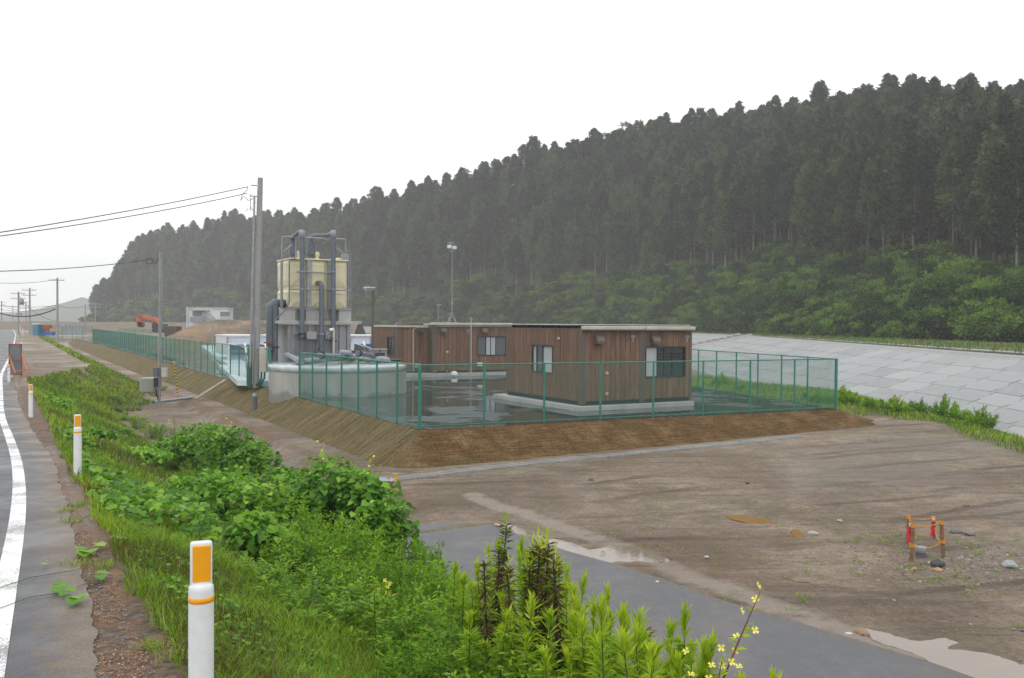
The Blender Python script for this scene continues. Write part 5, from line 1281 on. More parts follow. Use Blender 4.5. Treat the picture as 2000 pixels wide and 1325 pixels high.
bxpx(sp_, 299, 718, 308, 737, b.y-.1, .18, M_pvc, 'meter_box'); bxpx(sp_, 315, 719, 325, 737, b.y, .2, M_fascia, 'meter_box'); bxpx(sp_, 300, 738, 307, 756, b.y-.1, .12, M_dark, 'switch')
MB().tube([atd(304, 756, b.y-.2), atd(306, 770, b.y-.1), atd(311, 788, b.y)], .03, 6).build('hose', M_dark, sp_)
wire('single overhead wire leading left from the thin service pole', (atd(287, 508, b.y), atd(-150, 530, 30)), .017, .18)
# things near it
cbk = thing('concrete_block', 'weathered concrete catch basin block beside the thin service pole', 'concrete block', tuple(ground_at(285, 758)))
Yc = b.y+1.5; o = bxpx(cbk, 272, 739, 299, 767, Yc, 1.0, M_conc, 'block', .03)
pk = thing('plank', 'pale plank lying aslant on the straw covered slope', 'plank', tuple(atz(410, 765, -.4)))
a_ = atd(383, 781.5, 41.0); b_ = atd(440, 746, 43.0)
Ypl = 0
pa = atz(382, 782, -.80); pb = atz(441, 744, .03)
d_ = (pb-pa).normalized(); w_ = d_.cross(Vector((0, 0, 1))).normalized(); nrm = w_.cross(d_)
V = []
for p in (pa, pb):
    for s, h in ((-1, 0), (1, 0), (1, .05), (-1, .05)): V.append(p + w_*s*.12 + nrm*(h+.03))
MB().add(V, [(0, 1, 2, 3), (7, 6, 5, 4), (0, 4, 5, 1), (1, 5, 6, 2), (2, 6, 7, 3), (3, 7, 4, 0)]).build('board', M_wood, pk)
bp_ = thing('lying_pipe', 'grey pipe lying on the ground between the service pole and the plank', 'pipe', tuple(atz(335, 780, -.9))); MB().tube([atz(300, 786, -.82), atz(375, 777, -.80)], .07, 8).build('tube', M_pvcl, bp_); MB().tube([atz(299, 786, -.82), atz(303, 785.5, -.82)], .085, 8).build('socket', M_pvc, bp_)
sb = thing('striped_stake', 'leaning yellow and black striped stake on the slope behind the service pole', 'stake', tuple(atz(346, 771, -.7))); MB().tube([atz(347, 772, -.75), atd(340, 708, atz(347, 772, -.75).y+.1)], .03, 8).build('shaft', M_stripe, sb); q = atd(340, 708, atz(347, 772, -.75).y+.1); MB().lathe(q, [(.045, -.05), (.05, 0), (0, .05)], 8).build('cap', M_yel, sb)
ps = thing('pipe_stub', 'short upright grey pipe stub on the straw slope below the utility pole', 'pipe', tuple(atz(498, 797, -.5))); q = atz(498, 798, -.62); MB().tube([q-Vector((0, 0, .2)), atd(498, 768, q.y)], .09, 12).build('tube', M_pvc, ps); MB().lathe(atd(498, 769, q.y), [(.10, -.12), (.105, 0), (0, .012)], 12).build('end_cap', M_pvcl, ps)
# far wooden poles with crossarms, transformer
def farpole(px, ytop, Y, label, arms=2, tr=False, r=.14):
    t_ = atd(px, ytop, Y); o = thing('utility_pole', label, 'utility pole', (t_.x, Y, .3)); MB().tube([Vector((t_.x, Y, -.2)), t_], [r*1.2, r], 8).build('shaft', M_conc, o)
    for k in range(arms):
        z = t_.z-.35-k*.85; w = 1.1*(Y/130)**.5; MB().tube([Vector((t_.x-w, Y-.15, z)), Vector((t_.x+w, Y-.15, z))], .06, 6).build('crossarm', M_galv, o)
        for s in (-1, -.5, .5, 1): MB().tube([Vector((t_.x+s*w*.95, Y-.15, z)), Vector((t_.x+s*w*.95, Y-.15, z+.28))], .05, 6).build('insulator', M_white, o)
    if tr: MB().lathe(Vector((t_.x+.55, Y, t_.z-2.2)), [(.0, 0), (.33, .0), (.33, .9), (0, 1.0)], 10).build('transformer', M_galv, o); MB().box((t_.x-.3, Y-.2, t_.z-3.9), (t_.x+.5, Y+.2, t_.z-3.6)).build('bracket', M_galv, o)
    return t_
T1 = farpole(112, 543, 130, 'tallest of the distant poles at left, with one double crossarm', 1)
T2 = farpole(58, 563, 150, 'distant pole with two crossarms between the transformer pole and the tallest one', 2)
T3 = farpole(36, 570, 150, 'distant pole carrying a transformer near the road end', 2, True)
T4 = farpole(50.5, 589, 255, 'faint distant pole just behind the transformer pole', 3)
T5 = farpole(166.5, 594, 165, 'slim distant pole standing before the pale hills, left of the forest end', 0, r=.1)
T6 = farpole(186, 592, 250, 'faint distant pole nearest the forest end', 2)
T7 = farpole(3, 588, 250, 'faint distant pole at the left picture edge', 2)
T8 = farpole(25, 597, 330, 'faintest distant pole above the road end', 1)
wire('distant wire between transformer pole and tallest pole, upper strand', (T3-Vector((0, 0, .6)), T1-Vector((0, 0, 6.3))), .04, .9)
wire('distant sagging cable left of the tallest pole', (atd(-20, 604, 135), atd(108, 604, 130)), .10, 1.1)
wire('distant wire running left from the top of the tallest pole', (T1-Vector((0, 0, .2)), atd(-60, 547, 110)), .03, .5)
wire('distant wire between two far poles, left', (T7-Vector((0, 0, .6)), T3-Vector((0, 0, 3))), .04, .5)
wire('distant wire from the tallest pole to the slim pole', (T1-Vector((0, 0, 4.0)), T5-Vector((0, 0, .3))), .035, .4)
wire('distant wire reaching the faint pole near the forest end', (T5-Vector((0, 0, .5)), T6-Vector((0, 0, 1))), .03, .6)
wire('distant low wire crossing behind the poles', (atd(-20, 594, 190), atd(110, 597, 160)), .045, .5)
wire('second distant low wire crossing behind the poles', (atd(-20, 600, 190), atd(110, 601, 160)), .04, .8)
# grey posts standing in the middle distance
for i, (px, y0, y1) in enumerate(((415, 624, 673), (428, 625, 672), (444.5, 625, 672), (471, 626, 672))):
    a_ = atd(px, y0, 78); b_ = Vector((a_.x, 78, 0)); o = thing('steel_post', ['first thin pale post from the left before the brown soil heap', 'second thin pale post from the left before the brown soil heap', 'third thin pale post, before the steel tank end', 'thin pale post just left of the utility pole'][i], 'post', tuple(b_))
    MB().tube([b_, a_], .045, 6).build('shaft', M_galv, o); MB().box((a_.x-.1, 77.9, a_.z), (a_.x+.1, 78.1, a_.z+.04)).build('cap', M_galv, o)
# soil heap
def heap(name, label, prof, Y, dep, mat):
    V = []; n = len(prof); m = 9
    for k in range(n):
        px, py = prof[k]; p = atd(px, py, Y); 
        for j in range(m):
            f = j/(m-1)*2-1; h = max(0, p.z)*(1-abs(f)**1.6); V.append((p.x + f*.6, Y+f*dep, max(-.05, h)+ (.18*float(fbm(k*.9, j*.9, 3)) if h > .3 else 0)))
    i = np.arange(n*m).reshape(n, m); F = np.stack([i[:-1, :-1], i[:-1, 1:], i[1:, 1:], i[1:, :-1]], -1).reshape(-1, 4)
    o = link_mesh(name, npmesh(name, np.array(V), F, smooth=True), mat); tag(o, label, 'soil heap'); return o
N = NM('orange_brown_soil'); co = N.coord(); N.set(N.ramp(N.noise(co, .22, 6, .75), [(.36, (.055, .055, .03)), (.5, (.15, .105, .065)), (.64, (.27, .17, .095))]), .9); N.bump(N.noise(co, 2, 5, .7), .5, .2); M_heap = N.m
heap('soil_heap', 'orange brown soil heap below the white prefab office', [(338, 662), (352, 655), (370, 645), (390, 634), (408, 627), (425, 624.5), (450, 624.5), (480, 626), (510, 625), (535, 627), (556, 633), (580, 640), (610, 650), (640, 660)], 112, 11, M_heap)
# white prefab office
Yo = 142; of = thing('prefab_office', 'white two storey prefab site office with an outside stair behind the soil heap', 'building', tuple(atd(408, 640, Yo)))
bxpx(of, 364, 602, 446, 640, Yo+3, 2.4, M_white, 'wall', .0); bxpx(of, 362.5, 601, 447, 603, Yo+3.1, 2.7, M_white, 'roof', .0)
w_ = bxpx(of, 376, 609, 394, 617.5, Yo+.58, .08, M_glassm, 'window', 0); bxpx(w_ if False else of, 430, 609, 448, 618.5, Yo+.58, .08, M_glassm, 'window', 0)
bxpx(of, 430, 618.5, 448, 620, Yo+.58, .15, M_white, 'window_sill', 0); bxpx(of, 371, 619, 400, 629, Yo+.2, .05, M_galv, 'balcony_rail', 0)
bxpx(of, 371, 606, 404, 607, Yo+.6, 1.2, M_galv, 'canopy', 0); bxpx(of, 364, 602, 366, 646, Yo+.6, .3, M_white, 'post', 0)
MB().tube([atd(402, 607.5, Yo-.4), atd(421, 624, Yo-.4)], .12, 6).build('stair_rail', M_galv, of); MB().tube([atd(399, 614, Yo-.4), atd(411, 625, Yo-.4)], .16, 6).build('stair_string', M_galv, of)
bxpx(of, 364, 629, 374, 650, Yo+4, 2, M_conclt, 'lower_wall', 0)
# excavator
Ye = 132; ex = thing('excavator', 'orange excavator with raised arm working behind the far green fence', 'excavator', tuple(atd(308, 650, Ye)))
E = lambda px, py, d=0: atd(px, py, Ye+d)
def plate(pts, mat, name, th=.7, d=0):
    P = [E(a_, b_, d) for a_, b_ in pts]; n = len(P); V = P + [p+Vector((0, th, 0)) for p in P]
    return MB().add(V, [tuple(range(n)), tuple(range(2*n-1, n-1, -1))]+[(i, (i+1) % n, n+(i+1) % n, n+i) for i in range(n)]).build(name, mat, ex)
plate([(272, 617), (276, 615.5), (292, 619), (304, 621), (309, 624), (310, 632), (306, 632), (302, 627), (290, 625), (277, 621), (272, 622)], M_orange, 'boom', .5)
plate([(266, 619), (272, 616), (276, 618), (275, 628), (278, 634), (274, 639), (268, 638), (266, 630)], M_orange, 'arm', .5)
plate([(269, 628), (277, 630), (279, 636), (275, 640), (268, 638)], M_rust, 'bucket', .9)
plate([(296, 634), (300, 629), (309, 629), (310, 642), (297, 642)], M_glassd, 'cab', 1.6, .3); plate([(309, 632), (318, 633), (318.5, 641), (309, 642)], M_brownf, 'engine_cover', 2.0, .2)
plate([(298, 642), (322, 642), (324, 646), (322, 650), (299, 650), (296, 646)], M_dark, 'track', .5, -.1); plate([(298, 642), (322, 642), (324, 646), (322, 650), (299, 650), (296, 646)], M_dark, 'track', .5, 2.0)
plate([(290, 622), (299, 625), (298, 632), (294, 630)], M_orange, 'boom_cylinder', .2, .8)
cn = thing('waste_skip', 'rusty brown steel skip beside the thin service pole, in the far yard', 'skip', tuple(atd(332, 660, 120)))
bxpx(cn, 321, 637.5, 343, 660, 122, 2.2, paint('skip_brown', (.11, .07, .055), .7, .3, 2), 'body', .02); 
for px in (321.5, 327, 332, 337, 342.5): bxpx(cn, px-.6, 637, px+.6, 660, 119.8, .12, M_brownf, 'rib', 0)
# toilet, panels, grey wall at far left
tl = thing('portable_toilet', 'blue portable toilet with a white roof near the road end', 'toilet', tuple(atd(69, 655, 118))); bxpx(tl, 63.5, 634, 74.5, 656, 118.6, 1.1, paint('toilet_blue', (.05, .20, .32), .4), 'cabin', .02); bxpx(tl, 63, 632, 75, 634, 118.7, 1.25, M_white, 'roof', 0); bxpx(tl, 66, 636, 72, 654, 117.5, .04, paint('toilet_door', (.06, .24, .38), .4), 'door', 0)
pn = thing('storage_panels', 'pale and rusty panels stacked beside the blue toilet', 'panels', tuple(atd(82, 655, 119))); bxpx(pn, 76, 634.5, 84.5, 648, 119, .3, M_fascia, 'panel', 0); bxpx(pn, 85, 635, 94, 648, 119.2, 1, M_rust, 'panel', 0); bxpx(pn, 95, 642, 101, 648, 119, .5, M_yel, 'crate', 0); bxpx(pn, 76, 648, 104, 656, 118.8, .6, M_blue, 'tarpaulin', .02)
gw = thing('grey_sheet_wall', 'far grey sheet wall behind the short green fence', 'wall', tuple(atd(135, 650, 160))); 
for k in range(6): bxpx(gw, 110+k*9.2, 631.5, 118.6+k*9.2, 655, 160, .15, M_steelg, 'sheet', 0)
bxpx(gw, 90, 655, 170, 657, 157, .6, M_white, 'kerb', 0)

# ------------------------------------------------------------------ roadside delineators and board
dls = [(393, 1058, 3.5, 'nearest white delineator post with orange reflector, beside the lower left road edge'), (151.5, 810, 11.5, 'second delineator post, standing in leaves beside the road'),
       (60, 751, 21, 'third delineator post, where the gravel meets the green bank'), (17.5, 712, 35, 'fourth delineator post, in front of the grey board'),
       (42.5, 664.5, 66, 'distant delineator post right behind the board'), (44.5, 640.5, 108, 'second most distant delineator post'), (39.5, 635, 132, 'most distant tiny delineator post near the road end')]
def ellip(c, a_, b_, z0, z1, n, rz, mat, name, parent, bev=.0):
    m = MB(Matrix.Translation(c) @ Matrix.Rotation(rz, 4, 'Z')); pr = [(z0, 1)] + [(z1-bev, 1), (z1-bev*.3, .95), (z1, .84)] ; V = []; F = []
    for (z, s) in pr:
        for k in range(n): t = 2*math.pi*k/n; ex_ = .45; V.append((a_*s*math.copysign(abs(math.cos(t))**ex_, math.cos(t)), b_*s*math.copysign(abs(math.sin(t))**ex_, math.sin(t)), z))
    for i in range(len(pr)-1):
        for k in range(n): F.append((i*n+k, i*n+(k+1) % n, (i+1)*n+(k+1) % n, (i+1)*n+k))
    F.append(tuple(range((len(pr)-1)*n, len(pr)*n))); m.add(V, F, True); return m.build(name, mat, parent)
M_postw = paint('delineator_white', (.78, .79, .80), .35, .04, 2, 0, .05)
for (px, py, Y, lab) in dls:
    t_ = atd(px, py, Y); X, Yq = t_.x, t_.y; zt2 = t_.z; H = .80; zg = zt2-H-.15
    o = thing('delineator', lab, 'delineator', (X, Yq, zg)); c = Vector((X, Yq, 0)); r = .048
    MB().lathe(c, [(r, zg), (r, zt2-.19), (r*.97, zt2-.175), (r*.80, zt2-.163), (0, zt2-.16)], 24).build('shaft', M_postw, o)
    rzf = math.atan2(X, Yq)*-1
    ellip(c, r*.86, r*.40, zt2-.175, zt2, 28, rzf, M_postw, 'head', o, .008)
    m = MB(Matrix.Translation(c) @ Matrix.Rotation(rzf, 4, 'Z')); m.box((-r*.66, -r*.47, zt2-.155), (r*.74, -r*.33, zt2-.012), .004); m.build('reflector', M_reflo, o)
    m = MB(Matrix.Translation(c) @ Matrix.Rotation(rzf, 4, 'Z')); m.box((-r*.66, r*.33, zt2-.155), (r*.74, r*.47, zt2-.012), .004); m.build('reflector', M_reflo, o)
    MB().lathe(c, [(r, zt2-.235), (r*1.025, zt2-.234), (r*1.025, zt2-.213), (r, zt2-.212)], 24).build('band', M_reflo, o)
# rusty framed board seen from behind
Yb = 38; bd = thing('notice_board', 'grey backed notice board in a rusty red frame with slanted legs, standing on the verge', 'sign', tuple(ground_at(32, 738)))
bxpx(bd, 18, 674.5, 40.5, 703, Yb, .02, paint('board_back', (.16, .18, .19), .5, .1, 3), 'panel', 0); bxpx(bd, 18, 705, 40.5, 731, Yb, .02, paint('board_back_lower', (.15, .17, .19), .5, .1, 3), 'panel', 0)
for (x0, y0, x1, y1) in ((16.5, 673, 18, 733), (40.5, 673, 42, 736), (16.5, 672, 42, 674.5), (18, 703, 40.5, 705), (18, 731, 40.5, 733)): bxpx(bd, x0, y0, x1, y1, Yb+.02, .06, M_rust, 'frame_bar', 0)
for (xa, ya, xb, yb) in ((18, 694, 30, 729), (42, 692, 55, 727)): MB().tube([atd(xa, ya, Yb), atd(xb, yb, Yb-1.1)], .025, 6).build('leg', M_orange, bd)
MB().tube([atd(30, 726, Yb-1.0), atd(56, 722, Yb-1.0)], .022, 6).build('leg_brace', M_orange, bd)

# ------------------------------------------------------------------ drain at the toe of the embankment
dr_ = thing('gutter_drain', 'long narrow concrete gutter along the foot of the brown embankment', 'drain', tuple(ground_at(770, 940)))
gpx = [(772, 939), (850, 929), (950, 917), (1050, 906), (1150, 896), (1250, 886), (1340, 877), (1420, 869), (1490, 861.5), (1560, 853.5)]
gp = [ground_at(*p) for p in gpx]; gp = [Vector((p.x, p.y, p.z+.02)) for p in gp]
nseg = 26; 
def along_(P, f):
    ls = [(P[i+1]-P[i]).length for i in range(len(P)-1)]; T = sum(ls)*f
    for i, l in enumerate(ls):
        if T <= l or i == len(ls)-1: return P[i].lerp(P[i+1], T/l)
        T -= l
for k in range(nseg):
    a_ = along_(gp, k/nseg+.0006); b_ = along_(gp, (k+1)/nseg-.0006); d = (b_-a_).normalized(); w = Vector((-d.y, d.x, 0)).normalized(); V = []
    for p in (a_, b_):
        for (o_, h) in ((-.16, -.1), (-.16, .03), (-.105, .03), (-.09, -.05), (.09, -.05), (.105, .03), (.16, .03), (.16, -.1)): V.append(p + w*o_ + Vector((0, 0, h)))
    MB().add(V, [(i, i+1, 9+i, 8+i) for i in range(7)]+[tuple(range(7, -1, -1)), tuple(range(8, 16))]).build('gutter_block', M_conc, dr_)
mk = thing('marker_peg', 'small yellow marker peg at the near end of the gutter', 'peg', tuple(ground_at(773, 941))); p = ground_at(773, 941); MB().box(p+Vector((-.035, -.02, -.05)), p+Vector((.035, .02, .17)), .005).build('peg', M_yel, mk); MB().box(p+Vector((-.045, -.03, .17)), p+Vector((.045, .03, .19))).build('cap', M_yel, mk)
sh = thing('corrugated_sheet', 'small corrugated grey sheet lying where the gutter ends', 'sheet', tuple(ground_at(752, 939))); c = ground_at(752, 940)
V = []; n = 36
for i in range(n+1):
    x = -.30+.6*i/n; zz = .03+.009*math.sin(i*math.pi/3); V += [(c.x+x, c.y-.22-.1*x, c.z+zz), (c.x+x-.12, c.y+.24-.1*x, c.z+zz+.015)]
MB().add(V, [(2*i, 2*i+2, 2*i+3, 2*i+1) for i in range(n)], True).build('sheet', M_pvcl, sh)

# ------------------------------------------------------------------ roped enclosure round a grey pipe end
en = thing('warning_enclosure', 'little square of wooden stakes tied with orange rope around a grey pipe end', 'barrier', tuple(ground_at(1812, 1085)))
stk = [((1775, 1006), (1772, 1062)), ((1784, 1022), (1779, 1097)), ((1838, 1016), (1844, 1088)), ((1823, 1010), (1826, 1052))]
SP = []
for (tpx, bpx) in stk:
    g = ground_at(*bpx); t_ = atd(tpx[0], tpx[1], g.y-.02); SP.append((t_, g)); d = (t_-g)
    w = .022; V = []
    for p in (g-Vector((0, 0, .15)), t_):
        for (dx, dy) in ((-w, -w), (w, -w), (w, w), (-w, w)): V.append(p+Vector((dx, dy, 0)))
    MB().add(V, [(3, 2, 1, 0), (4, 5, 6, 7), (0, 1, 5, 4), (1, 2, 6, 5), (2, 3, 7, 6), (3, 0, 4, 7)]).build('stake', M_woodr, en)
for lev in (.93, .42):
    for (i, j) in ((0, 1), (1, 2), (2, 3), (3, 0)):
        a_ = SP[i][1].lerp(SP[i][0], lev); b_ = SP[j][1].lerp(SP[j][0], lev); P = [a_.lerp(b_, t)-Vector((0, 0, .05*math.sin(math.pi*t)*(1.6 if lev < .5 else .6))) for t in np.linspace(0, 1, 9)]
        MB().tube(P, .007, 6).build('rope', M_rope, en)
    for (t_, g) in SP:
        c = g.lerp(t_, lev); MB().tube([c-Vector((0, 0, .03)), c+Vector((0, 0, .03))], .038, 8).build('knot', M_rope, en)
def flag(label, c, w, h, sd):
    o = thing('red_flag', label, 'flag', tuple(c)); V = []; n = 12
    for i in range(n+1):
        t = i/n
        for j in range(7):
            s = j/6-.5; ww = w*(.15+.85*t**.7); V.append((c.x+s*ww, c.y+.025*math.sin(j*2.1+sd)+.02*math.sin(t*5), c.z-h*t-.03*math.sin(j*1.9+sd)*t))
    F = [(i*7+j, i*7+j+1, (i+1)*7+j+1, (i+1)*7+j) for i in range(n) for j in range(6)]
    MB().add(V, F, True).build('cloth', M_red, o); MB().tube([c+Vector((-.01, 0, .03)), c, c-Vector((0, 0, .03))], .012, 5).build('tie', M_white, o)
yA = (SP[0][0].y+SP[1][0].y)/2
flag('red cloth flag tied between the two left stakes', atd(1777, 1026, yA), .10, .30, 1.0); flag('red cloth flag hanging near the right stakes', atd(1823, 1016, SP[2][0].y+.15), .09, .26, 2.2)
g = ground_at(1798, 1088); t_ = atd(1798, 1068, g.y); r = .088
gp_ = thing('pipe_end', 'capped grey pipe end standing inside the roped stakes', 'pipe', tuple(g)); MB().lathe((g.x, g.y, 0), [(r*.9, g.z-.1), (r*.9, g.z+.09)], 24).build('pipe', M_pvc, gp_); MB().lathe((g.x, g.y, 0), [(r*.9, g.z+.07), (r, g.z+.075), (r, t_.z-.004), (r*.95, t_.z), (r*.85, t_.z), (r*.82, t_.z-.01), (0, t_.z-.01)], 24).build('cap', M_pvcl, gp_)
# ================================================================== foreground plants
M_grass = leafmat('meadow_grass', (.075, .16, .012), (.20, .36, .022), (.42, .50, .06), .35, .5, .1)
M_kudzu = leafmat('vine_leaf', (.035, .11, .014), (.115, .28, .024), (.31, .50, .05), .33, .36, .3)
M_weed = leafmat('weed_leaf', (.07, .15, .012), (.22, .38, .022), (.50, .60, .05), .4, .45, .3)
M_fine = leafmat('fine_weed_leaf', (.05, .14, .012), (.145, .31, .018), (.31, .47, .03), .38, .45, .45)
M_stem = paint('green_stem', (.10, .13, .035), .6, .2, 8); M_stemr = paint('reddish_stem', (.22, .09, .055), .6, .2, 8); M_stemd = paint('dead_stem', (.055, .034, .022), .8, .3, 12)
M_dead = leafmat('withered_leaf', (.018, .011, .008), (.05, .03, .018), (.16, .10, .04), .1, .8, .2)
N = NM('yellow_petal'); N.set((.80, .74, .10), .5); M_petal = N.m
N = NM('pink_petal'); N.set((.62, .45, .60), .5); M_pinkp = N.m

def samp(n, u0, u1, v0, v1): return rng.uniform(u0, u1, n), rng.uniform(v0, v1, n)
def toXY(u, v): return CT*v-ST*u, ST*v+CT*u
def bankmask(u, v):
    toe = vshould(u) + (zroad(u)+.95)/.52; return (v > vshould(u)-.1) & (v < toe+.25)
# --- grass blades: dense near, thinner farther
PS = []; LN = []; WD = []; CB = []
for (n, u0, u1, v0, v1, ln, wd, hi) in [(120000, 1.2, 9, .6, 4.8, .17, .0050, 1), (90000, 7, 18, .65, 6.0, .15, .010, 1), (34000, 16, 44, .75, 5.6, .17, .017, 1), (26000, 40, 62, .4, 8.5, .20, .030, 1), (16000, 58, 150, 3.6, 8.6, .25, .07, 1)]:
    u, v = samp(n, u0, u1, v0, v1); X, Y = toXY(u, v); px = X/Y
    patch = fbm(u*.7+3, v*.9, 3); edge_ = vshould(u) + .18*vn(u*2.2, v*2)
    if u0 < 40: k = bankmask(u, v) & (v > edge_-.05) & (patch > -9) & (rng.random(n) < .45+1.8*(v-edge_)); k &= ~((u > 20) & (v > 3.9+.6*vn(u, 1)))
    elif u0 < 58: 
        d = v-vshould(u); k = (d > -.1) & (d < 3.6 + .6*vn(u, v)) & (patch > -.35)
    else: d = v-vshould(u); k = (d > -.3) & (d < 1.6+.5*vn(u*.3, 4))
    k &= (px > -.62) & (px < .6); u, v, X, Y, patch = u[k], v[k], X[k], Y[k], patch[k]
    PS.append(np.stack([X, Y, zgr(X, Y)-.01], 1)); m = len(X); LN.append(ln*rng.uniform(.45, 1.35, m)*(1+.7*np.clip(patch, -.4, .8))); WD.append(wd*rng.uniform(.7, 1.3, m))
    c = lcol(m, .45 + .5*fbm(u*.45, v*.6+7, 2), .18, .05); dry = sstep(-.05, .35, fbm(u*.8+31, v*.8, 3)); c[:, 1] = np.where(rng.random(m) < .16+.6*dry, .55+.4*rng.random(m), c[:, 1]); CB.append(c)
P = np.concatenate(PS); D = rdir(len(P))*.35 + np.array([0, 0, 1.]); V, F, cc = blades(P, D, np.concatenate(LN), np.concatenate(WD), np.concatenate(CB), .6)
tag(link_mesh('grass', npmesh('grass', V, F, cc), M_grass), 'grass growing on the roadside bank', kind='stuff')
# --- grass swell by the revetment, right
n = 110000; X = rng.uniform(4, 24, n); Y = rng.uniform(14, 64, n); dd, sd = dist_poly(X, Y, DK); ft = dd*sd
k = (ft > 5.3) & ((ft < 8.0 + 1.3*vn(X*.6, Y*.6)) | (Y > 34.5)) & (np.abs(X/Y) < .62) & ~inpoly(X, Y, PAD) & ~((Y > 50) & (ft < np.interp(Y, [50, 62, 100], [5.3, 9.0, 13]))); X, Y = X[k], Y[k]; Z = zgr(X, Y); m = len(X)
P = np.stack([X, Y, Z-.01], 1); V, F, cc = blades(P, rdir(m)*.4+np.array([0, 0, 1.]), .24*rng.uniform(.5, 1.5, m), .022*np.ones(m), lcol(m, .40+.5*vn(X*.8, Y*.8), .22, .25), .6)
tag(link_mesh('grass', npmesh('grass', V, F, cc), M_grass), 'grass along the foot of the revetment', kind='stuff')
# --- crest grass in front of the undergrowth
n = 7000; s = rng.uniform(20, 190, n); off = rng.uniform(.6, 9, n); pts = np.array([tuple(dikept(a, -b/SLOPEW)) for a, b in zip(s, off)]); pts[:, 2] = ZT+.05
V, F, cc = blades(pts, rdir(n)*.4+np.array([0, 0, 1.]), .3*rng.uniform(.5, 1.6, n), .05*np.ones(n), lcol(n, .05, .15, .25), .5)
tag(link_mesh('grass', npmesh('grass', V, F, cc), M_grass), 'grass on the crest of the revetment', kind='stuff')
# --- creeping vine leaves over the bank
def vine_layer(n, u0, u1, v0, v1, ln, thr, seedoff, hmax):
    u, v = samp(n, u0, u1, v0, v1); X, Y = toXY(u, v); f = fbm(u*.55+seedoff, v*.8+seedoff, 3)
    k = (f > thr) & (v > vshould(u)+.10+.3*vn(u*1.5, seedoff)) & (X/Y > -.62); u, v, X, Y, f = u[k], v[k], X[k], Y[k], f[k]; m = len(X)
    h = hmax*np.clip((f-thr)*2.2, .12, 1)*rng.uniform(.35, 1, m)
    P = np.stack([X, Y, np.maximum(zgr(X, Y), -.9)+h], 1); az = rng.random(m)*6.283; D = np.stack([np.cos(az), np.sin(az), rng.normal(-.15, .25, m)], 1)
    l = ln*rng.uniform(.6, 1.35, m); return broad(P, D, l, l*.95, lcol(m, .5, .2, .02), rng.normal(0, .35, m), .22)
vl = [vine_layer(9000, 2.2, 9, .85, 3.6, .036, -.15, 41, .10), vine_layer(9000, 3.2, 12, .95, 4.0, .070, .04, 3, .20), vine_layer(8500, 8.5, 20, .85, 4.8, .095, .03, 11, .36), vine_layer(2200, 19, 34, .9, 3.4, .12, .30, 23, .3)]
def cat(parts):
    V = []; F = []; Cc = []; o = 0
    for (v, f, c) in parts:
        V.append(v); Cc.append(c); F.append(f+o); o += len(v)
    return np.concatenate(V), np.concatenate(F), np.concatenate(Cc)
V, F, cc = cat(vl); tag(link_mesh('vine_leaves', npmesh('vine_leaves', V, F, cc), M_kudzu), 'broad vine leaves creeping over the bank', kind='stuff')

# --- placing plants on the bank by view column, top height and distance across
def bankspot(px, ytop, v):
    d = ray(px, ytop); k = d.x/d.y; Y = v/(CT*k+ST); X = k*Y; zt_ = 3 + d.z/d.y*Y; zg = float(zgr(X, Y)); return X, Y, zg, max(.25, zt_-zg)
# goldenrod-like stalks
def stalk(H, n, seed, dead=False, leafln=.085, bare=0.0):
    rg = np.random.default_rng(seed); t = rg.random(n)**.8; t = bare + (1-bare)*t; lean = rg.normal(0, .04, 2)
    base = np.stack([lean[0]*H*t*t, lean[1]*H*t*t, H*t*.97], 1); az = np.arange(n)*2.4 + rg.normal(0, .3, n)
    el = np.where(t > .9, 1.1, .35) + rg.normal(0, .25, n) - (.9 if dead else .15*(t < .6)); D = np.stack([np.cos(az)*np.cos(el), np.sin(az)*np.cos(el), np.sin(el)], 1)
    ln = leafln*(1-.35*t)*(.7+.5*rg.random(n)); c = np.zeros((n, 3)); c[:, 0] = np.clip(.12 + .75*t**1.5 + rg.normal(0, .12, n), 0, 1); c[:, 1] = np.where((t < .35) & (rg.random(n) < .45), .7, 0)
    return rhomb(base, D, ln, ln*(.17 if not dead else .16), c, rg.normal(0, .4, n), .3), lean
protoS = []
for k in range(6):
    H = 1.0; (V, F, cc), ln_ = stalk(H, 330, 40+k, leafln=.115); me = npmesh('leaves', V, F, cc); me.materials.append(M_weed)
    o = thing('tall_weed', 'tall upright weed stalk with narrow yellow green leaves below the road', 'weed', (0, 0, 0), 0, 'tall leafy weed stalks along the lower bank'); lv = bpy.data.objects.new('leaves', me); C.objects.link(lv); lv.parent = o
    MB().tube([(ln_[0]*t*t, ln_[1]*t*t, t*.97) for t in np.linspace(0, 1, 6)], [.008, .007, .006, .005, .004, .002], 5).build('stem', M_stem, o); protoS.append(o)
protoD = []
for k in range(2):
    (V, F, cc), ln_ = stalk(1.0, 300, 60+k, True, .085); me = npmesh('leaves', V, F, cc); me.materials.append(M_dead)
    o = thing('withered_weed', 'dark brown withered weed stalk with a green tip among the green ones', 'weed', (0, 0, 0), 0, 'withered brown weed stalks'); lv = bpy.data.objects.new('leaves', me); C.objects.link(lv); lv.parent = o
    (V, F, cc), _ = stalk(.22, 46, 70+k, False, .075); V = V + np.array([ln_[0]*.8, ln_[1]*.8, .80]); me = npmesh('green_tip', V, F, cc); me.materials.append(M_weed); gt = bpy.data.objects.new('green_tip', me); C.objects.link(gt); gt.parent = o
    MB().tube([(ln_[0]*t*t, ln_[1]*t*t, t*.97) for t in np.linspace(0, 1, 6)], [.012, .011, .010, .008, .006, .003], 5).build('stem', M_stemd, o); protoD.append(o)
usedp = set()
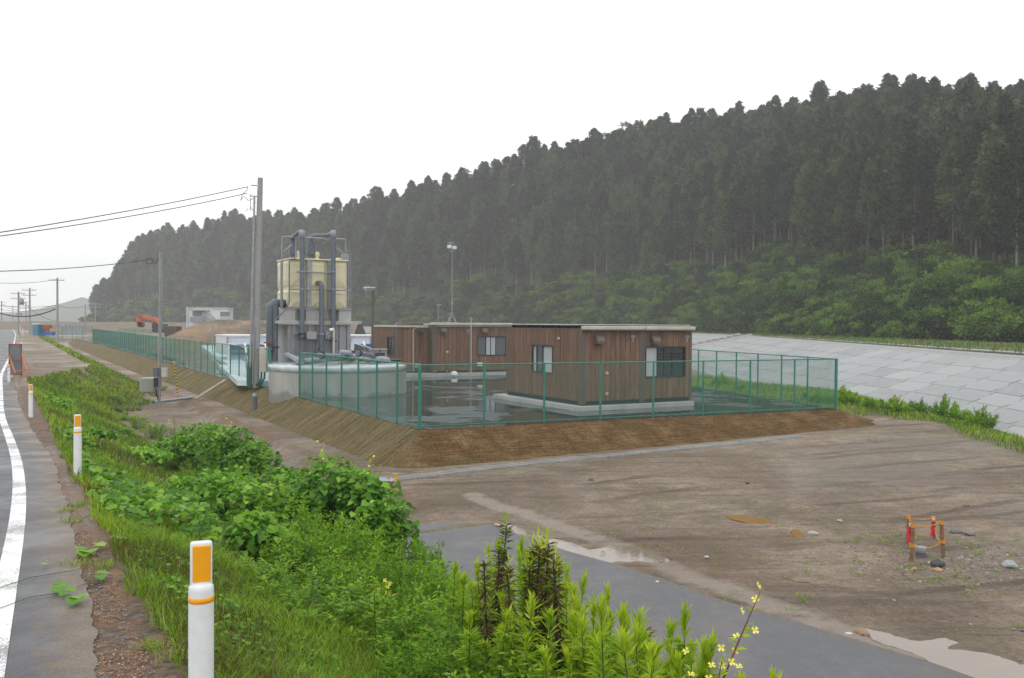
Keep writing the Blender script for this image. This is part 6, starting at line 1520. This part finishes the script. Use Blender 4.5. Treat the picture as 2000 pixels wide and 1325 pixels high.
def place(protos_, X, Y, z, h, sxy=None, tilt=0):
    o = random.choice(protos_)
    if o.name in usedp: o = copy_tree(o)
    usedp.add(o.name); o.location = (X, Y, z-.03); s = sxy or h**.5; o.scale = (s, s, h); o.rotation_euler = (random.uniform(-tilt, tilt), random.uniform(-tilt, tilt), random.random()*6.28); return o
wl_ = [(945,1085),(962,1050),(1000,1100),(1018,1060),(1035,1048),(1055,1045),(1075,1075),(1100,1092),(1112,1110),(1125,1130),(1085,1130),(1150,1135),(1180,1128),(1192,1160),(1160,1165),(1215,1200),(1248,1185),(1256,1215),(1283,1225),(1322,1172),(1290,1240),(1345,1245),(1380,1225),(1305,1260),(1200,1235),(1140,1200),(1110,1180),(1060,1170),(1020,1160),(985,1150),(955,1140),(930,1130),(1240,1265),(1180,1270),(1130,1265),(1085,1250),(1040,1235),(1000,1225),(960,1210),(1270,1295),(1215,1300),(1160,1300),(1105,1300),(1050,1285),(1350,1285),(1400,1290),(1430,1310),(1520,1315),(1330,1300),(905,1115),(880,1090),(920,1180),(1455,1318)]
wl_ += [(px+random.uniform(-14, 14), y+random.uniform(8, 50)) for px, y in wl_ for _ in range(1) if y < 1290]
for (px, y) in wl_:
    v = random.uniform(3.0, 3.6) if y < 1150 else (random.uniform(2.5, 3.1) if px < 1300 else random.uniform(2.9, 3.3)); X, Y, z, h = bankspot(px, y, v); o = place(protoS, X, Y, z, h, .95+.25*random.random(), .05); o['label'] = 'upright yellow green weed stalk ' + ('left of the withered brown stalks' if px < 950 else 'crowding round the withered brown stalks' if px < 1120 else 'between the brown stalks and the flowering primroses' if px < 1300 else 'beside the flowering primroses at the lane')
for (px, y) in ((962, 1003), (975, 1055), (1028, 1060), (1042, 1045), (1052, 1036), (1098, 1072), (1237, 1205), (1018, 1095), (1036, 1085), (1060, 1060), (1088, 1100), (958, 1085)):
    X, Y, z, h = bankspot(px, y, random.uniform(2.75, 3.0)); place(protoD, X, Y, z, h, 1.25, .03)
# evening primroses
def primrose(H, seed, lean, nfl):
    rg = np.random.default_rng(seed); o = thing('evening_primrose', 'evening primrose', 'flowering weed', (0, 0, 0)); n = 46; t = rg.random(n); f = lambda t: np.stack([lean[0]*H*t**1.4, lean[1]*H*t**1.4, H*t*.97], -1)
    az = rg.random(n)*6.28; el = rg.normal(.25, .25, n); D = np.stack([np.cos(az)*np.cos(el), np.sin(az)*np.cos(el), np.sin(el)], 1); c = lcol(n, .35+.5*t, .12)
    V, F, cc = rhomb(f(t), D, .10*(1-.5*t), .022*np.ones(n), c, rg.normal(0, .5, n)); me = npmesh('leaves', V, F, cc); me.materials.append(M_weed); lv = bpy.data.objects.new('leaves', me); C.objects.link(lv); lv.parent = o
    MB().tube([tuple(f(np.array(q))) for q in np.linspace(0, 1, 8)], [.009, .009, .008, .008, .006, .005, .004, .002], 6).build('stem', M_stemr, o)
    for i in range(nfl):
        q = .72 + .28*(i+1)/nfl if nfl > 1 else 1; c0 = Vector(f(np.array(q))) + Vector((rg.normal(0, .035), rg.normal(0, .035), .02)); m = MB(); ax = Vector((rg.normal(0, .5), -.6+rg.normal(0, .4), .6)).normalized(); a1 = ax.orthogonal().normalized(); a2 = ax.cross(a1)
        for j in range(4):
            t0 = j*math.pi/2; r = lambda a: a1*math.cos(a)+a2*math.sin(a); m.add([c0, c0+r(t0-.55)*.012+ax*.007, c0+r(t0-.35)*.021+ax*.010, c0+r(t0)*.018+ax*.007, c0+r(t0+.35)*.021+ax*.010, c0+r(t0+.55)*.012+ax*.007], [(0, 1, 2, 3), (0, 3, 4, 5)])
        m.build('flower', M_petal, o)
    return o
pr = [(1476, 1118, 3.2, (.28, -.05), 7, 'evening primrose leaning right over the lane, tallest at the lower right'), (1412, 1258, 3.0, (.12, 0), 8, 'evening primrose with a cluster of yellow flowers at the bottom right'), (1352, 1268, 2.9, (.05, 0), 7, 'evening primrose with pale yellow flowers left of the leaning one'),
      (757, 1130, 3.0, (0, 0), 6, 'evening primrose flowering amid the dark hollow of the bank'), (703, 1112, 3.0, (-.12, 0), 3, 'arching evening primrose with two flowers left of the dark hollow'), (446, 812, 4.3, (0, 0), 6, 'evening primrose on top of the highest vine mound at left'),
      (727, 884, 4.4, (.12, 0), 5, 'evening primrose topping the right vine mound near the gutter end'), (628, 852, 4.4, (0, 0), 4, 'slim evening primrose standing before the straw slope'), (644, 890, 4.3, (0, 0), 4, 'short evening primrose just right of the slim one'),
      (330, 818, 4.0, (0, 0), 4, 'evening primrose left of the highest vine mound'), (752, 978, 4.3, (.1, 0), 5, 'evening primrose at the edge of the muddy lot'), (402, 948, 2.7, (0, 0), 3, 'low evening primrose among the vine leaves')]
for i, (px, y, v, ln_, nf, lab) in enumerate(pr):
    X, Y, z, h = bankspot(px, y, v); o = primrose(min(h, 2.1), 500+i, ln_, nf); off = ln_[0]*h; o.location = (X-off, Y, z-.02); o['label'] = lab
# fine leaved bushy weeds
def fineweed(n, seed, R_, Hh, leaf):
    rg = np.random.default_rng(seed); ns = 26; az = rg.random(ns)*6.28; rr = R_*rg.random(ns)**.5; hh = Hh*(1-.45*(rr/R_)**2)*(.55+.5*rg.random(ns)); k = rg.integers(0, ns, n); t = rg.random(n)**.65
    tipx = np.cos(az)*rr; tipy = np.sin(az)*rr; P = np.stack([tipx[k]*(.35+.65*t), tipy[k]*(.35+.65*t), hh[k]*t], 1) + rg.normal(size=(n, 3))*.035*np.array([1, 1, .6])*(1.6-t[:, None])
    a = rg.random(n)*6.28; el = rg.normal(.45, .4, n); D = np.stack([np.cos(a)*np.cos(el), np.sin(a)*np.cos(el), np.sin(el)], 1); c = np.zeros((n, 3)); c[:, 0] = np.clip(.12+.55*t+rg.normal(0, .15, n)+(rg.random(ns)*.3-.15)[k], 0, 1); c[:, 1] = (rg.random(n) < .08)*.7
    st = [(tipx[i], tipy[i], hh[i]) for i in range(ns)]
    return rhomb(P, D, leaf*(.6+.7*rg.random(n)), leaf*.30*(.7+.6*rg.random(n)), c, rg.normal(0, .6, n)), st
protoF = []
for k in range(4):
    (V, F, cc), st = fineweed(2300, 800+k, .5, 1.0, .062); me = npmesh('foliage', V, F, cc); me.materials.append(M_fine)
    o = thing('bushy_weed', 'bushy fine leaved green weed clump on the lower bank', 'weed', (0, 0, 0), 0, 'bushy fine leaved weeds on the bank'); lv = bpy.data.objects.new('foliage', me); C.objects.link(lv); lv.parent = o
    m = MB()
    for (x, y, z) in st[::3]: m.tube([(x*.3, y*.3, 0), (x*.7, y*.7, z*.5), (x, y, z*.97)], [.006, .004, .002], 4, False)
    ob = m.build('stems', M_stem, o); ob['kind'] = 'stuff'; protoF.append(o)
fw = [(340,812,4.5),(365,822,4.4),(400,820,4.5),(430,822,4.5),(465,832,4.5),(505,850,4.5),(520,870,4.4),(230,800,4.3),(270,805,4.4),(300,815,4.5),(240,850,3.2),(290,870,3.0),(625,880,4.5),(655,892,4.4),(690,890,4.5),(725,895,4.5),(742,925,4.4),(560,905,4.3),(600,920,4.1),(450,900,3.4),(540,960,3.2),(610,960,3.0),(590,1000,2.9),(560,1030,2.5),(640,1060,2.6),(690,1010,3.2),(650,1000,3.0),(480,960,2.9),(430,1000,2.2),(740,1120,2.6),(520,1075,2.0),(600,1110,2.1),(470,985,3.3),(405,880,3.6),(360,905,3.0),(770,1000,4.2),(800,1010,4.4),(835,1035,4.5),(870,1080,4.5),(905,1112,4.4),(740,1010,3.8),(700,990,3.6),(665,1005,3.4),(790,1050,3.8),(830,1075,3.8),(860,1115,3.7),(890,1150,3.5),(760,1070,3.3),(720,1050,3.2),(800,1120,3.1),(840,1160,3.0),(880,1190,2.9),(780,1165,2.7),(930,1190,3.0),(960,1240,2.7),(900,1240,2.5),(850,1220,2.5),(1000,1270,2.5),(940,1290,2.3),(620,985,3.2),(580,965,3.3),(640,1040,2.9),(690,1075,2.8),(530,935,3.6),(480,880,4.2),(350,835,4.3),(390,842,4.2),(300,850,4.0),(250,828,4.4),(215,835,4.2),(420,870,3.9),(560,905,4.2),(1050,1300,2.4),(820,1195,2.35),(600,1020,2.7),(330,880,3.4),(1100,1310,2.5),(1170,1315,2.6)]
for (px, y, v) in fw:
    X, Y, z, h = bankspot(px, y, v); h = min(h, 2.2); o = place(protoF, X, Y, z, h, .75+.45*random.random(), .06); o['label'] = 'bushy fine leaved weed ' + ('near the second delineator post' if px < 320 else 'around the highest vine mound' if px < 560 else 'before the near end of the gutter' if px < 760 else 'at the left edge of the asphalt lane' if px < 900 else 'at the bottom, left of the withered stalks')
# vine covered mounds
def vmound(n, seed, R_, Hh, ln):
    rg = np.random.default_rng(seed); k = 7; cs = np.stack([rg.normal(0, R_*.32, k), rg.normal(0, R_*.32, k), Hh*(.35+.3*rg.random(k)), R_*(.42+.25*rg.random(k))], 1); i = rg.integers(0, k, n); d = rg.normal(size=(n, 3)); d /= np.linalg.norm(d, axis=1, keepdims=True); d[:, 2] = np.abs(d[:, 2])
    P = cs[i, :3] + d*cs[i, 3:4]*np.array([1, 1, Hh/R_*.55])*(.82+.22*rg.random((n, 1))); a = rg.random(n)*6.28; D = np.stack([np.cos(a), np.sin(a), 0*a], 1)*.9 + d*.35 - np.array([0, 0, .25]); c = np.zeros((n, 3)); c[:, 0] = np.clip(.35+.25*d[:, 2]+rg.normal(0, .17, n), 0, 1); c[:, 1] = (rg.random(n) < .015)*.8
    l = ln*(.6+.7*rg.random(n)); return broad(P, D, l, l*.92, c, rg.normal(0, .4, n), .25)
mounds = [(395,838,4.1,.95),(445,838,4.3,.85),(490,868,4.3,.8),(345,865,3.7,.8),(560,930,4.0,.8),(610,945,3.9,.8),(660,918,4.2,.8),(705,915,4.3,.7),(735,985,4.2,.55),(520,950,3.2,.7),(450,935,2.9,.7),(380,935,2.6,.6),(270,900,2.6,.7),(190,890,1.9,.5),(500,1010,2.4,.4),(330,1000,1.9,.45),(120,900,1.45,.35)]
for i, (px, y, v, R_) in enumerate(mounds):
    X, Y, z, h = bankspot(px, y, v); h = min(h, 2.2); sc = Y/12
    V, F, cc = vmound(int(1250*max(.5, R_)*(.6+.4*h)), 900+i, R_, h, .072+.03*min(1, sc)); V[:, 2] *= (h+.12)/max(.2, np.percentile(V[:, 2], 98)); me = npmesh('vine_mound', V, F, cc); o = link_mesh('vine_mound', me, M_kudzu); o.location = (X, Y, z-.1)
    tag(o, 'mound of broad vine leaves ' + ('beside the second delineator post' if px < 280 else 'forming the highest mound at the left' if px < 500 else 'before the near end of the gutter' if px > 600 else 'in the dip between the two highest mounds'), 'vine', 'vine covered mounds on the bank')
# shrubs by the revetment
protoR = []
for k in range(3):
    (V, F, cc), st = fineweed(1500, 1200+k, .55, 1.0, .13); me = npmesh('foliage', V, F, cc); me.materials.append(M_fine)
    o = thing('tall_shrub', 'tall scrubby weed between the muddy lot and the concrete revetment', 'shrub', (0, 0, 0), 0, 'scrubby weeds at the foot of the revetment'); lv = bpy.data.objects.new('foliage', me); C.objects.link(lv); lv.parent = o; protoR.append(o)
for (px, yb, h) in ((1652,790,1.0),(1665,792,.8),(1700,800,.7),(1738,806,.85),(1757,810,.8),(1800,812,.8),(1846,822,1.25),(1868,828,1.0),(1905,838,.85),(1925,842,1.1),(1830,815,.7),(1780,806,.6),(1890,830,.75),(1410,752,.9),(1400,755,.7),(1450,765,.6),(1595,790,.8),(1620,792,.9),(1580,785,.6),(1460,770,.5)):
    p = ground_at(px, yb); o = place(protoR, p.x, p.y, p.z, h*.9, .85*random.uniform(.7, 1.1), .08)
# small weeds on the lot
PS = []
for (cpx, cpy, sx_, sy_, n) in ((1700,1060,.5,.4,34),(1750,1050,.25,.25,18),(1900,1075,.8,.6,46),(1640,1115,.6,.5,24),(1350,1075,.6,.4,16),(1600,1190,.5,.4,16),(1815,1110,.3,.2,12),(1890,1130,.5,.4,20),(1560,990,1.5,.8,18),(1220,905,2.2,.3,34),(900,925,1.2,.2,18),(1960,1160,.8,.8,24),(1240,1040,.7,.3,14),(1500,860,3,.3,24)):
    c = ground_at(cpx, cpy)
    for _ in range(n*2//3): PS.append((c.x+random.gauss(0, sx_), c.y+random.gauss(0, sy_)))
PS = np.array(PS); k = ~inpoly(PS[:, 0], PS[:, 1], PAD); PS = PS[k]; n = 22; n = 16; P0 = np.repeat(PS, n, 0); P0 = P0+rng.normal(0, .035, P0.shape); P = np.column_stack([P0, zgr(P0[:, 0], P0[:, 1])])
V, F, cc = blades(P, rdir(len(P))*.8+np.array([0, 0, .8]), .055*rng.uniform(.4, 1.4, len(P)), .008*np.ones(len(P)), lcol(len(P), .5, .25, .15), .6)
tag(link_mesh('low_weeds', npmesh('low_weeds', V, F, cc), M_grass), 'sparse low weeds on the muddy lot', kind='stuff')
# verge tufts at the gravel edge near the camera
TS = [(150,990),(130,1000),(138,1022),(205,1110),(265,1020),(295,1150),(350,1240),(300,1270),(390,1210),(330,1180),(280,1160),(345,1290),(160,1105)]
PS = []
for (px, py) in TS:
    c = ground_at(px, py)
    for _ in range(70): PS.append((c.x+random.gauss(0, .05), c.y+random.gauss(0, .06)))
PS = np.array(PS); P = np.column_stack([PS, zgr(PS[:, 0], PS[:, 1])]); V, F, cc = blades(P, rdir(len(P))*.6+np.array([0, 0, .9]), .09*rng.uniform(.4, 1.3, len(P)), .005*np.ones(len(P)), lcol(len(P), .55, .2, .15), .6)
tag(link_mesh('grass_tufts', npmesh('grass_tufts', V, F, cc), M_grass), 'small grass tufts in the roadside grit', kind='stuff')
# creeping vine runners across the grit and asphalt
def leafone(parent, c, az, ln, wd, mat=M_kudzu, lift=.02, colr=.6):
    V, F, cc = broad(np.array([tuple(c)]), np.array([[math.cos(az), math.sin(az), .05]]), ln, wd, np.array([[colr, 0, 0]]), None, .12); me = npmesh('leaf', V, F, cc); return link_mesh('leaf', me, mat, parent)
vr_ = [('vine runner lying across the white road line with a few small leaves', [(258,1080),(215,1095),(150,1120),(60,1150),(-20,1180)], [(120,1108,.04),(80,1130,.05),(92,1122,.03),(0,1160,.05)]),
       ('short vine runner with big ragged leaves on the wet asphalt edge', [(190,1120),(165,1150),(130,1165),(60,1190),(0,1215)], [(100,1172,.12),(125,1165,.09),(150,1185,.13),(20,1170,.04)]),
       ('leafy vine shoot reaching from the bank over the grit', [(250,1060),(215,1075),(170,1090),(145,1098)], [(170,1088,.16),(150,1085,.10),(195,1075,.12),(185,1135,.10),(215,1060,.11)])]
for lab, pl, lv in vr_:
    P = []
    for p in pl: g = ground_at(max(p[0], -60), p[1]); g.z = max(g.z, float(zroad(UV(g.x, g.y)[0]))+.012)+.012; P.append(g)
    o = thing('vine_runner', lab, 'vine', tuple(P[0])); MB().tube(P, .0025, 5).build('stem', M_stem, o)
    for (x, y, l) in lv:
        for q in range(2 if l > .08 else 1):
            g = ground_at(x+q*10, y+q*4); g.z = max(g.z, float(zroad(UV(g.x, g.y)[0]))+.012)+.03; leafone(o, g, random.random()*6.28, l, l*.9, colr=random.uniform(.5, .9))
# arching dry stems in the hollow of the bank
ds = thing('dry_stems', 'arching dry brown stems in the dark hollow of the bank', 'dry stems', tuple(ground_at(700, 1210)))
for (a_, b_, c_) in (((598, 1188), (650, 1150), (705, 1120)), ((600, 1182), (680, 1160), (760, 1215)), ((625, 1175), (700, 1172), (775, 1235)), ((650, 1165), (630, 1190), (612, 1200))):
    pp = [];
    for i, q in enumerate((a_, b_, c_)): g = ground_at(*q); d = ray(*q); f = .93 if i == 1 else .97; pp.append(Vector((d.x*g.y/d.y*f, g.y*f, 3+d.z*g.y/d.y*f)))
    MB().tube(elbow(*pp, 10), .006, 5).build('stem', M_stemr, ds)
# pebbles and grit
def pebbles(n, gen, s0, s1, name, label, mat, flat=.6):
    XY = gen(n); n = len(XY); ico = np.array([[1, 0, 0], [0, 1, 0], [-1, 0, 0], [0, -1, 0], [0, 0, 1], [.7, .7, .3], [-.6, .6, .2]])[:5]; Fb = np.array([[0, 1, 4], [1, 2, 4], [2, 3, 4], [3, 0, 4]])
    s = rng.uniform(s0, s1, n)**1.0; a = rng.random(n)*6.28; uu_, vv_ = UV(XY[:, 0], XY[:, 1]); Z = np.where(vv_ < .62, zroad(uu_)+.012, zgr(XY[:, 0], XY[:, 1])); base = np.column_stack([XY, Z-.002]); B = np.repeat(ico[None], n, 0)*(1+rng.normal(0, .25, (n, 5, 1))); B[:, 4] += rng.normal(0, .35, (n, 3))*np.array([1, 1, 0])
    ca, sa = np.cos(a)[:, None], np.sin(a)[:, None]; x = B[..., 0]*ca*1.4-B[..., 1]*sa; y = B[..., 0]*sa*1.4+B[..., 1]*ca; V = np.stack([x, y, B[..., 2]*flat], -1)*s[:, None, None] + base[:, None]
    F = (np.arange(n)[:, None, None]*5+Fb[None]).reshape(-1, 3); c = np.zeros((n, 3)); c[:, 0] = rng.random(n); tag(link_mesh(name, npmesh(name, V.reshape(-1, 3), F, np.repeat(c, 5, 0)), mat), label, kind='stuff')
N = NM('pebble_mix'); sp = N.n('SeparateColor'); N.l(N.attr('Col', 'Color'), sp.inputs[0]); N.set(N.ramp(sp.outputs[0], [(.1, (.05, .045, .045)), (.45, (.15, .11, .08)), (.8, (.19, .15, .12)), (.97, (.26, .24, .21)), (1, (.5, .48, .45))]), .5); M_peb = N.m
N = NM('grit_mix'); sp = N.n('SeparateColor'); N.l(N.attr('Col', 'Color'), sp.inputs[0]); N.set(N.ramp(sp.outputs[0], [(.1, (.05, .048, .05)), (.35, (.13, .07, .04)), (.65, (.28, .13, .055)), (.9, (.36, .20, .10)), (1, (.45, .4, .36))]), .6); M_grit = N.m
def g_lot(n):
    X = rng.uniform(-3, 14, n); Y = rng.uniform(8, 33, n); f = fbm(X*.5+4, Y*.5, 3); k = (rng.random(n) < .25+1.2*np.clip(f, -.2, 1)) & ~inpoly(X, Y, PAD); u, v = UV(X, Y); k &= (v > 9.2)
    dx = X-ground_at(1830, 1110).x; dy = Y-ground_at(1830, 1110).y; return np.stack([X[k], Y[k]], 1)
pebbles(6000, g_lot, .006, .028, 'gravel', 'small stones scattered over the muddy lot', M_peb)
cE = ground_at(1860, 1100)
pebbles(1500, lambda n: np.stack([cE.x+rng.normal(0, .8, n), cE.y+rng.normal(0, .65, n)], 1), .007, .03, 'gravel', 'loose stones around the roped stakes', M_peb)
def g_verge(n):
    u = rng.uniform(1.5, 14, n); v = rng.uniform(.40, 1.0, n)+vline(u)*.5; X, Y = toXY(u, v); k = (rng.random(n) < .5+fbm(u*1.3, v*3, 3)) ; return np.stack([X[k], Y[k]], 1)
pebbles(60000, g_verge, .002, .0065, 'grit', 'orange brown grit along the road edge', M_grit, .5)
stones = [(1155,938,.07,(.14,.12,.10),'grey brown stone lying below the middle of the gutter'),(1640,1020,.07,(.36,.33,.28),'pale square stone between the brown puddle and the stakes'),(1588,1045,.09,(.42,.40,.36),'flat pale stone just right of the small brown puddle'),(1832,1105,.14,(.05,.048,.05),'dark rounded stone in front of the roped stakes'),
          (1832,1116,.07,(.50,.28,.10),'orange stone touching the dark rounded stone'),(1786,1114,.05,(.42,.26,.12),'small orange stone left of the dark stone'),(1973,1108,.13,(.34,.34,.35),'pale grey stone near the right picture edge'),(1867,1042,.11,(.13,.14,.15),'blue grey stone behind the roped stakes'),
          (1892,1045,.12,(.20,.18,.17),'flat grey slab stone right of the stakes'),(1460,945,.06,(.08,.07,.06),'dark stone on the far part of the lot'),(1887,990,.07,(.22,.12,.06),'rust brown clod beyond the stakes'),(1684,1240,.10,(.30,.19,.11),'brown chunk at the edge of the pale puddle'),(1657,1241,.05,(.6,.58,.5),'small white stone left of the brown chunk'),
          (1283,1143,.035,(.7,.6,.3),'tiny yellowish chip on the asphalt lane'),(1380,1090,.04,(.6,.6,.58),'small white chip right of the long puddle')]
for i, (px, py, s, col, lab) in enumerate(stones):
    g = ground_at(px, py); g.z = max(g.z, float(zlow(g.x, g.y))+(.022 if py > 1130 and px < 1300 else -.05)); rg = np.random.default_rng(i); import bmesh
    s *= .8; bm = bmesh.new(); bmesh.ops.create_icosphere(bm, subdivisions=2, radius=s)
    for vtx in bm.verts: vtx.co = Vector((vtx.co.x*1.25, vtx.co.y, vtx.co.z*.6))*(1+.55*float(vn(vtx.co.x/s*1.7+i*3, vtx.co.y/s*1.7+vtx.co.z/s)))
    me = bpy.data.meshes.new('stone'); bm.to_mesh(me); bm.free(); me.transform(Matrix.Rotation(i*1.3, 4, 'Z')); o = link_mesh('stone', me, paint('stone_%s' % ['grey', 'pale', 'dark'][i % 3], col, .6, .2, 20, 0, .35, .3)); o.location = g + Vector((0, 0, s*.25)); tag(o, lab, 'stone')
for o in list(protoS+protoD+protoF+protoR+[p[0] for p in protos]):
    if o.name not in usedp and o.location.length < .01:
        for ch in list(o.children): bpy.data.objects.remove(ch)
        bpy.data.objects.remove(o)
